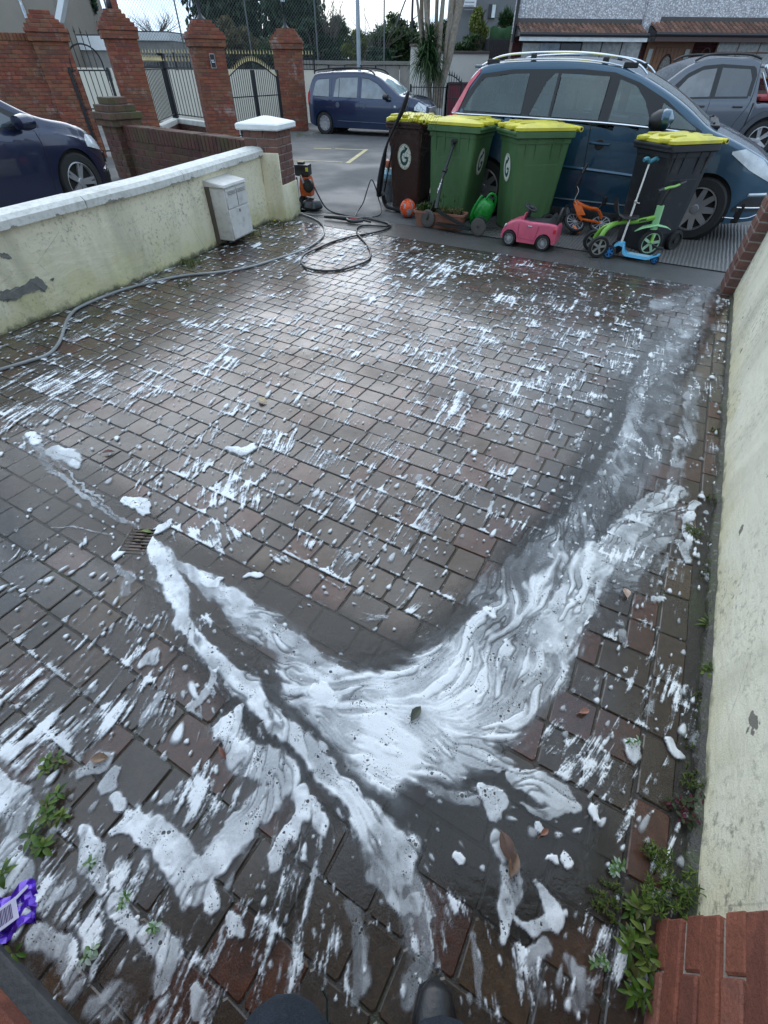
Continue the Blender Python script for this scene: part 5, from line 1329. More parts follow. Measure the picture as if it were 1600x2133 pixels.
# house on the far left
x0, x1 = at(-160, 30, 24).x, at(118, 30, 24).x; zt_ = 6
t = thing('house_gable', 'brown-grey rendered house with a white sash window at the far left', 'house', (x0, 24, 0))
m = MB(); m.box(((x0 + x1) / 2, 26, 3), (x1 - x0, 4, 6)); m.build('wall', M_('brown_grey_render', (.25, .22, .18), .8, var=.1, scale=.7, dirt=.15), t, world=True)
a, b = at(28, -30, 23.95), at(68, 66, 23.95)
wdw = MB().rbox(((a.x + b.x) / 2, 23.96, (a.z + b.z) / 2), (b.x - a.x, .10, a.z - b.z), .01).build('window', WF, t, world=True)
for k in range(2):
    h_ = (a.z - b.z); m = MB(); m.box(((a.x + b.x) / 2, 23.90, b.z + h_ * (.08 + .29 + k * .5 - .02)), ((b.x - a.x) * .84, .02, h_ * (.50 if k == 0 else .34))); o = m.build('pane', M_('sky_blue_pane', (.48, .56, .66), .06, var=.15) if k == 0 else bpy.data.materials['sky_blue_pane'], wdw); o.matrix_parent_inverse = Matrix()
m = MB(); m.rbox(((a.x + b.x) / 2, 23.88, b.z - .03), (b.x - a.x + .2, .2, .08), .01); m.build('sill', WF, t, world=True)
q = at(118, -4, 23.7); m = MB(); m.rbox((q.x + .15, 23.8, q.z - .1), (.18, .3, .9), .01, 0, Matrix.Translation((q.x, 0, q.z)) @ Matrix.Rotation(R(38), 4, 'Y') @ Matrix.Translation((-q.x, 0, -q.z))); m.build('bargeboard', WF, t, world=True)
# ================================================================ trees and hedges
def leaf_mat(name, cols, rough=.55):
    n = N(name); r_ = n.rnd()
    c = n.ramp(r_, [(i / len(cols), c) for i, c in enumerate(cols)], 'CONSTANT')
    b = n.bsdf(c, rough, 0, .35); tr = n.n('BsdfTranslucent'); n.link(c, tr.inputs[0])
    mx_ = n.n('MixShader'); mx_.inputs[0].default_value = .25; n.link(b, mx_.inputs[1]); n.link(tr.outputs[0], mx_.inputs[2])
    return n.done(mx_.outputs[0])
LF_DARK = leaf_mat('dark_conifer_leaf', [(.018, .045, .022), (.028, .060, .028), (.014, .034, .020), (.040, .080, .032), (.020, .048, .030)])
LF_MID = leaf_mat('mid_green_leaf', [(.040, .085, .028), (.060, .11, .036), (.030, .065, .026), (.085, .13, .04), (.05, .075, .04)])
LF_YEL = leaf_mat('yellow_green_leaf', [(.13, .17, .03), (.17, .20, .04), (.09, .13, .03), (.20, .22, .06)])
LF_BRN = leaf_mat('straw_brown_leaf', [(.13, .11, .05), (.16, .13, .07), (.09, .085, .04), (.07, .08, .035)])
LF_PALM = leaf_mat('palm_blade', [(.022, .060, .020), (.035, .085, .025), (.015, .04, .016), (.06, .10, .03)])
BARK = M_('bark', (.10, .085, .07), .9, var=.3, scale=15, bump=.5)
PALEBARK = M_('pale_palm_bark', (.24, .20, .155), .85, var=.3, scale=14, bump=.6, bscale=40)
def leaves(rgn, clumps, n, size, drop=0.0, asp=.5):
    """leaf-sized quads spread through a set of clumps: (centre, radius)"""
    cl = np.array([[*c, *r_] for c, r_ in clumps]); w = cl[:, 3] * cl[:, 4] * cl[:, 5]; w = w ** .7; w /= w.sum()
    i = rgn.choice(len(cl), n, p=w); d = rgn.normal(size=(n, 3)); d /= np.linalg.norm(d, axis=1)[:, None]
    rr = rgn.random(n) ** (1 / 2.2) * rgn.uniform(.75, 1.12, n); P = cl[i, :3] + d * rr[:, None] * cl[i, 3:]
    a = rgn.normal(size=(n, 3)) * .7 + d * .6 + np.array([0, 0, -drop]); a /= np.linalg.norm(a, axis=1)[:, None]
    b = np.cross(a, rgn.normal(size=(n, 3))); b /= np.linalg.norm(b, axis=1)[:, None]
    s = size * rgn.uniform(.6, 1.4, n)[:, None]
    V = np.stack([P - a * s, P + b * s * asp, P + a * s, P - b * s * asp], 1).reshape(-1, 3)
    return V
def tree(name, label, x, Y, zc, rx, rz, n, size, mat, seed, group=None, clump=16, trunk=True, drop=.3, ry=None, zlo=None, cat='tree', asp=.5, cr=(.28, .5)):
    g = np.random.default_rng(seed); t = thing(name, label, cat, (x, Y, 0), group=group); ry = ry or rx * .7
    cs = []
    for k in range(clump):
        d = g.normal(size=3); d /= np.linalg.norm(d); q = g.random() ** .5 * .78
        r_ = g.uniform(*cr); cs.append(((d[0] * rx * q, d[1] * ry * q, zc + d[2] * rz * q), (rx * r_, ry * r_, rz * r_ * .8)))
    V = leaves(g, cs, n, size, drop, asp)
    if zlo is not None: V[:, 2] = np.maximum(V[:, 2], zlo)
    o = raw_mesh('crown', V, np.arange(len(V)), np.full(n, 4), mat); o.parent = t; 
    if trunk:
        m = MB(); m.tube([(0, 0, 0), (.05, 0, zc * .5), (0, 0, zc + rz * .5)], [rx * .08 + .04, rx * .06 + .03, .02], 7)
        for k in range(6):
            a = k * 1.05; m.tube([(0, 0, zc * (.4 + .08 * k)), (math.cos(a) * rx * .35, math.sin(a) * ry * .3, zc + rz * .1 * k), (math.cos(a) * rx * .65, math.sin(a) * ry * .5, zc + rz * (.2 + .08 * k))], [.05, .03, .012], 5)
        m.build('trunk', BARK, t)
    return t
GT = 'trees and shrubs beyond the back fences'
def T(px, py, Y): q = at(px, py, Y); return q.x, q.z
x, z = T(470, 20, 33); tree('conifer_tree', 'big dark conifer behind the thick pillar, its top out of frame', x, 33, 2.9, 2.5, 3.2, 15000, .15, LF_DARK, 1, GT, 26, drop=1.2)
x, z = T(590, 20, 32); tree('conifer_tree', 'dark drooping conifer directly behind the lantern pillar', x, 32, 2.6, 2.1, 3.3, 14000, .14, LF_DARK, 2, GT, 26, drop=1.2)
x, z = T(420, 95, 31); tree('evergreen_shrub', 'dark evergreen shrub low behind the second and third pillars', x, 31, 1.3, 1.6, 1.3, 7000, .11, LF_DARK, 3, GT)
x, z = T(492, 88, 27); tree('dry_shrub', 'straw coloured bushy shrub above the double gate', x, 27, z, .95, .75, 7000, .06, LF_BRN, 4, GT, clump=14, drop=-.6)
x, z = T(560, 100, 28); tree('leafy_shrub', 'mid green shrub between the straw coloured bush and the lantern pillar', x, 28, z, .8, .6, 4500, .07, LF_MID, 5, GT)
for k, (px, py, Y, rx, rz, nn, mt, lab) in enumerate([(655, 88, 27, 1.1, .9, 8000, LF_DARK, 'dark ivy-like hedge clump right of the lantern pillar'), (700, 78, 30, 1.2, 1.0, 8000, LF_MID, 'mid green tree mass left of the street lamp'),
        (800, 85, 30, 1.5, 1.0, 9000, LF_MID, 'rounded green tree right of the street lamp'), (848, 70, 31, 1.4, 1.2, 8000, LF_MID, 'taller green tree just left of the palm stems'), (770, 112, 27.5, 2.2, .55, 8000, LF_DARK, 'low dark hedge behind the concrete wall'),
        (935, 85, 31, 1.5, 1.0, 7000, LF_MID, 'green tree seen between the palm stems'), (665, 112, 26.5, 1.2, .5, 5000, LF_DARK, 'dark hedge top at the left end of the concrete wall')]):
    x, z = T(px, py, Y); tree('leafy_tree', lab, x, Y, z - .15, rx, rz, nn, .075, mt, 20 + k, GT, clump=22, drop=0, asp=.45, cr=(.2, .42))
x, z = T(748, 100, 26); tree('yellow_shrub', 'yellow green upright shrub round the foot of the street lamp', x, 26, z - .05, .85, .75, 5000, .06, LF_YEL, 9, GT, clump=16, drop=-1.0, cr=(.16, .34))
def bare(label, px, py0, py1, Y, n, spread, seed, name='bare_tree', zb=None, r=.02):
    q0, q1 = at(px, py0, Y), at(px, py1, Y); t = thing(name, label, 'tree', (q0.x, Y, 0), group=GT); g = random.Random(seed); m = MB()
    m.tube([(0, 0, 0), (0, 0, q0.z)], [.09, .05], 6)
    for k in range(n):
        a = g.uniform(-spread, spread); h_ = (q1.z - q0.z) * g.uniform(.5, 1.05); b = g.uniform(-.3, .3)
        P = [(0, 0, q0.z - .4), (a * .35, b * .4, q0.z + h_ * .35), (a * .8, b, q0.z + h_ * .75), (a + g.uniform(-.15, .15), b, q0.z + h_)]
        m.tube(P, [r, r * .8, r * .5, r * .2], 4, cap=False)
        for j in range(4):
            f = g.uniform(.3, .9); px_ = a * f; zz = q0.z + h_ * f; m.tube([(px_, b * f, zz), (px_ + g.uniform(-.35, .35), b, zz + g.uniform(.15, .5))], [r * .4, r * .1], 3, cap=False)
    m.build('branches', M_('bare_twig', (.13, .11, .09), .9) if 'bare_twig' not in bpy.data.materials else bpy.data.materials['bare_twig'], t)
bare('bare leafless tree above the flat-roofed shed', 325, 82, 30, 30, 26, 1.3, 1)
bare('bare leafless tree beside the far left house', 172, 72, 0, 29, 24, 1.3, 2)
bare('tall bare saplings left of the street lamp', 688, 110, -10, 27, 26, .8, 3, r=.022)
bare('thin bare saplings right of the street lamp', 790, 110, 10, 29, 14, 1.6, 4, r=.018)
x, z = T(175, 45, 27); tree('evergreen_tree', 'dark evergreen tree behind the far left house and narrow gate', x, 27, z, .8, 1.0, 5000, .09, LF_DARK, 41, GT, clump=14)
x, z = T(1000, 55, 25); tree('leafy_shrub', 'yellowish climbing shrub against the grey building', x, 25, z, .45, .7, 3000, .06, LF_YEL, 51, GT, clump=10, drop=.6)
x, z = T(1052, 45, 25.5); tree('spiky_plant', 'small spiky dark plant above the green netting', x, 25.5, z, .35, .4, 500, .22, LF_PALM, 52, GT, clump=3, drop=-.4, asp=.12, trunk=True)
x, z = T(985, 92, 25); tree('leafy_shrub', 'low dusty shrub behind the cream wall and coping', x, 25, z, .7, .35, 2500, .06, LF_MID, 53, GT, clump=9)
# spiky palm with many stems
bx = at(905, 195, 20).x
pm = thing('cordyline_palm', 'multi-stemmed spiky palm with tall bare trunks rising out of frame', 'palm', (bx, 20, 0))
for k, st in enumerate([[(868, -10, .035), (876, 62, .05), (893, 172, .07), (896, 215, .08)], [(878, -10, .06), (879, 45, .06), (884, 100, .05)], [(886, -10, .055), (889, 66, .06), (890, 120, .06)], [(894, -10, .045), (891, 70, .05), (893, 120, .05)],
        [(911, -10, .055), (908, 70, .055), (900, 130, .05)], [(924, -10, .06), (917, 68, .075), (912, 107, .11), (909, 172, .10), (906, 220, .10)], [(944, -10, .06), (932, 68, .06), (926, 123, .05), (920, 200, .06)], [(948, 0, .03), (942, 68, .04), (930, 150, .04)],
        [(962, -10, .12), (949, 48, .11), (935, 123, .11), (919, 176, .12), (914, 225, .12)]]):
    P = [at(a, b, 20 + .15 * math.sin(k * 2)) for a, b, _ in st]; P[-1].z = max(0, P[-1].z - (.0 if len(st) < 3 else .0))
    m = MB(); q = P[0] + (P[0] - P[1]).normalized() * 1.5; m.tube([q] + P, [st[0][2]] + [s_[2] for s_ in st], 8); m.build('stem', PALEBARK, pm, smooth=True, world=True)
g = random.Random(8); m = MB()
for k in range(900):
    cx, cz = g.choice([(890, 105), (880, 125), (900, 120), (893, 85), (905, 140)]); c = at(cx, cz, 20 + g.uniform(-.3, .3))
    a = g.uniform(0, 6.283); e = g.uniform(-.9, 1.4); L = g.uniform(.4, .8); d = Vector((math.cos(a) * math.cos(e), math.sin(a) * math.cos(e), math.sin(e)))
    w = d.cross(Vector((0, 0, 1))).normalized() * .018; mid = c + d * L * .55; tip = c + d * L + Vector((0, 0, -.28 * L))
    m.add([c - w * .6, c + w * .6, mid + w, mid - w, tip], [(0, 1, 2, 3), (3, 2, 4)])
m.build('foliage', LF_PALM, pm, world=True)
# ================================================================ vehicles
CT_K, CT_G = 1.62, .75
def lerp_poly(pts, x):
    if x <= pts[0][0]: return pts[0][1]
    for (a, b), (c, d) in zip(pts, pts[1:]):
        if x <= c: return b + (d - b) * (x - a) / (c - a + 1e-9)
    return pts[-1][1]
def smooth_poly(pts, n=6):
    out = []; P = pts; m = len(P)
    for i in range(m - 1):
        a, b, c, d = P[max(i - 1, 0)], P[i], P[i + 1], P[min(i + 2, m - 1)]
        for k in range(n):
            t = k / n
            x = b[0] + (c[0] - b[0]) * t
            m0 = (c[1] - a[1]) / max(c[0] - a[0], 1e-6); m1 = (d[1] - b[1]) / max(d[0] - b[0], 1e-6); h = c[0] - b[0]
            out.append((x, (2 * t ** 3 - 3 * t * t + 1) * b[1] + (t ** 3 - 2 * t * t + t) * h * m0 + (-2 * t ** 3 + 3 * t * t) * c[1] + (t ** 3 - t * t) * h * m1))
    out.append(P[-1]); return out
class Car:
    """x forward, y to the left, z up, origin on the ground midway between the axles"""
    def __init__(s, L0, L1, W, top, belt, wheels, wr, sill=.20, front_r=.9, rear_r=.5, tumble=.34, arch=1.12, belly=None):
        s.x0, s.x1, s.W = L0, L1, W; s.top = smooth_poly(top); s.belt = belt; s.wheels = wheels; s.wr = wr; s.sill = sill
        s.fr, s.rr, s.tm, s.ar = front_r, rear_r, tumble, wr * arch; s.belly = belly or [(L0, sill + .12), (L0 + .35, sill), (L1 - .5, sill - .02), (L1, sill + .03)]
    def w(s, x):
        a = 1.0
        if x > s.x1 - s.fr: a -= .40 * ((x - (s.x1 - s.fr)) / s.fr) ** 2.6
        if x < s.x0 + s.rr: a -= .22 * ((s.x0 + s.rr - x) / s.rr) ** 2.6
        return s.W / 2 * a
    def zb(s, x):
        z = lerp_poly(s.belly, x)
        for wx in s.wheels:
            d = abs(x - wx)
            if d < s.ar: z = max(z, s.wr + math.sqrt(max(0, s.ar ** 2 - d ** 2)))
        return z
    def y(s, x, z):
        zt_ = lerp_poly(s.top, x); bz = lerp_poly(s.belt, x); w = s.w(x)
        y = w * (1 - .035 * max(0, (bz - .22 - z) / .6) ** 2 - .018 * max(0, (z - (bz - .22)) / .22) ** 2 if z <= bz else 1 - .018)
        if z > bz: y -= (z - bz) * s.tm + .01
        return y
    def section(s, x):
        zt_ = lerp_poly(s.top, x); zb = min(s.zb(x), zt_ - .10); rc = .07 if zt_ > lerp_poly(s.belt, x) + .15 else .06
        P = []; zs = np.linspace(zb, zt_ - rc, 18)
        P.append((x, s.y(x, zb) - .05, zb + .0)); 
        for z in zs: P.append((x, s.y(x, z), z))
        ye = s.y(x, zt_ - rc); crown = .035
        for k in (1, 2, 3, 4):
            a = k / 4 * math.pi / 2; P.append((x, ye - rc * 1.3 * (1 - math.cos(a)), zt_ - rc + rc * math.sin(a)))
        yl = P[-1][1]
        for f in (.75, .5, .25, 0): P.append((x, yl * f, zt_ + crown * (1 - f * f)))
        return P
    def xs(s):
        X = set(np.round(np.linspace(s.x0, s.x1, 60), 3))
        for wx in s.wheels:
            for k in range(25): X.add(round(wx + s.ar * math.cos(math.pi * k / 24), 3))
            X.add(round(wx - s.ar - .004, 3)); X.add(round(wx + s.ar + .004, 3))
        for k in range(8): X.add(round(s.x1 - .004 * k * k, 3)); X.add(round(s.x0 + .004 * k * k, 3))
        return sorted(x for x in X if s.x0 <= x <= s.x1)
    def body(s, mat, parent, name='body'):
        m = MB(); rings = []
        for x in s.xs():
            h = s.section(x); f = 1.0
            e = min(1, min(x - s.x0, s.x1 - x) / .10); sh = 1 - .05 * (1 - e) ** 2
            zc = (h[0][2] + h[-1][2]) / 2
            h = [(p[0], p[1] * sh, zc + (p[2] - zc) * (1 - .10 * (1 - e) ** 2)) for p in h]
            rings.append(h + [(p[0], -p[1], p[2]) for p in h[::-1][1:]])
        m.loft(rings); return m.build(name, mat, parent, smooth=True, ang=32)
    def side(s, name, mat, parent, lo, hi, off=.006, side=-1, th=.012, nx=22, nz=5, x0=None, x1=None, ang=30):
        lo_, hi_ = lo, hi; x0 = max(lo[0][0], hi[0][0]) if x0 is None else x0; x1 = min(lo[-1][0], hi[-1][0]) if x1 is None else x1
        V = []; m = MB()
        for lay in (off, off - th):
            for i in range(nx + 1):
                x = x0 + (x1 - x0) * i / nx; a, b = lerp_poly(lo_, x), lerp_poly(hi_, x); b = max(b, a + .001)
                for j in range(nz + 1):
                    z = a + (b - a) * j / nz; V.append((x, side * (s.y(x, z) + lay), z))
        q = (nx + 1) * (nz + 1); F = []; id_ = lambda l, i, j: l * q + i * (nz + 1) + j
        for i in range(nx):
            for j in range(nz): F += [(id_(0, i, j), id_(0, i + 1, j), id_(0, i + 1, j + 1), id_(0, i, j + 1)), (id_(1, i, j), id_(1, i, j + 1), id_(1, i + 1, j + 1), id_(1, i + 1, j))]
            F += [(id_(0, i, 0), id_(1, i, 0), id_(1, i + 1, 0), id_(0, i + 1, 0)), (id_(0, i, nz), id_(0, i + 1, nz), id_(1, i + 1, nz), id_(1, i, nz))]
        for j in range(nz): F += [(id_(0, 0, j), id_(0, 0, j + 1), id_(1, 0, j + 1), id_(1, 0, j)), (id_(0, nx, j), id_(1, nx, j), id_(1, nx, j + 1), id_(0, nx, j + 1))]
        m.add(V, F); return m.build(name, mat, parent, smooth=True, ang=ang)
    def line(s, name, mat, parent, pts, r=.006, off=.004, side=-1):
        P = smooth_path([(x, 0, z) for x, z in pts], 5) if len(pts) > 2 else [Vector((pts[0][0], 0, pts[0][1])).lerp(Vector((pts[1][0], 0, pts[1][1])), k / 8) for k in range(9)]
        m = MB(); m.tube([(p.x, side * (s.y(p.x, p.z) + off), p.z) for p in P], r, 5); return m.build(name, mat, parent)
    def screen(s, name, mat, parent, xa, xb, inset=.10, off=.006):
        m = MB(); V = []; nx, ny = 12, 10
        for lay in (off, off - .012):
            for i in range(nx + 1):
                x = xa + (xb - xa) * i / nx; zt_ = lerp_poly(s.top, x); h = s.section(x); yl = [p for p in h][-5][1] - inset * .4
                for j in range(ny + 1):
                    f = -1 + 2 * j / ny; V.append((x, yl * f, zt_ + .035 * (1 - f * f) + lay))
        q = (nx + 1) * (ny + 1); F = []; I = lambda l, i, j: l * q + i * (ny + 1) + j
        for i in range(nx):
            for j in range(ny): F += [(I(0, i, j), I(0, i + 1, j), I(0, i + 1, j + 1), I(0, i, j + 1)), (I(1, i, j), I(1, i, j + 1), I(1, i + 1, j + 1), I(1, i + 1, j))]
            F += [(I(0, i, 0), I(1, i, 0), I(1, i + 1, 0), I(0, i + 1, 0)), (I(0, i, ny), I(0, i + 1, ny), I(1, i + 1, ny), I(1, i, ny))]
        for j in range(ny): F += [(I(0, 0, j), I(0, 0, j + 1), I(1, 0, j + 1), I(1, 0, j)), (I(0, nx, j), I(1, nx, j), I(1, nx, j + 1), I(0, nx, j + 1))]
        m.add(V, F); return m.build(name, mat, parent, smooth=True)
TYRE = M_('tyre_rubber', (.018, .018, .018), .75, var=.2, scale=20, bump=.3); ALLOY = M_('silver_alloy', (.42, .42, .43), .32, .55, var=.08)
ALLOY_G = M_('grey_alloy', (.30, .30, .31), .35, .5, var=.08)
BLKP = M_('black_car_plastic', (.015, .015, .016), .45, var=.15, scale=10); CHROME = M_('chrome_trim', (.70, .72, .74), .15, .9, var=.03)
def glass_mat(name, col, rough=.04, streak=.25):
    n = N(name); co = n.coord(); f = n.noise(3.2, 3, .5, co)
    c = n.mix(n.mapr(f, .40, .62, 0, 1), tuple(x * (1 - streak) for x in col), tuple(min(1, x * (1 + streak)) for x in col))
    return n.done(n.bsdf(c, rough, 0, .9, None, .6))
def see_glass(name, tint, refl=1.0):
    n = N(name); tr = n.n('BsdfTransparent'); tr.inputs[0].default_value = (*tint, 1); gl = n.n('BsdfGlossy'); gl.inputs['Roughness'].default_value = .02
    fr = n.n('Fresnel'); fr.inputs['IOR'].default_value = 1.6; d = n.n('BsdfDiffuse'); d.inputs[0].default_value = (.20, .25, .24, 1)
    m1 = n.n('MixShader'); m1.inputs[0].default_value = .14; n.link(tr.outputs[0], m1.inputs[1]); n.link(d.outputs[0], m1.inputs[2])
    m2 = n.n('MixShader'); n.link(n.math('MULTIPLY', fr.outputs[0], 1.5 * refl, clamp=True), m2.inputs[0]); n.link(m1.outputs[0], m2.inputs[1]); n.link(gl.outputs[0], m2.inputs[2]); return n.done(m2.outputs[0])
GLT = see_glass('clear_green_car_glass', (.62, .74, .70))
GLS = glass_mat('grey_green_car_glass', (.115, .16, .155)); GLD = glass_mat('dark_tinted_glass', (.035, .045, .055)); LENS = M_('headlamp_lens', (.62, .66, .68), .08, var=.15, scale=9, coat=.8)
REDL = M_('red_lamp_lens', (.55, .02, .03), .12, var=.15, coat=.6); PINKL = M_('pale_red_lamp_lens', (.62, .10, .14), .12, var=.25, scale=5, coat=.6)
def wheel(parent, x, y, r, w, mat, spokes=7, side=-1, style='single', label=None):
    """wheel > tyre, rim (with spokes)"""
    M = TR(x, y, r) @ Matrix.Rotation(R(90) * (1 if side < 0 else -1), 4, 'X')    # local z points outward
    m = MB(); rr = r * .70
    m.lathe([(rr, -w / 2), (r * .93, -w / 2), (r, -w * .36), (r, w * .36), (r * .93, w / 2), (rr * 1.02, w / 2), (rr, w * .38), (rr * .98, -w * .3)], 40, M)
    wh = m.build('wheel', TYRE, parent, smooth=True, ang=50)
    m = MB(); m.lathe([(rr * .995, -w * .3), (rr * .995, w * .42), (rr * .93, w * .44), (rr * .90, w * .30), (rr * .89, -w * .1)], 40, M)
    R0 = r * .13; m.lathe([(R0 * 1.3, w * .1), (R0 * 1.3, w * .30), (R0, w * .36), (R0 * .5, w * .37)], 18, M)
    for k in range(spokes):
        a = 2 * math.pi * k / spokes
        for da in ((-.13, .13) if style == 'double' else (0,)):
            wd0 = r * (.075 if style == 'double' else .12); wd1 = r * (.05 if style == 'double' else .085 if style == 'single' else .15)
            c, s_ = math.cos(a + da), math.sin(a + da); cc, ss = math.cos(a), math.sin(a)
            P = lambda rad, off, z, u=(c, s_): (u[0] * rad - u[1] * off, u[1] * rad + u[0] * off, z)
            m.add([P(R0, -wd0, w * .32), P(R0, wd0, w * .32), P(rr * .93, wd1, w * .40), P(rr * .93, -wd1, w * .40), P(R0, -wd0, w * .18), P(R0, wd0, w * .18), P(rr * .93, wd1, w * .26), P(rr * .93, -wd1, w * .26)],
                  [(0, 1, 2, 3), (4, 7, 6, 5), (0, 4, 5, 1), (2, 6, 7, 3), (1, 5, 6, 2), (0, 3, 7, 4)], M)
    m.build('rim', mat, wh, smooth=True, ang=25)
    m = MB(); m.lathe([(rr * .9, -w * .12), (rr * .9, -w * .10)], 24, M); m.build('brake_disc', M_('brake_shadow', (.03, .03, .03), .6) if 'brake_shadow' not in bpy.data.materials else bpy.data.materials['brake_shadow'], wh)
    return wh
def well(parent, car, W):
    m = MB()
    for wx in car.wheels:
        for sd in (-1, 1): m.lathe([(car.ar * 1.0, 0), (car.ar * 1.0, .32)], 24, TR(wx, sd * (W / 2 - .06), car.wr) @ Matrix.Rotation(R(-90) * sd * -1, 4, 'X'))
    m.rbox(((car.x0 + car.x1) / 2, 0, car.sill + .10), (car.x1 - car.x0 - .5, W - .22, .2), .02)
    return m.build('underbody', M_('underbody_black', (.006, .006, .006), .8) if 'underbody_black' not in bpy.data.materials else bpy.data.materials['underbody_black'], parent)
def arch_lip(car, parent, mat, wx, side=-1, th=.05, off=.008, name='wheel_arch'):
    m = MB(); V = []; n = 24; a0, a1 = R(-8), R(188)
    for lay in (off, -.03):
        for k in range(n + 1):
            a = a0 + (a1 - a0) * k / n
            for rad in (car.ar - .012, car.ar + th):
                x = wx + rad * math.cos(a); z = car.wr + rad * math.sin(a); V.append((x, side * (car.y(x, z) + lay), z))
    q = (n + 1) * 2; F = []
    for k in range(n):
        i = k * 2; F += [(i, i + 1, i + 3, i + 2), (q + i, q + i + 2, q + i + 3, q + i + 1), (i, i + 2, q + i + 2, q + i), (i + 1, q + i + 1, q + i + 3, i + 3)]
    F += [(0, q, q + 1, 1), (2 * n, 2 * n + 1, q + 2 * n + 1, q + 2 * n)]
    m.add(V, F); m.build(name, mat, parent, smooth=True)
def car_paint(name, col, flake=.2):
    n = N(name); co = n.coord(); f = n.noise(420, 2, .5, co); c = n.mix(n.mapr(f, .4, .6, 0, .35), col, tuple(min(1, x * 1.5 + .005) for x in col))
    d = n.mapr(n.noise(4, 4, .6, co), .45, .75, .28, .42)
    return n.done(n.bsdf(c, d, .35, .5, None, 1.0))
def place(front, rear, wb):
    d = front - rear; return (front + rear) / 2, math.atan2(d.y, d.x), d.length / wb

def cut_faces(o, wins, grow, ymin=.3, zmax=9):
    bm = bmesh.new(); bm.from_mesh(o.data); dl = []
    for f in bm.faces:
        c = f.calc_center_median()
        if abs(c.y) < ymin: continue
        for lo, hi in wins:
            x0, x1 = lo[0][0] - grow, lo[-1][0] + grow
            if x0 < c.x < x1 and lerp_poly(lo, c.x) - grow < c.z < lerp_poly(hi, c.x) + grow: dl.append(f); break
    bmesh.ops.delete(bm, geom=dl, context='FACES'); bm.to_mesh(o.data); bm.free(); return o
WINS = [([(-1.76, 1.135), (-.99, 1.12)], [(-1.76, 1.15), (-1.66, 1.32), (-1.56, 1.44), (-1.2, 1.485), (-.99, 1.49)]), ([(-.88, 1.115), (-.64, 1.11)], [(-.88, 1.13), (-.76, 1.42), (-.68, 1.495), (-.64, 1.495)]),
        ([(-.60, 1.11), (-.04, 1.10)], [(-.60, 1.495), (-.04, 1.475)]), ([(.08, 1.095), (.56, 1.075)], [(.08, 1.455), (.28, 1.40), (.42, 1.28), (.56, 1.09)]), ([(.62, 1.07), (1.05, 1.05)], [(.62, 1.27), (.80, 1.19), (1.05, 1.065)])]
# --- large blue people carrier beside the bins (we see its right-hand side)
fr_, re_ = G(1446, 437, .312), G(1003, 392, .312); fr_.z = re_.z = 0
cen, az, sc = place(fr_, re_, 2.73)
off_y = .905 * sc; side_dir = Vector((-math.sin(az), math.cos(az), 0)); cen = cen + side_dir * off_y
CT = thing('people_carrier', 'large metallic blue people carrier with silver roof rails parked behind the bins', 'car', (cen.x, cen.y, 0), az, scale=sc)
top = [(-2.02, .98), (-1.97, 1.12), (-1.86, 1.29), (-1.74, 1.46), (-1.62, 1.55), (-1.45, 1.585), (-1.1, 1.605), (-.5, 1.61), (0, 1.565), (.30, 1.485), (.65, 1.35), (.92, 1.22), (1.19, 1.07), (1.42, 1.0), (1.62, .93), (1.9, .81), (2.06, .68), (2.14, .54)]
belt = [(-2.0, 1.12), (0, 1.085), (.6, 1.06), (1.2, 1.0), (1.6, .90), (2.15, .62)]
c4 = Car(-2.02, 2.14, 1.83, top, belt, (-1.365, 1.365), .325, sill=.21, front_r=.85, rear_r=.45, tumble=.36)
PB = car_paint('metallic_teal_blue_paint', (.014, .060, .105)); cut_faces(c4.body(PB, CT), [([(-1.74, 1.10), (1.05, 1.03)], [(-1.74, 1.15), (-1.58, 1.42), (-1.2, 1.50), (0, 1.475), (.30, 1.38), (.65, 1.22), (1.05, 1.05)])], 0, .55); well(CT, c4, 1.83)
INT = M_('car_interior_grey', (.10, .10, .095), .8, var=.2); SEAT = M_('car_seat_cloth', (.17, .18, .17), .85, var=.2)
m = MB(); m.rbox((-.3, 0, .70), (3.0, 1.55, .12), .02); m.build('cabin_floor', INT, CT)
for sx_, n_s in ((.02, 2), (-.62, 3), (-1.22, 2)):
    for k_s in range(n_s):
        y_s = (k_s - (n_s - 1) / 2) * (.72 if n_s == 2 else .50); m = MB(); m.rbox((sx_ + .12, y_s, .86), (.48, .46, .16), .05); m.rbox((sx_ - .14, y_s, 1.08), (.14, .44, .44), .05); m.rbox((sx_ - .17, y_s, 1.36), (.09, .24, .16), .04); m.build('seat', SEAT, CT, smooth=True)
m = MB(); m.rbox((.85, 0, .97), (.45, 1.40, .16), .05); m.build('dashboard', INT, CT); m = MB(); m.tube([(.52 + .05 * math.sin(a), -.38 + .18 * math.cos(a), 1.08 + .16 * math.sin(a)) for a in np.linspace(0, 2 * math.pi, 20, endpoint=False)], .014, 6, closed=True); m.build('steering_wheel', BLKP, CT, smooth=True)
for wx in (-1.365, 1.365):
    for sd in (-1, 1): wheel(CT, wx, sd * .80, .325, .21, ALLOY_G, 9, sd)
wlo = [(-1.86, 1.11), (1.12, 1.035)]; whi = [(-1.86, 1.12), (-1.74, 1.32), (-1.60, 1.48), (-1.2, 1.525), (-.4, 1.535), (0, 1.51), (.3, 1.43), (.65, 1.29), (.95, 1.12), (1.12, 1.045)]
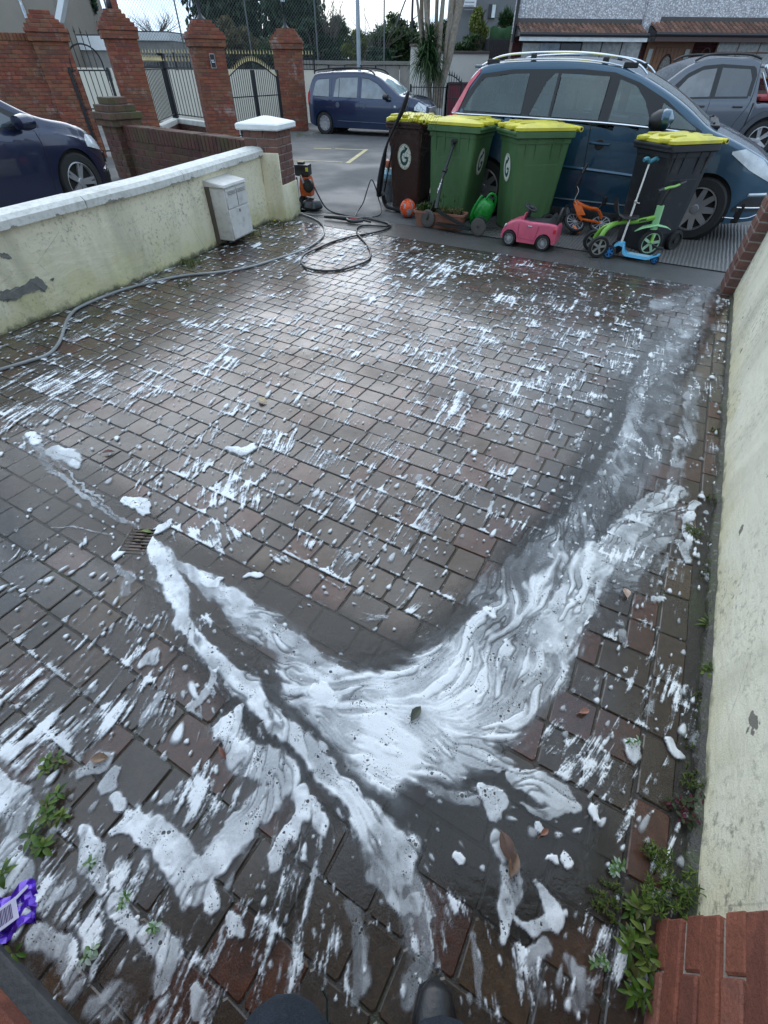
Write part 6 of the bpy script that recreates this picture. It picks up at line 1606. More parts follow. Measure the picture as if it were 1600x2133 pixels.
for sd in (-1, 1):
    cut_faces(c4.side('window_surround', BLKP, CT, wlo, whi, .004, sd, nx=150, nz=34, th=.006), WINS, 0)
    for lo, hi in WINS:
        c4.side('side_window', GLT, CT, lo, hi, .007, sd, nx=18, th=.003)
    c4.line('waist_trim', CHROME, CT, [(-1.95, 1.10), (-1, 1.095), (0, 1.08), (.6, 1.055), (1.1, 1.02)], .009, .006, sd)
    for gp in ([(-1.05, 1.08), (-1.07, .75), (-1.0, .5), (-.95, .3)], [(-.10, 1.07), (-.06, .7), (-.03, .28)], [(.98, 1.0), (1.0, .8), (.97, .62), (.9, .28)]): c4.line('door_gap', BLKP, CT, gp, .005, 0, sd)
    c4.line('rubbing_strip', PB, CT, [(-.95, .66), (0, .63), (.92, .585)], .018, .004, sd)
    for hx in (-.90, .06):
        y_ = sd * (c4.y(hx, .89) + .03); m = MB(); m.tube(smooth_path([(hx - .11, y_ - sd * .03, .89), (hx - .09, y_, .892), (hx + .09, y_, .886), (hx + .11, y_ - sd * .03, .885)], 4), .014, 8)
        hd = m.build('door_handle', PB, CT, smooth=True); m = MB(); m.lathe([(.055, 0), (.05, .004)], 16, TR(hx, sd * (c4.y(hx, .89) + .001), .88) @ Matrix.Rotation(R(90) * -sd, 4, 'X')); m.build('recess', BLKP, hd)
    yr = lambda x: sd * (c4.y(x, 1.5) - .085)
    m = MB(); m.tube([(q.x, yr(q.x), q.y) for q in smooth_path([(-1.64, 1.555, 0), (-1.42, 1.635, 0), (-1.1, 1.665, 0), (-.5, 1.672, 0), (0, 1.635, 0), (.22, 1.575, 0), (.34, 1.50, 0)], 6)], .010, 8); rl = m.build('roof_rail', CHROME, CT, smooth=True)
    for fx, fz, fw_ in ((-1.50, 1.59, .16), (-1.0, 1.635, .07), (-.15, 1.61, .07), (.14, 1.57, .16)): m = MB(); m.rbox((fx, yr(fx), fz), (fw_, .03, .05), .008); m.build('rail_foot', BLKP, rl)
    m = MB(); m.tube([(x_, sd * (c4.y(x_, 1.5) - .055), lerp_poly(c4.top, x_) + .004) for x_ in np.linspace(-1.35, .05, 12)], .008, 6); m.build('roof_strip', CHROME, CT)
    c4.side('tail_light', PINKL, CT, [(-1.98, 1.09), (-1.86, 1.12), (-1.74, 1.36), (-1.63, 1.49)], [(-1.98, 1.10), (-1.88, 1.23), (-1.76, 1.41), (-1.63, 1.53)], .012, sd, nx=18)
    c4.side('tail_light', REDL, CT, [(-2.0, .86), (-1.86, .88)], [(-2.0, 1.08), (-1.86, 1.10)], .012, sd, nx=6)
    m = MB(); m.lathe([(.001, -.13), (.06, -.115), (.10, -.05), (.105, .02), (.07, .09), (.001, .10)], 16, TR(.66, sd * 1.02, 1.13, 0, 0, R(90)), .95, 1.15); mr = m.build('wing_mirror', BLKP, CT, smooth=True)
    m = MB(); m.lathe([(.001, -.08), (.075, -.06), (.108, 0), (.095, .06), (.03, .105), (.001, .11)], 16, TR(.68, sd * 1.025, 1.14, 0, 0, R(90)), .9, 1.15); m.build('mirror_cap', PB, mr, smooth=True)
    m = MB(); m.tube([(.66, sd * .86, 1.05), (.66, sd * 1.0, 1.09)], .03, 6); m.build('stalk', BLKP, mr)
    c4.side('headlight', LENS, CT, [(1.50, .87), (1.75, .73), (2.06, .60)], [(1.50, .89), (1.62, .915), (1.85, .825), (2.06, .67)], .012, sd, nx=18)
    c4.side('bumper_vent', BLKP, CT, [(1.76, .33), (2.10, .33)], [(1.76, .36), (1.86, .47), (2.10, .47)], .008, sd, nx=8); c4.line('bumper_trim', CHROME, CT, [(1.80, .375), (2.09, .365)], .008, .012, sd); c4.line('fog_lamp', LENS, CT, [(1.86, .50), (2.10, .50)], .016, .004, sd)
    c4.line('splitter_line', CHROME, CT, [(1.70, .27), (1.98, .265), (2.12, .34)], .005, .004, sd)
    c4.line('sill_trim', M_('sill_blue_grey', (.06, .08, .10), .3) if 'sill_blue_grey' not in bpy.data.materials else bpy.data.materials['sill_blue_grey'], CT, [(-.95, .30), (0, .295), (.95, .29)], .012, .004, sd)
c4.screen('windscreen', GLS, CT, .36, 1.16); c4.screen('rear_window', GLD, CT, -1.95, -1.68)
m = MB(); m.tube([(1.22, -.55, 1.10), (1.22, -.1, 1.13)], .012, 6); m.tube([(1.20, .1, 1.13), (1.18, .6, 1.10)], .012, 6); m.build('wiper', BLKP, CT)
m = MB(); m.rbox((1.22, 0, 1.075), (.14, 1.30, .03), .01); m.build('scuttle', BLKP, CT)
m = MB(); m.rbox((2.145, 0, .48), (.03, 1.0, .10), .01); m.build('grille', BLKP, CT); m = MB(); m.rbox((-1.68, 0, 1.545), (.18, 1.15, .03), .01); m.build('roof_spoiler', PB, CT)

# --- navy estate-style car with roof bars in front of the concrete wall
hubf, hubr = G(829, 264, .24), G(676, 257, .24); hubf.z = hubr.z = 0
cen, az, sc = place(hubf, hubr, 2.81); cen = cen + Vector((-math.sin(az), math.cos(az), 0)) * .865 * sc
DC = thing('estate_car', 'navy blue estate car with black roof bars parked by the concrete wall', 'car', (cen.x, cen.y, 0), az, scale=sc)
top = [(-2.08, .82), (-2.04, 1.05), (-1.93, 1.30), (-1.75, 1.54), (-1.4, 1.60), (-.5, 1.635), (.15, 1.62), (.60, 1.52), (1.05, 1.28), (1.42, 1.08), (1.8, 1.04), (2.1, .96), (2.28, .82), (2.36, .66)]
belt = [(-2.1, .98), (0, .955), (1.0, .94), (1.5, .93), (2.4, .72)]
dc = Car(-2.08, 2.36, 1.75, top, belt, (-1.40, 1.41), .30, sill=.20, front_r=.9, rear_r=.35, tumble=.30, arch=1.15)
PN = car_paint('navy_blue_paint', (.006, .018, .058)); dc.body(PN, DC); well(DC, dc, 1.75)
for wx in (-1.40, 1.41):
    for sd in (-1, 1): wheel(DC, wx, sd * .77, .30, .19, ALLOY, 10, sd, 'swirl')
for sd in (-1, 1):
    for lo, hi in (([(-1.80, 1.02), (-1.18, 1.0)], [(-1.80, 1.06), (-1.70, 1.36), (-1.60, 1.42), (-1.18, 1.45)]), ([(-1.00, 1.00), (-.12, .99)], [(-1.00, 1.05), (-.92, 1.43), (-.80, 1.48), (-.12, 1.49)]), ([(.04, .985), (1.12, .97)], [(.04, 1.47), (.30, 1.45), (.60, 1.34), (.90, 1.14), (1.12, .985)])):
        dc.side('window_surround', BLKP, DC, [(a, b - .015) for a, b in lo], [(a, b + .015) for a, b in hi], .003, sd); dc.side('side_window', glass_mat('mid_grey_glass', (.13, .16, .18)) if 'mid_grey_glass' not in bpy.data.materials else bpy.data.materials['mid_grey_glass'], DC, lo, hi, .009, sd)
    dc.line('window_bar', BLKP, DC, [(-.80, 1.0), (-.80, 1.46)], .010, .010, sd)
    dc.line('door_gap', BLKP, DC, [(-1.08, 1.46), (-1.09, 1.0), (-1.0, .60), (-.85, .30)], .005, 0, sd); dc.line('door_gap', BLKP, DC, [(-.03, 1.5), (-.03, .9), (0, .28)], .005, 0, sd); dc.line('door_gap', BLKP, DC, [(1.18, .95), (1.14, .6), (1.0, .3)], .005, 0, sd)
    dc.line('rubbing_strip', M_('navy_strip', (.03, .05, .10), .3) if 'navy_strip' not in bpy.data.materials else bpy.data.materials['navy_strip'], DC, [(-.85, .38), (1.0, .36)], .012, .006, sd)
    for hx in (-.85, .16): m = MB(); m.lathe([(.075, 0), (.07, .012)], 16, TR(hx, sd * (dc.y(hx, .80) - .002), .80) @ Matrix.Rotation(R(90) * -sd, 4, 'X')); hd = m.build('door_handle', M_('handle_grey', (.08, .10, .14), .3) if 'handle_grey' not in bpy.data.materials else bpy.data.materials['handle_grey'], DC)
    m = MB(); m.tube(smooth_path([(-1.75, sd * .68, 1.56), (-1.6, sd * .68, 1.66), (-.5, sd * .69, 1.72), (.25, sd * .68, 1.68), (.5, sd * .68, 1.56)], 6), .022, 7); m.build('roof_rail', BLKP, DC, smooth=True)
    dc.side('tail_light', REDL, DC, [(-2.075, .76), (-1.93, .84)], [(-2.075, 1.06), (-1.99, 1.14), (-1.93, 1.12)], .012, sd, nx=10)
    dc.side('headlight', LENS, DC, [(1.95, .72), (2.3, .66)], [(1.95, .80), (2.06, .93), (2.3, .82)], .012, sd, nx=10)
    m = MB(); m.lathe([(.001, -.11), (.08, -.08), (.10, 0), (.08, .08), (.001, .11)], 14, TR(.98, sd * .98, 1.04, 0, 0, R(90)), .8, 1.2); m.build('wing_mirror', BLKP, DC, smooth=True)
    m = MB(); m.rbox((1.28, sd * (dc.y(1.28, .80) + .004), .80), (.07, .015, .05), .004); m.build('side_repeater', LENS, DC)
for bx_ in (-1.2, .0): m = MB(); m.rbox((bx_, 0, 1.78), (.06, 1.45, .03), .01); m.rbox((bx_, -.68, 1.74), (.05, .04, .08), .008); m.rbox((bx_, .68, 1.74), (.05, .04, .08), .008); m.build('roof_bar', BLKP, DC)
dc.screen('windscreen', M_('bright_windscreen', (.36, .46, .48), .05, var=.4, scale=4, coat=.8), DC, .62, 1.44)
m = MB(); m.rbox((2.37, 0, .72), (.03, .9, .16), .02); m.build('grille', CHROME, DC); m = MB(); m.tube([(1.46, -.5, 1.10), (1.44, .2, 1.12)], .012, 5); m.build('wiper', BLKP, DC)
m = MB(); m.rbox((.55, -.42, 1.10), (.10, .25, .30), .04); m.build('yellow_jacket', M_('hi_vis_yellow', (.45, .60, .04), .7), DC)

# --- navy hatchback, only its nose and right front wheel in view
GFp = G(175, 380, .325); GFp = Vector((GFp.x, GFp.y, 0))
gz = R(70); dvec = Vector((math.cos(gz), math.sin(gz), 0)); lft = Vector((-math.sin(gz), math.cos(gz), 0)); gs = 1.0
cen = GFp - dvec * 1.31 + lft * .89
GF = thing('hatchback', 'dark navy hatchback parked beyond the cream wall, only its front half in view', 'car', (cen.x, cen.y, 0), gz, scale=gs)
top = [(-2.05, .95), (-1.98, 1.15), (-1.80, 1.34), (-1.3, 1.44), (-.4, 1.48), (.1, 1.45), (.45, 1.34), (.85, 1.12), (1.10, 1.01), (1.5, .93), (1.85, .82), (2.05, .70), (2.13, .58)]
belt = [(-2.0, .96), (0, .93), (.8, .90), (1.2, .86), (2.1, .62)]
gf = Car(-2.05, 2.13, 1.79, top, belt, (-1.32, 1.31), .325, sill=.19, front_r=.9, rear_r=.4, tumble=.36, arch=1.13)
PG = car_paint('deep_navy_paint', (.010, .016, .050)); gf.body(PG, GF); well(GF, gf, 1.79)
for wx in (-1.32, 1.31):
    for sd in (-1, 1): wheel(GF, wx, sd * .785, .325, .21, ALLOY, 5, sd, 'double')
for sd in (-1, 1):
    gf.side('window_surround', BLKP, GF, [(-1.8, .96), (1.0, .92)], [(-1.8, 1.0), (-1.5, 1.28), (-.4, 1.38), (.1, 1.35), (.45, 1.22), (1.05, .93)], .004, sd, nx=34)
    gf.side('side_window', GLD, GF, [(-1.6, .985), (-.22, .965)], [(-1.6, 1.05), (-1.4, 1.25), (-.22, 1.34)], .009, sd); gf.side('side_window', GLD, GF, [(-.12, .965), (.80, .945)], [(-.12, 1.34), (.1, 1.31), (.42, 1.19), (.80, .96)], .009, sd)
    gf.line('door_gap', BLKP, GF, [(-.17, .92), (-.17, .30)], .005, 0, sd); gf.line('door_gap', BLKP, GF, [(.90, .90), (.92, .66), (.84, .30)], .005, 0, sd)
    gf.line('sill_trim', CHROME, GF, [(-.9, .235), (.80, .225)], .014, .008, sd)
    gf.side('headlight', LENS, GF, [(1.62, .68), (1.98, .60)], [(1.62, .74), (1.72, .80), (1.86, .77), (1.98, .69)], .012, sd, nx=12)
    gf.line('bumper_gap', BLKP, GF, [(1.62, .66), (1.85, .50), (2.0, .46)], .006, 0, sd); gf.side('bumper_vent', BLKP, GF, [(1.84, .26), (2.08, .28)], [(1.84, .34), (2.08, .38)], .008, sd, nx=6); gf.line('fog_trim', CHROME, GF, [(1.86, .40), (2.06, .42)], .008, .006, sd)
    m = MB(); m.lathe([(.001, -.12), (.08, -.09), (.10, 0), (.085, .08), (.001, .12)], 14, TR(.72, sd * .99, .99, 0, 0, R(90)), .8, 1.15); m.build('wing_mirror', PG, GF, smooth=True)
gf.screen('windscreen', GLD, GF, .42, 1.12); m = MB(); m.rbox((2.13, 0, .50), (.03, 1.1, .12), .01); m.build('grille', BLKP, GF)
gf.line('bonnet_gap', BLKP, GF, [(1.1, .92), (1.45, .86), (1.75, .77)], .005, -.004, -1)

# --- grey double-cab pickup on the right, nose to the left
rw_ = G(1594, 292, .36); hub = Vector((rw_.x - .12, rw_.y + .15, 0)); pz = R(176); dvec = Vector((math.cos(pz), math.sin(pz), 0)); lft = Vector((-math.sin(pz), math.cos(pz), 0)); ps = .92
cen = hub + dvec * 1.55 * ps - lft * .82 * ps
PK = thing('pickup_truck', 'grey double-cab pickup truck with a chrome roll bar in front of the oak door', 'pickup truck', (cen.x, cen.y, 0), pz, scale=ps)
top = [(-2.55, .98), (-2.5, 1.04), (-1.3, 1.05), (-1.10, 1.10), (-1.02, 1.50), (-.92, 1.74), (-.5, 1.79), (.2, 1.78), (.62, 1.66), (1.05, 1.38), (1.35, 1.18), (1.9, 1.12), (2.3, 1.0), (2.48, .82)]
belt = [(-2.6, 1.2), (-1.12, 1.2), (-1.02, 1.12), (0, 1.10), (1.2, 1.07), (2.5, .85)]
pk = Car(-2.55, 2.48, 1.90, top, belt, (-1.55, 1.55), .38, sill=.34, front_r=.8, rear_r=.2, tumble=.30, arch=1.2)
PP_ = car_paint('pickup_grey_paint', (.075, .085, .105)); pk.body(PP_, PK); well(PK, pk, 1.90)
for wx in (-1.55, 1.55):
    for sd in (-1, 1): wheel(PK, wx, sd * .83, .38, .24, ALLOY, 5, sd, 'double'); arch_lip(pk, PK, M_('arch_plastic', (.06, .068, .08), .5) if 'arch_plastic' not in bpy.data.materials else bpy.data.materials['arch_plastic'], wx, sd, .10, .035)
for sd in (-1, 1):
    pk.side('window_surround', BLKP, PK, [(-.93, 1.13), (1.08, 1.09)], [(-.93, 1.52), (-.85, 1.66), (-.1, 1.69), (.3, 1.66), (.62, 1.53), (1.08, 1.12)], .004, sd, nx=34)
    pk.side('side_window', GLD, PK, [(-.84, 1.16), (-.12, 1.15)], [(-.84, 1.45), (-.74, 1.61), (-.12, 1.63)], .010, sd); pk.side('side_window', glass_mat('pickup_glass', (.10, .11, .12)) if 'pickup_glass' not in bpy.data.materials else bpy.data.materials['pickup_glass'], PK, [(.0, 1.15), (.86, 1.12)], [(.0, 1.62), (.3, 1.59), (.58, 1.46), (.86, 1.16)], .010, sd)
    pk.line('door_gap', BLKP, PK, [(-.94, 1.70), (-.97, 1.1), (-.80, .70), (-.75, .4)], .006, 0, sd); pk.line('door_gap', BLKP, PK, [(-.05, 1.68), (-.05, .4)], .006, 0, sd); pk.line('door_gap', BLKP, PK, [(-1.06, 1.05), (-1.06, .45)], .012, 0, sd)
    for hx in (-.72, .15): y_ = sd * (pk.y(hx, .98) + .03); m = MB(); m.tube([(hx - .1, y_, .98), (hx + .1, y_, .98)], .018, 7); m.build('door_handle', BLKP, PK)
    m = MB(); m.tube(smooth_path([(-.95, sd * .66, 1.78), (-.6, sd * .66, 1.85), (.2, sd * .66, 1.84), (.5, sd * .66, 1.74)], 5), .022, 7); m.build('roof_rail', BLKP, PK, smooth=True)
    m = MB(); m.tube([(-1.75, sd * .74, 1.04), (-1.15, sd * .60, 1.66)], .035, 8); m.tube([(-1.55, sd * .74, 1.04), (-1.12, sd * .60, 1.56)], .02, 8); m.build('roll_bar', CHROME, PK, smooth=True)
    m = MB(); m.lathe([(.001, -.12), (.09, -.09), (.12, 0), (.09, .09), (.001, .12)], 14, TR(.85, sd * 1.05, 1.16, 0, 0, R(90)), .7, 1.3); m.build('wing_mirror', BLKP, PK, smooth=True)
m = MB(); m.tube([(-1.15, -.60, 1.66), (-1.15, .60, 1.66)], .035, 8); m.build('roll_bar', CHROME, PK, smooth=True)
m = MB(); m.rbox((-1.85, 0, 1.12), (1.2, 1.5, .08), .03); m.build('bed_cover', M_('red_tarpaulin', (.28, .02, .025), .6), PK)
pk.screen('windscreen', GLD, PK, .64, 1.34)
# ================================================================ things standing at the mouth of the driveway
def decal_mats():
    return (M_('sticker_cream', (.66, .68, .60), .4, var=.05), M_('sticker_gold', (.42, .38, .20), .4, var=.1), M_('sticker_dark_green', (.012, .07, .055), .4, var=.1))
ST_W, ST_G, ST_D = decal_mats()
def logo(parent, M, w=.098, h=.135):
    """oval sticker: cream field, gold ring, dark green G-shaped arrow"""
    def oval(a, b, z, t): 
        m = MB(); m.lathe([(1, 0), (1, t)], 36, M @ Matrix.Translation((0, 0, z)), a, b); return m
    s = oval(w, h, 0, .0015).build('sticker', ST_W, parent)
    m = MB()
    for k in range(48):
        a0, a1 = k * math.pi / 24, (k + 1) * math.pi / 24
        m.add([(w * .96 * math.cos(a0), h * .96 * math.sin(a0), .0022), (w * .96 * math.cos(a1), h * .96 * math.sin(a1), .0022), (w * .90 * math.cos(a1), h * .90 * math.sin(a1), .0022), (w * .90 * math.cos(a0), h * .90 * math.sin(a0), .0022)], [(0, 1, 2, 3)], M)
    m.build('ring', ST_G, s)
    m = MB(); N_ = 26; a0, a1 = R(75), R(350); V = []
    for k in range(N_ + 1):
        a = a0 + (a1 - a0) * k / N_
        for q in (.36, .62): V.append((w * q * math.cos(a) - w * .02, h * q * math.sin(a) - h * .06, .0026))
    m.add(V, [(2 * k, 2 * k + 2, 2 * k + 3, 2 * k + 1) for k in range(N_)], M)
    m.add([(w * .02, -h * .14, .0026), (w * .58, -h * .14, .0026), (w * .58, h * .02, .0026), (w * .02, h * .02, .0026)], [(0, 1, 2, 3)], M)
    m.add([(w * .0, h * .28, .0028), (w * .52, h * .66, .0028), (-w * .08, h * .86, .0028), (w * .06, h * .62, .0028)], [(0, 1, 3), (1, 2, 3)], M)
    m.build('arrow_mark', ST_D, s)
def plastic(name, col, rough=.42):
    n = N(name); co = n.coord(); f = n.noise(4, 4, .6, n.scaled(co, (1, 1, .25))); s = n.noise(240, 2, .5, co)
    c = n.mix(n.mapr(f, .35, .65, 0, 1), tuple(x * .86 for x in col), tuple(min(1, x * 1.15) for x in col))
    d = n.mapr(n.noise(8, 5, .7, co), .55, .78, 0, .35); c = n.mix(d, c, (.16, .15, .12))
    return n.done(n.bsdf(c, n.mapr(f, .3, .7, rough - .05, rough + .1), 0, .45, n.bump(s, .18, .002)))
YLID = plastic('yellow_lid_plastic', (.62, .55, .045)); YLID2 = plastic('yellow_lid_rib', (.50, .43, .03))
def wheelie_bin(label, loc, rz, mat, mlid, logos=True, W=.58, D=.70, Hh=1.0, open_=0, sc=1.0, tilt=0):
    t = thing('wheelie_bin', label, 'bin', loc, (tilt, 0, rz), 'wheelie bins lined up along the street edge', sc)
    def ring(z, w, d, yo, r_=.04):
        P = []
        for (sx, sy, a0) in ((1, 1, 0), (-1, 1, 90), (-1, -1, 180), (1, -1, 270)):
            for k in range(4):
                a = R(a0 + k * 30); P.append((sx * (w / 2 - r_) + r_ * math.cos(a), sy * (d / 2 - r_) + yo + r_ * math.sin(a), z))
        return P
    m = MB(); yo = .0
    m.loft([ring(.02, W * .80, D * .70, .02), ring(.10, W * .82, D * .72, .02), ring(.55, W * .88, D * .82, .01), ring(.88, W * .92, D * .90, 0), ring(.882, W * .95, D * .93, 0), ring(.93, W * .96, D * .94, 0)])
    m.build('body', mat, t, smooth=True, ang=35)
    m = MB(); m.loft([ring(.925, W * 1.0, D * .98, -.01, .03), ring(.935, W * 1.04, D * 1.02, -.01, .03), ring(.985, W * 1.04, D * 1.02, -.01, .03), ring(.99, W * 1.0, D * .98, -.01, .03)])
    m.rbox((0, -D / 2 - .005, .975), (W * .96, .07, .03), .01); m.build('rim', mat, t, smooth=True, ang=30)
    for sx in (-1, 1):
        for yy in (-.22, -.10, .10, .22): m = MB(); m.loft([[(sx * W * .455, yy - .008, .74), (sx * W * .455, yy + .008, .74), (sx * W * .44, yy + .008, .74), (sx * W * .44, yy - .008, .74)], [(sx * (W * .49), yy - .008, .93), (sx * (W * .49), yy + .008, .93), (sx * W * .44, yy + .008, .93), (sx * W * .44, yy - .008, .93)]]); m.build('gusset', mat, t)
    # raised panels down the body sides
    for sx in (-1, 1):
        m = MB(); m.loft([[(sx * (W * .405), -.16, .16), (sx * (W * .405), .20, .16), (sx * (W * .40 + .012), .19, .17), (sx * (W * .40 + .012), -.15, .17)], [(sx * (W * .44), -.20, .70), (sx * (W * .44), .22, .70), (sx * (W * .44 + .006), .21, .69), (sx * (W * .44 + .006), -.19, .69)]]); m.build('side_panel', mat, t)
    lid = MB(); lid.loft([ring(.988, W * .99, D * .98, -.01, .04), ring(.994, W * 1.03, D * 1.02, -.01, .04), ring(1.02, W * 1.03, D * 1.02, -.01, .04), ring(1.038, W * .92, D * .86, -.01, .05), ring(1.055, W * .66, D * .60, .0, .06), ring(1.058, W * .5, D * .44, .0, .06)])
    lo = lid.build('lid', mlid, t, smooth=True, ang=40)
    m = MB()
    for xx in (-.16, 0, .16): m.rbox((xx, -.20, 1.046), (.07, .16, .028), .012); m.rbox((xx, .16, 1.046), (.07, .14, .024), .012)
    m.build('lid_rib', YLID2 if mlid is YLID else mlid, lo, smooth=True)
    m = MB(); m.rbox((-.15, -D / 2 - .02, 1.02), (.10, .08, .035), .012); m.rbox((.15, -D / 2 - .02, 1.02), (.10, .08, .035), .012); m.build('lid_handle', mlid, lo, smooth=True)
    m = MB(); m.tube([(-W * .5, D / 2 + .045, 1.005), (W * .5, D / 2 + .045, 1.005)], .024, 12)
    for xx in (-.2, 0, .2): m.rbox((xx, D / 2 + .01, 1.0), (.06, .09, .045), .01)
    m.build('hinge_handle', mlid if mlid is not None else mat, t, smooth=True)
    m = MB(); m.tube([(-W * .505, D / 2 + .045, 1.005), (W * .505, D / 2 + .045, 1.005)], .014, 10); m.build('hinge_pin', BLKP, t)
    for sx in (-1, 1):
        Mx = TR(sx * W * .44, D * .36, .10) @ Matrix.Rotation(R(90) * sx, 4, 'Y')
        m = MB(); m.lathe([(.05, -.03), (.095, -.03), (.102, -.02), (.102, .02), (.095, .03), (.075, .03), (.07, .018), (.03, .018), (.028, .034), (.012, .034)], 26, Mx); m.build('wheel', TYRE, t, smooth=True)
    m = MB(); m.tube([(-W * .44, D * .36, .10), (W * .44, D * .36, .10)], .012, 8); m.build('axle', BLKP, t)
    if logos:
        Z = .58 if sc else 0; slope = math.atan2(D * .04, .33)
        logo(t, TR(0, -(D * .41 - .01 + .27 * (D * .04 + .01)) - .005, .64, 0, R(90) + math.atan2(D * .04 + .01, .33)))
    return t
GREENP = plastic('green_bin_plastic', (.062, .135, .052)); BROWNP = plastic('brown_bin_plastic', (.040, .016, .012)); CHARP = plastic('charcoal_bin_plastic', (.016, .018, .022))
wheelie_bin('brown wheelie bin with a yellow lid and round white sticker, leftmost in the row', (.33, 7.66, 0), R(-28), BROWNP, YLID, W=.50, D=.56)
wheelie_bin('green wheelie bin with a yellow lid behind the terracotta trough and black scooter', (.93, 7.25, 0), R(57), GREENP, YLID)
wheelie_bin('green wheelie bin with a yellow lid and white sticker behind the pink toy car', (1.72, 6.74, 0), R(-78), GREENP, YLID)
wheelie_bin('charcoal wheelie bin with a yellow lid behind the green tricycle and blue scooter', (3.02, 5.98, 0), R(-70), CHARP, YLID, logos=False, W=.54, D=.66, sc=.97)

# pop-up goal frame with net
gl = thing('football_goal', 'black folding football goal with netting leaning by the brown bin', 'goal', (-.10, 7.6, 0))
FB = M_('black_goal_sleeve', (.012, .012, .014), .6, var=.3, bump=.3)
def Gz(px, py, Y): return at(px, py, Y)
pole = [at(789, 408, 7.75), at(792, 378, 7.7), at(799, 335, 7.6), at(806, 302, 7.5), at(820, 268, 7.4), at(836, 235, 7.3), at(846, 208, 7.25), at(851, 190, 7.22)]
m = MB(); P = smooth_path(pole, 4); m.tube(P, [.034 + .012 * math.sin(i * .35) - .020 * i / len(P) for i in range(len(P))], 8); m.build('upright', FB, gl, smooth=True, world=True)
base = [at(797, 405, 7.7), G(803, 425, .06), G(812, 432, .04), G(850, 440, .04)]
m = MB(); m.tube(smooth_path(base, 4), .028, 8); m.build('ground_bar', FB, gl, smooth=True, world=True)
m = MB(); m.tube([at(800, 400, 7.65), at(812, 340, 7.5), at(820, 300, 7.45)], .010, 6); m.build('stay', FB, gl, world=True)
m = MB(); nu, nv = 13, 16; gr = [[None] * (nv + 1) for _ in range(nu + 1)]; g = random.Random(6)
topA, botA = at(851, 195, 7.22), at(795, 405, 7.7); topB, botB = at(915, 243, 7.05), at(838, 440, 7.15)
for i in range(nu + 1):
    for j in range(nv + 1):
        f, h_ = i / nu, j / nv; a = P[min(len(P) - 1, int((1 - h_) * (len(P) - 1)))]; b = topB.lerp(botB, h_)
        q = a.lerp(b, f); q += Vector((g.uniform(-.01, .01), -.04 * math.sin(math.pi * f), -.05 * math.sin(math.pi * f) + g.uniform(-.01, .01))); gr[i][j] = q
for i in range(nu + 1): m.tube(gr[i], .0016, 3, cap=False)
for j in range(nv + 1): m.tube([gr[i][j] for i in range(nu + 1)], .0016, 3, cap=False)
o = m.build('net', M_('net_cord', (.012, .012, .012), .7), gl, world=True); o['kind'] = 'stuff'
# bucket of toys behind the goal
q = G(812, 425, 0); t = thing('bucket', 'grey bucket with a blue and orange toy behind the goal net', 'bucket', (q.x - .02, q.y + .25, 0))
m = MB(); m.lathe([(.10, 0), (.13, .26), (.14, .26), (.14, .28), (.125, .28), (.10, .02)], 20); m.build('pail', M_('grey_pail', (.13, .14, .15), .5), t, smooth=True)
m = MB(); m.lathe([(.001, .26), (.08, .28), (.09, .34), (.05, .40), (.001, .41)], 12); m.build('blue_toy', M_('pale_blue_toy', (.25, .42, .50), .4), t, smooth=True)
m = MB(); m.lathe([(.001, -.06), (.05, -.04), (.06, 0), (.05, .04), (.001, .06)], 12, TR(-.01, -.03, .46)); m.build('orange_toy', M_('salmon_toy', (.45, .16, .10), .4), t, smooth=True)

# ball
q = G(849, 455, 0); br = .108
t = thing('ball', 'orange red play ball with grey patches in front of the brown bin', 'ball', (q.x, q.y + .06, br))
n = N('orange_ball_vinyl'); co = n.coord(); f = n.noise(7.5, 2, .4, co, dist=1.2); c = n.mix(n.mapr(f, .53, .56, 0, 1), (.85, .10, .015), (.36, .33, .36)); c = n.mix(n.mapr(n.noise(30, 3, .6, co), .5, .7, 0, .3), c, (.2, .05, .03))
m = MB(); m.lathe([(br * math.sin(a), -br * math.cos(a)) for a in np.linspace(.02, math.pi - .02, 20)], 28); m.build('skin', n.done(n.bsdf(c, .32, 0, .5)), t, smooth=True)
m = MB(); m.tube([((br + .0005) * math.cos(a), (br + .0005) * math.sin(a), 0) for a in np.linspace(0, 2 * math.pi, 30, endpoint=False)], .0018, 4, closed=True); m.build('seam', M_('ball_seam', (.15, .03, .015), .5), t)

# terracotta trough of weeds
qa, qb = G(872, 466), G(975, 490); d = (qb - qa); Lp = .70; tz = math.atan2(d.y, d.x) * .55
t = thing('plant_trough', 'terracotta plastic trough of half-dead weeds in front of the green bin', 'planter', ((qa.x + qb.x) / 2 - .03, (qa.y + qb.y) / 2 + .12, 0), tz)
TC = M_('faded_terracotta', (.26, .115, .075), .55, var=.18, scale=7, dirt=.3)
def rring(z, w, d_, r_=.05): return [(sx * (w / 2 - r_) + r_ * math.cos(R(a0 + k * 30)), sy * (d_ / 2 - r_) + r_ * math.sin(R(a0 + k * 30)), z) for (sx, sy, a0) in ((1, 1, 0), (-1, 1, 90), (-1, -1, 180), (1, -1, 270)) for k in range(4)]
m = MB(); m.loft([rring(0, Lp * .86, .17), rring(.15, Lp * .97, .21), rring(.152, Lp, .225), rring(.175, Lp, .225), rring(.175, Lp * .95, .19), rring(.14, Lp * .93, .18)]); m.build('trough', TC, t, smooth=True, ang=30)
m = MB(); m.loft([rring(.13, Lp * .93, .18), rring(.15, Lp * .90, .16)]); m.build('soil', M_('dark_soil', (.03, .022, .015), .95, bump=.8), t)
g = np.random.default_rng(4); ms = MB()
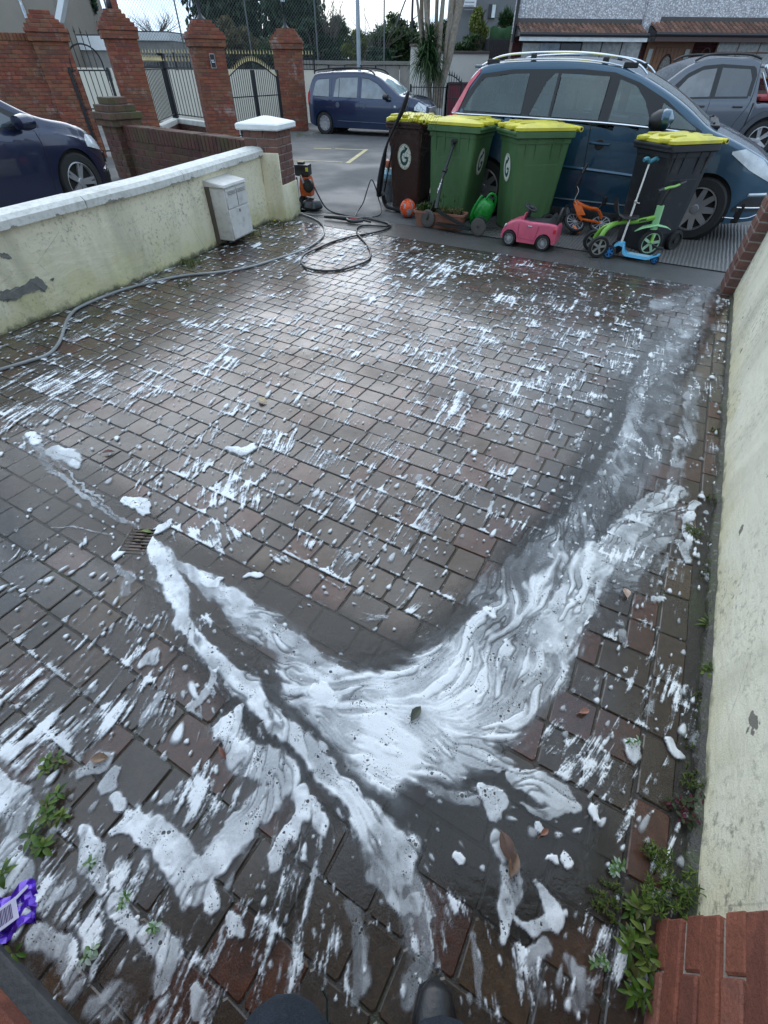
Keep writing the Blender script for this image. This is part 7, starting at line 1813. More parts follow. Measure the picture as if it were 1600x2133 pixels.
def blades(m, x, y, z, n, h, spread, g, w=.004, curl=.5):
    for _ in range(n):
        a = g.uniform(0, 6.283); L = h * g.uniform(.5, 1.2); r_ = spread * g.uniform(.3, 1.); ox, oy = x + g.normal(0, .012), y + g.normal(0, .012)
        dx, dy = math.cos(a) * r_, math.sin(a) * r_; px_, py_ = -math.sin(a) * w, math.cos(a) * w
        p0 = (ox, oy, z); p1 = (ox + dx * .45, oy + dy * .45, z + L * .75); p2 = (ox + dx, oy + dy, z + L * (1 - curl * g.random()))
        m.add([(p0[0] - px_, p0[1] - py_, z), (p0[0] + px_, p0[1] + py_, z), (p1[0] + px_, p1[1] + py_, p1[2]), (p1[0] - px_, p1[1] - py_, p1[2]), p2], [(0, 1, 2, 3), (3, 2, 4)])
for _ in range(60): blades(ms, g.uniform(-.29, .29), g.uniform(-.06, .06), .14, 9, .09, .06, g)
ms.build('dry_weeds', leaf_mat('dry_weed_leaf', [(.16, .14, .05), (.10, .11, .03), (.20, .17, .09), (.07, .09, .025)]), t)
mg = MB()
for _ in range(22): blades(mg, g.uniform(-.30, -.05), g.uniform(-.06, .06), .14, 8, .12, .07, g, .007)
for x_, h_ in ((.02, .20), (.16, .17), (-.02, .15)): mg.tube([(x_, 0, .14), (x_ + .01, 0, .14 + h_)], .0025, 4); blades(mg, x_ + .01, 0, .12 + h_, 8, .05, .03, g)
mg.build('green_weeds', leaf_mat('trough_green_leaf', [(.05, .10, .02), (.08, .13, .03), (.04, .07, .02)]), t)

# scooter, black, leaning on the bin
def disc_wheel(parent, c, ax, r, w, tyre, hub, spokes=0, name='wheel', inner=.72, hubmat=None):
    ax = Vector(ax).normalized(); z = ax; x = z.orthogonal().normalized(); y = z.cross(x)
    M = Matrix(((x.x, y.x, z.x, c[0]), (x.y, y.y, z.y, c[1]), (x.z, y.z, z.z, c[2]), (0, 0, 0, 1)))
    m = MB(); m.lathe([(r * inner, -w / 2), (r * .94, -w / 2), (r, -w * .25), (r, w * .25), (r * .94, w / 2), (r * inner, w / 2), (r * inner * .98, 0)], 28, M); wh = m.build(name, tyre, parent, smooth=True, ang=50)
    m = MB()
    if spokes:
        m.lathe([(r * inner, -w * .35), (r * inner, w * .35), (r * inner * .9, w * .35), (r * inner * .9, -w * .35)], 28, M); m.lathe([(r * .16, -w * .5), (r * .16, w * .5)], 12, M)
        for k in range(spokes):
            a = 2 * math.pi * k / spokes; u_ = Vector((math.cos(a), math.sin(a), 0)); v_ = Vector((-u_.y, u_.x, 0)); q_ = r * .035 if spokes > 8 else r * .10
            m.add([u_ * r * .12 - v_ * q_ + Vector((0, 0, w * .3)), u_ * r * .12 + v_ * q_ + Vector((0, 0, w * .3)), u_ * r * inner * .93 + v_ * q_ + Vector((0, 0, w * .3)), u_ * r * inner * .93 - v_ * q_ + Vector((0, 0, w * .3)),
                   u_ * r * .12 - v_ * q_ - Vector((0, 0, w * .3)), u_ * r * .12 + v_ * q_ - Vector((0, 0, w * .3)), u_ * r * inner * .93 + v_ * q_ - Vector((0, 0, w * .3)), u_ * r * inner * .93 - v_ * q_ - Vector((0, 0, w * .3))], [(0, 1, 2, 3), (7, 6, 5, 4), (0, 4, 5, 1), (2, 6, 7, 3), (1, 5, 6, 2), (0, 3, 7, 4)], M)
    else: m.lathe([(r * inner * .99, -w * .3), (r * inner * .99, w * .3), (r * .3, w * .36), (r * .15, w * .5), (r * .05, w * .5)], 24, M)
    m.build('hub', hub, wh, smooth=True, ang=30); return wh
SB = M_('black_scooter_paint', (.014, .016, .016), .4, var=.2); GRY = M_('worn_grey_tyre', (.085, .078, .07), .7, var=.2); WPRT = WHT
fw, rw = G(890, 474, 0), G(994, 492, 0); fw.z = rw.z = .10; hd = (fw - rw).normalized(); sx_ = hd.cross(Vector((0, 0, 1))).normalized()
t = thing('kick_scooter', 'black kick scooter with grey wheels leaning on the trough and green bin', 'scooter', (rw.x, rw.y, 0))
tipv = at(946, 298, 7.0); hx = Vector((tipv.x, tipv.y, tipv.z))
disc_wheel(t, fw - t.location + Vector((0, 0, -.0)), sx_, .10, .028, GRY, SB, 14); disc_wheel(t, rw - t.location, sx_, .10, .028, GRY, SB, 14)
L0 = lambda v: v - t.location
stb = fw + Vector((0, 0, .04)) - hd * .06 + Vector((0, 0, .10)); m = MB()
m.loft([[L0(stb - hd * a + sx_ * b + Vector((0, 0, c_))) for a, b, c_ in ((.06, -.02, -.02), (.06, .02, -.02), (.10, .02, -.06), (.10, -.02, -.06))], [L0(rw + hd * .14 + sx_ * b + Vector((0, 0, c_))) for b, c_ in ((-.02, -.02), (.02, -.02), (.02, -.05), (-.02, -.05))]])
dk0, dk1 = fw - hd * .14, rw + hd * .10; 
m.loft([[L0(Vector((p_.x, p_.y, 0)) + sx_ * b + Vector((0, 0, c_))) for b, c_ in ((-.05, .075), (.05, .075), (.05, .055), (-.05, .055))] for p_ in (dk0, dk1)])
m.build('deck', SB, t)
m = MB(); m.tube([L0(stb - hd * .05 - Vector((0, 0, .02))), L0(stb + (hx - stb) * .45), L0(hx)], [.024, .018, .016], 10); st = m.build('stem', SB, t, smooth=True)
m = MB(); m.tube([L0(stb + (hx - stb) * .10), L0(fw + sx_ * .022)], .012, 6); m.tube([L0(stb + (hx - stb) * .10), L0(fw - sx_ * .022)], .012, 6); m.build('fork', SB, t)
m = MB(); m.tube([L0(hx - sx_ * .05), L0(hx + sx_ * .05)], .015, 8); m.rbox(L0(hx + Vector((.0, 0, .02))), (.07, .05, .035), .01); m.build('folded_handlebar', BLKP, t, smooth=True)
m = MB(); c_ = stb + (hx - stb) * .58; m.lathe([(.030, -.02), (.030, .02)], 12, Matrix.Translation(L0(c_)) @ (hx - stb).to_track_quat('Z', 'Y').to_matrix().to_4x4()); m.build('clamp', BLKP, t)
o = print_marks([(-3.2, 0, 1.6, .25), (-1.9, .1, .8, .8), (-.6, 0, 1.6, .5), (.8, .05, .9, .75), (2.4, 0, 1.8, .25)], .022, WPRT); o.parent = t; dv = (hx - stb).normalized(); nrm = (Vector((0, 0, 1.4)) - c_).normalized(); zz = (nrm - dv * nrm.dot(dv)).normalized(); yy = zz.cross(dv)
cc = stb + (hx - stb) * .33 + zz * .022 - t.location; o.matrix_local = Matrix(((dv.x, yy.x, zz.x, cc.x), (dv.y, yy.y, zz.y, cc.y), (dv.z, yy.z, zz.z, cc.z), (0, 0, 0, 1)))
m = MB(); m.add([L0(rw + sx_ * b + Vector((math.cos(a), math.sin(a), 0)).x * hd * .115 + Vector((0, 0, .115 * math.sin(a)))) for a in np.linspace(R(20), R(150), 8) for b in (-.022, .022)], [(2 * k, 2 * k + 2, 2 * k + 3, 2 * k + 1) for k in range(7)]); m.build('rear_mudguard', SB, t)

# watering can lying against the bin
q = G(1003, 480, 0); t = thing('watering_can', 'bright green plastic watering can tipped against the green bins', 'watering can', (q.x - .06, q.y + .10, .02), (R(24), R(12), R(15)))
CG = M_('bright_green_plastic', (.015, .24, .035), .3, var=.1)
m = MB(); m.lathe([(.09, 0), (.105, .02), (.11, .15), (.105, .26), (.08, .32), (.05, .345)], 26); m.build('body', CG, t, smooth=True, ang=50)
m = MB(); m.tube(smooth_path([(-.09, -.02, .05), (-.15, -.03, .16), (-.16, -.04, .30), (-.14, -.04, .40)], 5), [.026] * 5 + [.020] * 5 + [.016] * 6, 9); m.build('spout', CG, t, smooth=True)
m = MB(); m.tube(smooth_path([(-.05, 0, .33), (-.02, 0, .42), (.06, 0, .40), (.11, 0, .28), (.11, 0, .12)], 5), .014, 8); m.build('handle', CG, t, smooth=True)
for z in (.06, .22): m = MB(); m.tube([(.109 * math.cos(a), .109 * math.sin(a), z) for a in np.linspace(0, 2 * math.pi, 30, endpoint=False)], .004, 5, closed=True); m.build('moulded_band', CG, t)

# pink ride-on toy car
PK_F, PK_R = G(1058, 511), G(1127, 522); d = PK_F - PK_R; az = math.atan2(d.y, d.x); wb = d.length; k_ = wb / .40
cv = (PK_F + PK_R) / 2 + Vector((-math.sin(az), math.cos(az), 0)) * (-.115 * k_)
t = thing('toy_car', 'pink ride-on toy car with a black steering wheel in front of the green bin', 'toy car', (cv.x, cv.y, 0), az, scale=k_)
PINK = M_('faded_pink_plastic', (.60, .10, .17), .35, var=.16, scale=8, coat=.2)
top = [(-.33, .16), (-.325, .235), (-.28, .262), (-.10, .262), (.0, .262), (.08, .272), (.14, .268), (.22, .24), (.28, .20), (.315, .14), (.32, .10)]
tcx = Car(-.33, .32, .27, top, [(-.33, .235), (.1, .24), (.32, .20)], (-.20, .20), .078, sill=.055, front_r=.16, rear_r=.1, tumble=.2, arch=1.16, belly=[(-.33, .08), (-.2, .055), (.2, .055), (.32, .07)])
def car_sec(s, x):
    zt_ = lerp_poly(s.top, x); zb = min(s.zb(x), zt_ - .02); P = []; rc = .02
    P.append((x, s.w(x) - .012, zb))
    for z in np.linspace(zb, zt_ - rc, 10): P.append((x, s.w(x) * (1 - .10 * max(0, (z - .12) / .15) ** 2), z))
    ye = P[-1][1]
    for k in (1, 2, 3): a = k / 3 * math.pi / 2; P.append((x, ye - rc * (1 - math.cos(a)), zt_ - rc + rc * math.sin(a)))
    for f in (.5, 0): P.append((x, P[13][1] * f, zt_ + .006 * (1 - f)))
    return P
rings = []
for x in tcx.xs():
    h = car_sec(tcx, x); rings.append(h + [(p_[0], -p_[1], p_[2]) for p_ in h[::-1][1:]])
m = MB(); m.loft(rings); m.build('body', PINK, t, smooth=True, ang=35)
BS = M_('matt_black_plastic', (.022, .023, .024), .5, var=.15)
m = MB(); m.loft([[(x, y_, z_) for y_, z_ in ((-.085, .258), (.085, .258), (.075, zt2), (-.075, zt2))] for x, zt2 in ((-.31, .262), (-.27, .315), (-.235, .345), (-.22, .30), (-.16, .280), (0, .272), (.06, .29), (.075, .262))]); m.build('seat', BS, t, smooth=True, ang=50)
m = MB(); m.tube(smooth_path([(-.30, -.08, .26), (-.31, -.07, .36), (-.31, 0, .40), (-.31, .07, .36), (-.30, .08, .26)], 5), .013, 7); m.build('push_handle', BS, t, smooth=True)
m = MB(); m.loft([[(.075, y_, .262), (.10, y_, .262), (.075, y_ * .9, .335), (.062, y_ * .9, .335)] for y_ in (-.11, .11)]); m.build('windscreen', PINK, t)
m = MB(); m.tube([(.08, 0, .26), (.045, 0, .36)], [.035, .022], 10); sw = m.build('steering_column', BS, t, smooth=True)
Ms_ = TR(.042, 0, .372, 0, 0, R(-22)); m = MB(); m.tube([Ms_ @ Vector((.068 * math.cos(a), .068 * math.sin(a), 0)) for a in np.linspace(0, 2 * math.pi, 24, endpoint=False)], .011, 7, closed=True); m.rbox((0, 0, 0), (.12, .03, .014), .005, 0, Ms_); m.lathe([(.028, -.01), (.028, .014), (.02, .02)], 14, Ms_); m.build('steering_wheel', BS, t, smooth=True)
for sx in (-.20, .20):
    for sy in (-1, 1): disc_wheel(t, (sx, sy * .118, .078), (0, sy, 0), .078, .05, TYRE, M_('toy_chrome', (.55, .56, .57), .3, .6) if 'toy_chrome' not in bpy.data.materials else bpy.data.materials['toy_chrome'], 18, inner=.70)
for sy in (-1, 1):
    m = MB(); m.rbox((-.305, sy * .128, .205), (.03, .012, .04), .004); m.build('tail_light', REDL, t); m = MB(); m.rbox((-.02, sy * .136, .225), (.05, .006, .008), .002); m.build('door_handle', CHROME, t)
    m = MB(); m.lathe([(.022, 0), (.018, .012), (.006, .014)], 14, TR(.27, sy * .10, .195) @ Matrix.Rotation(R(60), 4, 'Y')); m.build('headlight', LENS, t, smooth=True)
    m = MB(); m.tube([(.11, sy * .1355, .235), (.10, sy * .137, .10), (-.10, sy * .137, .09), (-.12, sy * .136, .235)], .0025, 4); m.build('door_line', M_('deep_pink_line', (.35, .04, .08), .4) if 'deep_pink_line' not in bpy.data.materials else bpy.data.materials['deep_pink_line'], t)

# child's orange bicycle lying on its side
q = G(1205, 492, 0); t = thing('childs_bicycle', 'small orange bicycle lying on its side behind the pink toy car', 'bicycle', (q.x, q.y + .12, .0), (0, 0, R(-8)))
OR_ = M_('bright_orange_paint', (.75, .13, .01), .3, var=.1, coat=.4); AL = M_('dull_alloy', (.35, .36, .37), .35, .6)
Tl = TR(0, 0, .10) @ Matrix.Rotation(R(62), 4, 'X')      # the bicycle's own plane tipped over
def bp(x, z, y=0): return Tl @ Vector((x, y, z))
axw = (Tl.to_3x3() @ Vector((0, 1, 0)))
w1, w2 = bp(-.02, .02), bp(.42, .10)
disc_wheel(t, Vector((-.06, -.04, .13)), Vector((.25, -.55, .80)), .135, .035, TYRE, AL, 12, inner=.82); disc_wheel(t, Vector((.27, .02, .115)), Vector((-.1, -.5, .86)), .135, .035, TYRE, AL, 12, inner=.82)
disc_wheel(t, Vector((-.15, .05, .20)), Vector((.75, -.4, .4)), .10, .02, BLKP, AL, 0)
m = MB(); m.tube(smooth_path([(-.10, .04, .33), (-.02, .03, .30), (.08, .03, .27), (.20, .05, .25), (.27, .06, .17)], 5), .021, 9); m.build('frame', OR_, t, smooth=True)
m = MB(); m.tube([(-.10, .04, .34), (-.03, 0, .20), (.03, -.02, .15)], [.026, .02, .016], 8); m.tube([(.03, -.01, .16), (.16, .0, .14), (.27, .02, .12)], .014, 7); m.build('lower_frame', OR_, t, smooth=True)
m = MB(); m.loft([[(-.12, .0, .31), (-.02, .0, .30), (-.02, .03, .30), (-.12, .03, .31)], [(-.04, -.03, .20), (.05, -.03, .21), (.05, .0, .21), (-.04, .0, .20)]]); m.build('chain_guard', OR_, t)
m = MB(); m.tube([(-.10, .04, .34), (-.12, .06, .46), (-.11, .06, .52)], .012, 7); m.tube([(-.14, .04, .48), (-.07, .10, .66)], .011, 7); hb = m.build('handlebar', BLKP, t, smooth=True)
m = MB(); m.tube([(-.095, .08, .60), (-.06, .11, .69)], .019, 8); m.build('grip', BLKP, hb); m = MB(); m.tube(smooth_path([(-.12, .05, .48), (-.10, .0, .44), (-.12, -.01, .36), (-.08, 0, .31)], 5), .004, 5); m.build('brake_cable', M_('silver_cable', (.5, .5, .5), .3), hb)
m = MB(); m.tube([(.20, .05, .25), (.24, .04, .33)], .013, 7); m.rbox((.245, .04, .35), (.05, .04, .09), .015); m.build('seat_post', BLKP, t)
m = MB(); m.tube([(.03, -.02, .15), (-.02, -.08, .08), (-.04, -.10, .03)], .012, 6); m.rbox((-.045, -.11, .025), (.07, .04, .02), .005); m.build('pedal', BLKP, t)
m = MB(); m.tube([(-.08, -.08, .10), (-.03, -.12, .07), (.02, -.10, .04)], .018, 6); m.build('fork', OR_, t, smooth=True)

# green tricycle
ra, fb = G(1240, 536), G(1352, 540); d = (fb - ra); az = math.atan2(d.y, d.x); wbt = d.length; ks = wbt / .47
t = thing('tricycle', 'lime green tricycle with black wheels in front of the charcoal bin', 'tricycle', (ra.x, ra.y, 0), az)
class MBX(MB):
    def add(s, V, F, M=None):
        b = len(s.v); super().add(V, F, M); s.v[b:] = [(p_[0] * ks, p_[1], p_[2] * 1.03) for p_ in s.v[b:]]; return s
LG = M_('lime_green_paint', (.20, .45, .05), .3, var=.08, coat=.4); LG2 = M_('pale_green_plastic', (.30, .60, .28), .35, var=.08); MG = M_('minty_rim', (.40, .60, .42), .35)
ALr = M_('wheel_grey_rim', (.38, .40, .38), .3, .4)
for sy in (0, 1): disc_wheel(t, (0, .0 + sy * .26, .105), (0, -1, 0), .105, .042, TYRE, ALr, 5, inner=.72)
disc_wheel(t, (.47 * ks, .13, .128), (.1, -1, 0), .128, .04, TYRE, MG, 5, inner=.78)
m = MBX(); m.tube([(0, 0, .115), (0, .26, .115)], .012, 7); m.build('rear_axle', BLKP, t)
m = MBX(); m.tube(smooth_path([(0, .05, .13), (.04, .09, .24), (.14, .13, .30), (.28, .13, .315), (.44, .13, .36)], 6), .022, 10); fr = m.build('frame', LG, t, smooth=True)
m = MBX(); m.tube(smooth_path([(0, .22, .13), (.04, .18, .24), (.14, .14, .30)], 6), .020, 9); m.build('rear_stay', LG, t, smooth=True)
o = print_marks([(-1.4, -.2, .5, .9), (0, 0, 2.0, .75), (1.3, .05, .4, 1.0)], .022, M_('dark_print', (.02, .03, .02), .5)); o.parent = t; o.rotation_euler = (R(75), R(-10), 0); o.location = (.33 * ks, .106, .345)
m = MBX(); m.tube([(.455, .13, .25), (.44, .13, .46)], .030, 10); m.build('head_tube', LG2, t, smooth=True)
m = MBX(); m.tube([(.46, .13, .26), (.475, .13, .18), (.47, .10, .125)], .014, 7); m.tube([(.46, .13, .26), (.475, .16, .18), (.47, .16, .125)], .014, 7); m.build('fork', LG, t, smooth=True)
m = MBX(); m.loft([[(.30, .13 + y_, .225 + z_) for y_, z_ in ((-.005, 0), (.005, 0), (.005, .004), (-.005, .004))], [(.36, .13 + y_, .262 + z_) for y_, z_ in ((-.035, 0), (.035, 0), (.03, .012), (-.03, .012))], [(.46, .13 + y_, .288 + z_) for y_, z_ in ((-.04, 0), (.04, 0), (.03, .014), (-.03, .014))], [(.56, .13 + y_, .270 + z_) for y_, z_ in ((-.025, 0), (.025, 0), (.02, .008), (-.02, .008))], [(.60, .13 + y_, .25 + z_) for y_, z_ in ((-.004, 0), (.004, 0), (.004, .004), (-.004, .004))]]); m.build('mudguard', LG2, t, smooth=True, ang=60)
m = MBX(); m.tube([(.44, .13, .45), (.45, .13, .54), (.47, .13, .60)], .014, 8); hs2 = m.build('handlebar_stem', BLKP, t, smooth=True)
m = MBX(); m.tube([(.36, .04, .60), (.44, .10, .615), (.50, .16, .615), (.58, .24, .63)], .012, 8); m.build('handlebar', LG, hs2, smooth=True)
for a_, b_2 in (((.33, .01, .595), (.385, .06, .605)), ((.55, .215, .625), (.61, .27, .64))): m = MBX(); m.tube([a_, b_2], .018, 8); m.build('grip', BLKP, hs2)
m = MBX(); m.loft([[(.06 + x_, .13 + y_, z_) for y_, z_ in ((-w_2, zz_), (w_2, zz_), (w_2 * .9, zz_ + .02), (-w_2 * .9, zz_ + .02))] for x_, w_2, zz_ in ((0, .05, .50), (.015, .075, .44), (.04, .085, .38), (.10, .08, .345), (.18, .06, .345), (.23, .03, .35))]); m.build('seat', BLKP, t, smooth=True, ang=60)
m = MBX(); m.tube([(.14, .13, .30), (.14, .13, .35)], .018, 7); m.build('seat_post', BLKP, t); m = MBX(); m.tube([(.47, .07, .125), (.52, .05, .10)], .008, 6); m.rbox((.535, .04, .10), (.06, .05, .02), .005); m.build('pedal', BLKP, t)

# blue three-wheeled scooter
fa, rb = G(1270, 537), G(1357, 553); d = rb - fa; az = math.atan2(d.y, d.x); t = thing('kick_scooter', 'light blue scooter with a silver stem standing in front of the green tricycle', 'scooter', (fa.x, fa.y, 0), az)
BLU = M_('sky_blue_plastic', (.11, .42, .66), .35, var=.1); DBL = M_('deep_blue_hub', (.03, .22, .55), .3); TEA = M_('teal_rubber', (.05, .22, .28), .5); SIL = M_('silver_tube', (.50, .47, .42), .3, .7)
Lb2 = d.length
disc_wheel(t, (-.02, -.03, .065), (0, -1, 0), .065, .03, TYRE, DBL, 6, inner=.74); disc_wheel(t, (.0, .20, .065), (0, 1, 0), .065, .03, TYRE, DBL, 6, inner=.74); disc_wheel(t, (Lb2, .07, .045), (0, -1, 0), .045, .035, TYRE, DBL, 6, inner=.7)
m = MB(); sec = lambda x, z, w, h: [(x, .08 - w, z), (x, .08 + w, z), (x, .08 + w * .85, z + h), (x, .08 - w * .85, z + h)]
m.loft([sec(.0, .10, .07, .03), sec(.045, .125, .065, .03), sec(.085, .115, .05, .028), (sec(.105, .055, .048, .028)), sec(.14, .035, .055, .022), sec(Lb2 - .08, .033, .055, .022), sec(Lb2 - .03, .055, .04, .02), sec(Lb2 + .03, .085, .03, .014)]); m.build('deck', BLU, t, smooth=True, ang=50)
m = MB(); m.rbox(((Lb2 + .10) / 2, .08, .058), (Lb2 * .52, .085, .006), .002); m.build('grip_pad', M_('grip_grey', (.25, .42, .5), .7), t)
m = MB(); m.tube([(-.02, -.02, .065), (.0, .20, .065)], .012, 7); m.build('front_axle', BLKP, t)
hp = at(1352, 342, 5.75); Mi = Matrix.LocRotScale(t.location, t.rotation_euler, None).inverted(); hl = Mi @ hp
m = MB(); m.tube([(.05, .08, .13), tuple(Vector((.05, .08, .13)).lerp(hl, .55))], .013, 9); m.tube([tuple(Vector((.05, .08, .13)).lerp(hl, .53)), tuple(hl)], .010, 9); stx = m.build('stem', SIL, t, smooth=True)
m = MB(); c_ = Vector((.05, .08, .13)).lerp(hl, .54); m.rbox(c_, (.03, .03, .035), .006); m.tube([c_, c_ + Vector((.045, 0, -.005))], .005, 5); m.build('clamp', SIL, stx)
m = MB(); m.tube(smooth_path([hl + Vector((-.05, -.06, .035)), hl + Vector((-.025, -.03, .045)), hl + Vector((0, 0, .02)), hl + Vector((.04, .03, .045)), hl + Vector((.06, .05, .035))], 4), .019, 9); m.build('handlebar', TEA, stx, smooth=True)

# pressure washer engine and base
q = G(648, 436, 0); t = thing('pressure_washer', 'petrol pressure washer with an orange engine tucked behind the white capped pier', 'pressure washer', (q.x - .02, q.y + .05, 0), R(-12))
ORE = M_('engine_orange', (.55, .10, .02), .4, var=.2, scale=10, dirt=.3); GPL = M_('engine_black_plastic', (.018, .02, .022), .35, var=.2)
m = MB(); m.rbox((-.05, 0, .455), (.20, .17, .13), .02); m.rbox((-.07, 0, .53), (.09, .08, .03), .01); m.build('fuel_tank', GPL, t, smooth=True)
m = MB(); m.rbox((.035, -.088, .47), (.04, .004, .045), .002); m.build('warning_label', M_('yellow_label', (.60, .55, .05), .5), t)
m = MB(); m.loft([[(-.10, -.06, .16), (.06, -.07, .16), (.06, .07, .16), (-.10, .06, .16)], [(-.10, -.08, .26), (.07, -.09, .26), (.07, .09, .26), (-.10, .08, .26)], [(-.08, -.07, .385), (.04, -.08, .385), (.04, .08, .385), (-.08, .07, .385)]]); m.build('engine', ORE, t)
Mr = TR(.045, -.06, .29, R(-15)) @ Matrix.Rotation(R(90), 4, 'X') ; m = MB(); m.lathe([(.075, 0), (.082, .015), (.08, .045), (.05, .06), (.02, .062)], 24, Mr); rc_ = m.build('recoil_starter', GPL, t, smooth=True)
for k in range(12): a = k * math.pi / 6; m = MB(); m.rbox((.05 * math.cos(a), .05 * math.sin(a), .058), (.03, .005, .006), .001, a, Mr); m.build('vent_fin', BLKP, rc_)
m = MB(); m.tube([(-.12, -.10, .38), (-.13, -.10, .05), (.02, -.12, .03)], .012, 7); m.tube([(-.12, .10, .38), (-.13, .10, .05), (.02, .12, .03)], .012, 7); m.build('tube_frame', BLKP, t)
m = MB(); m.loft([rring(.015, .24, .20, .04), rring(.04, .26, .22, .04), rring(.10, .22, .18, .04), rring(.125, .14, .12, .03)], M=TR(.06, -.06, 0, R(-25))); m.build('base_cover', GPL, t, smooth=True, ang=40)
m = MB(); m.rbox((.04, -.04, .133), (.13, .015, .012), .003, R(-25)); m.build('base_handle', GPL, t); m = MB(); m.tube([(-.08, -.02, .40), (-.05, -.12, .40), (-.02, -.11, .32)], .014, 6); m.build('carburettor_pipe', AL, t)
for sy in (-1, 1): disc_wheel(t, (-.13, sy * .12, .07), (0, sy, 0), .07, .035, TYRE, AL)

# spray gun and hoses
def hose(name, label, pts, r, mat, n=6, cat='hose'):
    P = smooth_path([Vector(p_) for p_ in pts], n); P = [Vector((p_.x, p_.y, max(p_.z, r * .9))) for p_ in P]
    t = thing(name, label, cat, (P[0].x, P[0].y, 0)); m = MB(); m.tube(P, r, 8); m.build('tube', mat, t, smooth=True, world=True); return t
HB = M_('black_rubber_hose', (.02, .021, .023), .35, var=.2); HG = M_('grey_garden_hose', (.26, .27, .27), .25, var=.25, scale=3)
zr = .012
def GG(L, z=zr): return [G(a, b, c[0] if c else z) for a, b, *c in L]
hb_ = hose('pressure_hose', 'long black pressure washer hose lying in loops near the gate pier', GG([(655, 390, .27), (666, 412, .16), (677, 430, .06), (692, 441), (715, 447), (740, 452), (775, 457), (805, 464), (814, 470), (803, 478), (775, 485), (735, 492), (695, 503), (660, 518), (634, 531), (627, 546), (640, 558), (672, 564), (710, 562), (745, 552), (768, 541), (772, 526), (763, 508), (747, 490), (743, 477), (755, 470), (780, 470), (806, 471), (808, 464), (785, 457), (758, 452)]), .0105, HB)
hose('pressure_hose', 'stiff black hose end standing up in a narrow arch beside the goal frame', GG([(738, 452), (745, 440, .03), (757, 421, .12), (766, 392, .27), (774, 374, .36), (783, 392, .27), (789, 415, .13), (794, 434, .05), (791, 448, .02), (775, 452)]), .0085, HB)
hose('garden_hose', 'grey garden hose running along the foot of the cream wall to the left edge', GG([(-30, 778), (10, 767), (60, 752), (100, 738), (122, 715), (132, 690), (139, 668), (150, 652), (165, 640), (205, 622), (260, 602), (330, 584), (390, 573), (455, 567), (520, 556), (580, 538), (630, 521), (660, 504), (674, 488), (673, 470), (658, 457), (632, 447), (620, 445)]), .0112, HG)
hose('garden_hose', 'short pale hose tail leading from the pier to the spray gun', GG([(622, 443), (645, 446), (672, 449), (690, 452)]), .008, HG)
qa, qb = G(676, 451, .03), G(752, 459, .03); d = qb - qa; az = math.atan2(d.y, d.x)
t = thing('spray_gun', 'black pressure washer spray gun lying on the wet paving', 'spray gun', (qa.x, qa.y, 0), az); L_ = d.length
m = MB(); m.tube([(0, 0, .03), (L_ * .25, 0, .035), (L_ * .6, 0, .035), (L_, 0, .04)], [.016, .022, .028, .020], 10); m.build('barrel', GPL, t, smooth=True)
m = MB(); m.tube(smooth_path([(L_ * .62, 0, .035), (L_ * .72, -.07, .03), (L_ * .9, -.08, .03), (L_ * 1.05, -.01, .03)], 5), .020, 8); m.build('grip', GPL, t, smooth=True)
m = MB(); m.tube([(L_ * .74, -.03, .045), (L_ * .93, -.035, .045)], .010, 6); m.build('trigger', M_('red_trigger', (.35, .03, .03), .4), t); m = MB(); m.tube([(L_ * 1.0, 0, .04), (L_ * 1.25, .02, .02)], .014, 8); m.build('hose_connector', GPL, t)
# ================================================================ weeds, litter, the photographer's legs
GRN = leaf_mat('fresh_weed_leaf', [(.07, .14, .018), (.11, .18, .03), (.045, .09, .016), (.15, .21, .04), (.09, .10, .03)], .35)
MOSSY = leaf_mat('mossy_tuft_leaf', [(.09, .12, .02), (.06, .09, .02), (.12, .14, .03), (.04, .07, .02)], .5)
PURP = leaf_mat('purple_weed_leaf', [(.10, .02, .035), (.05, .07, .03), (.07, .015, .03), (.04, .06, .025)], .45)
SOAPL = leaf_mat('soapy_weed_leaf', [(.30, .42, .28), (.16, .28, .10), (.45, .52, .45), (.09, .18, .05)], .35)
def leafblade(m, o, d, L, w, up=.3, droop=.4, fold=.25):
    """pointed leaf with a folded midrib, from o in plan direction d"""
    d = Vector(d).normalized(); s_ = Vector((-d.y, d.x, 0)).normalized(); o = Vector(o); P = []
    for f, ww in ((0, .12), (.25, .75), (.5, 1.0), (.75, .7), (1, .02)):
        c = o + d * L * f + Vector((0, 0, L * (up * f - droop * f * f)))
        P += [c - s_ * w * ww / 2 + Vector((0, 0, fold * w * ww * .5)), c, c + s_ * w * ww / 2 + Vector((0, 0, fold * w * ww * .5))]
    F = []
    for k in range(4): F += [(3 * k, 3 * k + 1, 3 * k + 4, 3 * k + 3), (3 * k + 1, 3 * k + 2, 3 * k + 5, 3 * k + 4)]
    m.add(P, F)
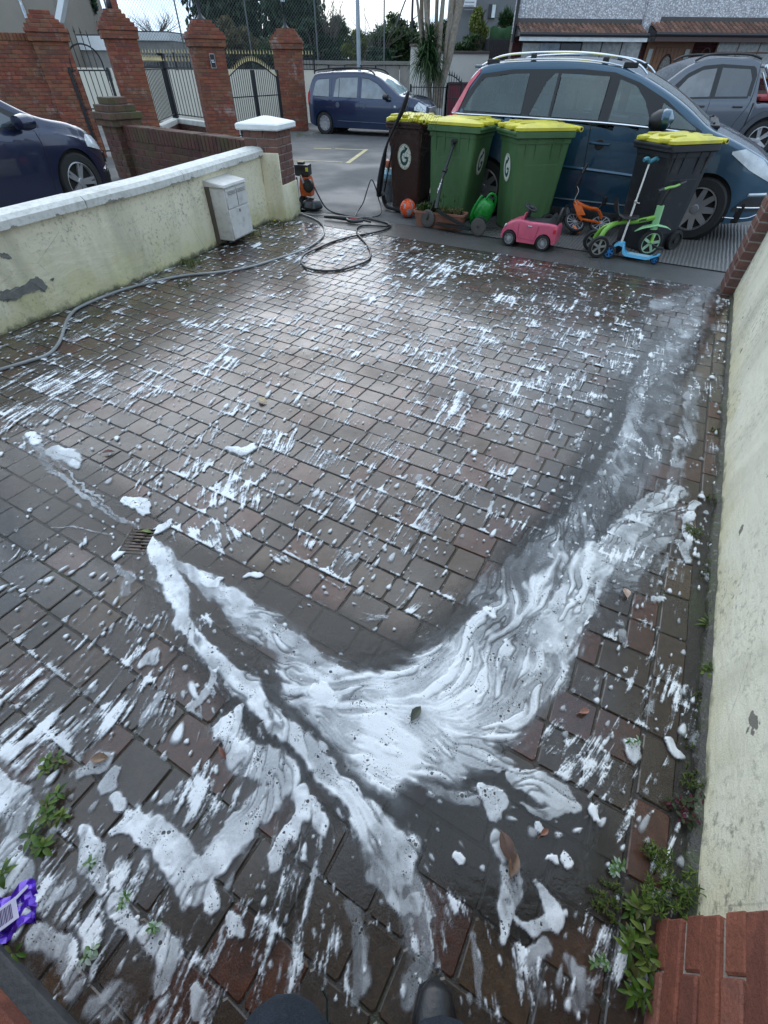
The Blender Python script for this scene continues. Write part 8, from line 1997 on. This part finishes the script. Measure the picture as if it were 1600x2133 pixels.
def weed(label, px, py, n, L, w, mat, seed, rad=.03, h=.02, name='weed', stems=0, up=.5):
    q = G(px, py); t = thing(name, label, 'weed', (q.x, q.y, .002)); g = random.Random(seed); L *= .58; w *= .55; m = MB(); msx = MB()
    if stems:
        for s_ in range(stems):
            a = g.uniform(0, 6.283); r_ = rad * g.uniform(.2, 1); b = Vector((math.cos(a) * r_, math.sin(a) * r_, 0)); hh = h * g.uniform(.5, 1.2); tp = b * 1.3 + Vector((0, 0, hh))
            msx.tube([b, (b + tp) / 2 + Vector((g.uniform(-.005, .005), 0, 0)), tp], .0018, 4)
            for k in range(n):
                f = (k + 1) / n; an = k * 2.4 + s_; leafblade(m, b.lerp(tp, .3 + .7 * f), (math.cos(an), math.sin(an), 0), L * g.uniform(.6, 1.15), w * g.uniform(.7, 1.1), up * g.uniform(.4, 1.2), .4)
        msx.build('stem', GRN, t)
    else:
        for k in range(n):
            a = k * 2.4 + g.uniform(-.3, .3); r_ = rad * g.uniform(0, 1); leafblade(m, (math.cos(a) * r_, math.sin(a) * r_, g.uniform(0, h)), (math.cos(a), math.sin(a), 0), L * g.uniform(.6, 1.2), w * g.uniform(.7, 1.2), up * g.uniform(.3, 1.3), .5)
    m.build('leaves', mat, t, smooth=True, ang=80)
weed('bright green trailing weed near the left edge, topmost tuft', 105, 1610, 7, .05, .022, GRN, 1, .035, .03, stems=3)
weed('bright green weed with pointed leaves above the purple wrapper', 100, 1690, 8, .055, .022, GRN, 2, .045, .03, stems=5)
weed('cluster of broad green leaves at the left edge just above the wrapper', 55, 1775, 7, .06, .026, GRN, 3, .045, .025, stems=4)
weed('soapy green sprig standing alone right of the wrapper', 195, 1802, 9, .035, .016, SOAPL, 4, .006, .03, stems=1)
weed('soapy sprig with a reddish tip in the suds at the lower left', 200, 1985, 8, .035, .018, SOAPL, 5, .012, .03, stems=2)
weed('soapy sprig in the suds right of the lone one', 262, 1872, 8, .03, .014, SOAPL, 6, .01, .02, stems=2); weed('small sprig in a pool of suds near the lower left', 325, 1940, 8, .03, .015, SOAPL, 7, .01, .03, stems=2)
weed('single bright green star shaped leaf on the dark plinth', 32, 1985, 6, .055, .022, GRN, 8, .004, .02)
weed('feathery green weed clump against the red brick quoin, the largest', 1385, 1868, 10, .030, .007, GRN, 9, .075, .055, stems=42)
weed('broad leaved green weed on the left of the feathery clump', 1325, 1880, 7, .055, .020, GRN, 10, .035, .04, stems=8)
weed('yellowish mossy clump in the suds beside the feathery weeds', 1262, 1868, 8, .018, .006, MOSSY, 11, .04, .025, stems=30)
weed('row of pointed green leaves growing up the side of the red brick quoin', 1325, 1985, 8, .06, .022, GRN, 12, .035, .05, stems=7)
weed('lower pointed green weed beside the red brick quoin', 1318, 2060, 7, .055, .022, GRN, 13, .02, .04, stems=4)
weed('soapy little weed between paving joints near the brick quoin', 1243, 2008, 8, .03, .014, SOAPL, 14, .015, .03, stems=3)
weed('round mossy tuft in the paving joint left of the purple weed', 1362, 1782, 7, .018, .006, MOSSY, 15, .03, .03, stems=28)
weed('dark purple and green weed at the foot of the right-hand wall', 1440, 1700, 7, .035, .02, PURP, 16, .06, .03, stems=16)
weed('yellow green moss clump at the foot of the right-hand wall', 1448, 1630, 8, .018, .006, MOSSY, 17, .04, .03, stems=30)
weed('pale spiky rosette halfway along the right-hand wall', 1472, 1302, 16, .07, .014, GRN, 18, .006, .02)
weed('dark green leafy weed just below the spiky rosette by the right-hand wall', 1468, 1392, 8, .035, .022, GRN, 19, .03, .03, stems=5)
weed('flat mossy weed caught in the suds near the right-hand wall', 1440, 1108, 8, .03, .008, MOSSY, 20, .035, .015, stems=14)
weed('small green sprouts along the wall foot beside the purple weed', 1460, 1780, 7, .03, .012, GRN, 21, .03, .03, stems=6)
weed('soapy weed sprig at the edge of the dark water', 1275, 1800, 8, .03, .016, SOAPL, 22, .02, .03, stems=4)
weed('tiny green sprig growing out of the suds at lower right', 1312, 1545, 8, .03, .012, SOAPL, 23, .012, .03, stems=2)
def grass(label, px, py, n, h, rad, seed, mat=GRN, name='grass_tuft'):
    q = G(px, py); t = thing(name, label, 'grass', (q.x, q.y, 0)); g = np.random.default_rng(seed); m = MB()
    for _ in range(n):
        a = g.uniform(0, 6.283); r_ = rad * g.random() ** .5; blades(m, r_ * math.cos(a) * 1.4, r_ * math.sin(a), 0, 3, h, h * .8, g, .0022, .7)
    m.build('blades', mat, t)
grass('green grass tuft growing under the meter box', 520, 490, 60, .07, .12, 31); grass('straggly grass at the foot of the cream wall, left of the meter box', 400, 549, 40, .05, .10, 32)
grass('sparse grass seedlings on the paving near the cream wall', 385, 590, 16, .03, .09, 33, MOSSY); grass('tuft of grass beside the white capped pier', 572, 470, 26, .05, .09, 34, MOSSY); grass('weedy grass at the foot of the lantern pillar', 628, 284, 24, .10, .25, 35)
for px, py, sd, wh in ((1478, 1200, 41, 'between flat weed and spiky rosette'), (1492, 1040, 42, 'just beyond the flat mossy weed'), (1503, 900, 43, 'the farthest away'), (1455, 1560, 44, 'just beyond the yellow green clump'), (1466, 1460, 45, 'just below the dark leafy weed')):
    grass('low moss tuft at the right wall foot, ' + wh, px, py, 18, .018, .03, sd, MOSSY, 'moss_tuft')
for o in list(C.objects):
    if o.name.startswith('moss_tuft') and o.parent is None: o['group'] = 'moss tufts along the right wall foot'
q = G(573, 463, .03); t = thing('flower', 'tiny yellow flower by the foot of the white capped pier', 'flower', (q.x, q.y, 0)); m = MB(); m.tube([(0, 0, 0), (0, 0, .05)], .002, 4); m.build('stem', GRN, t)
m = MB()
for k in range(7): leafblade(m, (0, 0, .05), (math.cos(k * .9), math.sin(k * .9), 0), .022, .010, .4, .2)
m.build('petals', M_('yellow_petal', (.70, .55, .02), .5), t)
# fallen leaves
def leaf(label, px, py, L, w, col, rz, seed, z=.012):
    q = G(px, py); t = thing('fallen_leaf', label, 'leaf', (q.x, q.y, z), rz); m = MB(); leafblade(m, (-L / 2, 0, 0), (1, 0, 0), L, w, .15, .25, .5)
    m2 = [(v[0], v[1], v[2] + .0015) for v in m.v]; nv = len(m.v); m.v += m2; m.f += [tuple(i + nv for i in f) for f in m.f]
    nm = 'leaf_%d' % seed; m.build('blade', M_(nm, col, .5, var=.35, scale=60), t, smooth=True, ang=80); m = MB(); m.tube([(-L / 2 - .012, 0, 0), (-L / 2, 0, .001), (L * .4, 0, .002)], .001, 4); m.build('stalk', bpy.data.materials[nm], t)
leaf('large crumpled brown leaf in the suds at lower right', 1052, 1765, .075, .04, (.085, .042, .026), R(100), 1, .018); leaf('second brown leaf tucked under the large crumpled one', 1068, 1802, .06, .03, (.16, .09, .05), R(60), 2, .014)
leaf('small dark red leaf on bare wet paving at the left', 228, 945, .06, .025, (.10, .02, .012), R(20), 3); leaf('pale straw coloured leaf lying mid driveway', 547, 838, .07, .04, (.45, .34, .18), R(-30), 4)
leaf('brown curled leaf on a foam patch near the left edge', 212, 1583, .05, .03, (.20, .12, .07), R(10), 5, .016); leaf('thin rust coloured leaf in the foam left of the main stream', 466, 1572, .045, .015, (.16, .05, .025), R(-50), 6, .016)
leaf('dark green leaf floating in the middle of the foam pool', 866, 1490, .06, .03, (.04, .05, .03), R(55), 7, .018); leaf('pinkish leaf fragment at the right edge of the foam pool', 1215, 1485, .04, .02, (.30, .14, .10), R(15), 8, .014)
leaf('yellow green leaf caught on the drain grating', 308, 1110, .05, .018, (.16, .22, .05), R(-10), 9, .010); leaf('pale leaf in the suds right of the drain channel', 1302, 1238, .05, .03, (.42, .30, .24), R(80), 10, .012); leaf('brown leaf bit on the small foam disc', 1132, 1735, .03, .015, (.25, .10, .06), R(30), 11, .014)
# purple sweet wrapper
q = G(22, 1905); t = thing('sweet_wrapper', 'shiny purple sweet wrapper with a white barcode label at the left edge', 'wrapper', (q.x, q.y, .012), R(28))
g = random.Random(3); m = MB(); nx, ny = 10, 8; V = []
for lay in (0, -.0012):
    for i in range(nx + 1):
        for j in range(ny + 1): V.append((-.062 + .124 * i / nx + g.uniform(-.002, .002), -.048 + .096 * j / ny + .01 * math.sin(i), .006 * math.sin(i * 1.9 + j) + .004 * math.sin(j * 2.3) + lay))
q_ = (nx + 1) * (ny + 1); F = []
for l in (0, 1):
    for i in range(nx):
        for j in range(ny): a = l * q_ + i * (ny + 1) + j; F.append((a, a + ny + 1, a + ny + 2, a + 1))
m.add(V, F); m.build('film', M_('purple_foil', (.10, .025, .48), .22, .3, var=.4, scale=40, coat=.6), t)
m = MB(); m.rbox((.0, -.005, .013), (.055, .05, .002), .0008, .2); lb = m.build('label', M_('wrapper_label_white', (.55, .53, .68), .4), t)
for k in range(11):
    m = MB(); c_, s_ = math.cos(.2), math.sin(.2); x_ = .0 + (k - 5) * .0032; m.box((x_ * c_ + .0, -.005 + x_ * s_, .0145), (.0014 if k % 3 else .0022, .034, .0006), .2); m.build('barcode_line', M_('barcode_ink', (.06, .04, .12), .5) if 'barcode_ink' not in bpy.data.materials else bpy.data.materials['barcode_ink'], lb)
m = MB(); m.rbox((.035, .028, .012), (.03, .008, .001), .0004, .5); m.build('white_stripe', bpy.data.materials['wrapper_label_white'], t)
for px, py, r_, lb_ in ((235, 1822, .008, 'small crumb of white debris left of the long foam patch'), (288, 1912, .006, 'tiny white debris crumb low on the left')):
    q = G(px, py); t = thing('debris_crumb', lb_, 'debris', (q.x, q.y, .006)); m = MB(); m.lathe([(.001, -r_ * .6), (r_, -r_ * .2), (r_ * .9, r_ * .4), (.001, r_ * .8)], 7); m.build('crumb', WHT, t)
q = G(1338, 1942); t = thing('paper_scrap', 'scrap of white paper with an orange spot against the red brick quoin', 'litter', (q.x, q.y, .02), (R(60), 0, R(80))); m = MB(); m.rbox((0, 0, 0), (.03, .018, .0015), .0005); m.build('paper', WHT, t); m = MB(); m.rbox((0, 0, .0012), (.008, .007, .0006), .0002); m.build('orange_spot', ORE, t)

# the photographer: jeans and black shoes at the bottom edge
def skin_mesh(name, verts, edges, radii, mat, parent, sub=2):
    me = bpy.data.meshes.new(name); me.from_pydata(verts, edges, []); o = bpy.data.objects.new(name, me); C.objects.link(o)
    o.modifiers.new('s', 'SKIN'); sv = me.skin_vertices[0].data
    for i, r_ in enumerate(radii): sv[i].radius = (r_, r_) if not isinstance(r_, tuple) else r_
    sv[0].use_root = True
    sb = o.modifiers.new('b', 'SUBSURF'); sb.levels = sb.render_levels = sub
    m2 = bpy.data.meshes.new_from_object(o.evaluated_get(bpy.context.evaluated_depsgraph_get())); bpy.data.objects.remove(o)
    m2.name = name; m2.materials.clear(); m2.materials.append(mat)
    m2.polygons.foreach_set('use_smooth', [True] * len(m2.polygons)); o = bpy.data.objects.new(name, m2); C.objects.link(o); o.parent = parent
    o.matrix_parent_inverse = Matrix.Translation(-parent.location); return o
ps_ = thing('person', 'person in dark blue jeans and black shoes, only knees and toes in view', 'person', (0, -.30, 0))
JN = N('dark_denim'); co = JN.coord(); w_1 = JN.noise(300, 2, .6, co); w_2 = JN.noise(9, 4, .6, co); c = JN.mix(JN.mapr(w_2, .4, .65, 0, 1), (.010, .016, .026), (.026, .036, .050)); c = JN.mix(JN.mapr(w_1, .5, .7, 0, .4), c, (.05, .06, .075)); DEN = JN.done(JN.bsdf(c, .8, 0, .3, JN.bump(JN.math('ADD', w_1, JN.math('MULTIPLY', w_2, 5.0)), .6, .006)))
JK = M_('dark_jacket_cloth', (.02, .022, .026), .85, var=.2, bump=.4); SKN = M_('skin', (.48, .29, .21), .5, var=.05); SHO = M_('black_leather', (.012, .012, .014), .28, var=.3, bump=.3, bscale=90)
skin_mesh('trousers', [(0, -.40, .93), (-.10, -.38, .86), (-.142, -.102, .50), (-.135, -.20, .30), (-.12, -.24, .09), (.10, -.40, .86), (.088, -.122, .50), (.115, -.22, .28), (.125, -.205, .10), (0, -.42, 1.04)], [(0, 1), (1, 2), (2, 3), (3, 4), (0, 5), (5, 6), (6, 7), (7, 8), (0, 9)], [.15, .105, .082, .078, .085, .105, .080, .078, .088, .15], DEN, ps_)
m = MB(); m.tube([(-.085, -.045, .52), (-.085, -.06, .42), (-.085, -.19, .25)], .0022, 5); m.build('side_seam', M_('seam_thread', (.10, .12, .10), .7), ps_, world=True)
skin_mesh('jacket', [(0, -.42, 1.0), (0, -.44, 1.22), (0, -.45, 1.40), (-.19, -.45, 1.41), (-.24, -.45, 1.12), (-.25, -.38, .90), (.19, -.45, 1.41), (.24, -.45, 1.12), (.25, -.38, .90), (0, -.45, 1.47)], [(0, 1), (1, 2), (2, 3), (3, 4), (4, 5), (2, 6), (6, 7), (7, 8), (2, 9)], [.155, .15, .13, .075, .055, .045, .075, .055, .045, .07], JK, ps_)
skin_mesh('head', [(0, -.45, 1.44), (0, -.44, 1.53), (0, -.42, 1.63), (0, -.43, 1.70), (0, -.325, 1.615)], [(0, 1), (1, 2), (2, 3), (2, 4)], [.055, .058, .085, .08, .014], SKN, ps_)
m = MB(); m.lathe([(.098, -.02), (.102, .03), (.085, .085), (.04, .115), (.001, .12)], 18, TR(0, -.445, 1.665)); m.build('hair', M_('dark_brown_hair', (.03, .018, .012), .7, bump=.6), ps_, smooth=True, world=True)
for sx in (-1, 1):
    m = MB(); m.lathe([(.001, -.012), (.012, 0), (.001, .012)], 10, TR(sx * .034, -.352, 1.645)); m.build('eye', WHT, ps_, smooth=True, world=True)
    V = [(sx * .25, -.37, .90), (sx * .255, -.355, .84), (sx * .255, -.345, .80)]; E = [(0, 1), (1, 2)]; rd = [.028, .030, .030]
    for k, (dy, L_) in enumerate(((.028, .075), (.010, .085), (-.008, .08), (-.026, .062))): b_ = len(V); V += [(sx * .255, -.345 + dy, .775), (sx * .25, -.34 + dy, .775 - L_ * .55), (sx * .243, -.335 + dy, .775 - L_)]; E += [(2, b_), (b_, b_ + 1), (b_ + 1, b_ + 2)]; rd += [.010, .009, .007]
    b_ = len(V); V += [(sx * .24, -.305, .81), (sx * .232, -.29, .775)]; E += [(1, b_), (b_, b_ + 1)]; rd += [.012, .009]
    skin_mesh('hand', V, E, rd, SKN, ps_, 1)
for c_, rz_ in (((.118, -.175, 0), -.1), ((-.125, -.235, 0), .12)):
    M2 = TR(c_[0], c_[1], 0, rz_); m = MB(); rr_ = []
    for y_, w_3, h_3 in ((-.16, .03, .075), (-.13, .036, .095), (-.04, .037, .09), (.02, .043, .065), (.07, .046, .05), (.105, .036, .042), (.122, .018, .034)):
        rr_.append([(w_3 * math.cos(a), y_, .012 + max(0, h_3 * (.5 + .5 * math.sin(a)))) for a in np.linspace(0, 2 * math.pi, 14, endpoint=False)])
    m.loft(rr_, M2); sh_ = m.build('shoe', SHO, ps_, smooth=True, world=True, ang=80)
    m = MB(); m.loft([[(x_ * s_, y_, z_) for x_, y_ in ((-.03, -.165), (.03, -.165), (.040, -.05), (.048, .06), (.036, .112), (.0, .130), (-.036, .112), (-.048, .06), (-.040, -.05))] for s_, z_ in ((1, 0), (1.03, .012), (1, .022))], M2); o = m.build('sole', BLKP, sh_); o.matrix_parent_inverse = Matrix()
    o.matrix_local = Matrix()

# the house the picture is taken from (behind the camera; unseen, added for reflections)
HF = M_('own_house_render', (.40, .37, .32), .8, var=.1, scale=1)
m = MB(); m.box((0, -1.9, 2.9), (13, .3, 5.9)); hf = m.build('unseen_house_front', HF, kind='structure')
for x_, z_, w_4, h_4 in ((-2.6, 1.5, 1.8, 1.3), (2.9, 1.5, 1.8, 1.3), (-2.6, 4.1, 1.6, 1.2), (2.9, 4.1, 1.6, 1.2)): m = MB(); m.rbox((x_, -1.72, z_), (w_4, .08, h_4), .01); o = m.build('window', WF, hf); m = MB(); m.box((x_, -1.67, z_), (w_4 - .16, .02, h_4 - .16)); m.build('pane', GLD, o)
m = MB(); m.rbox((0, -1.72, 1.05), (1.0, .08, 2.1), .01); m.build('door', OAK, hf)

# unseen porch over the camera, added to darken reflections in the near paving
m = MB(); m.rbox((0, -.78, 2.42), (3.0, 2.1, .16), .01); m.build('unseen_porch_roof', HF, hf)
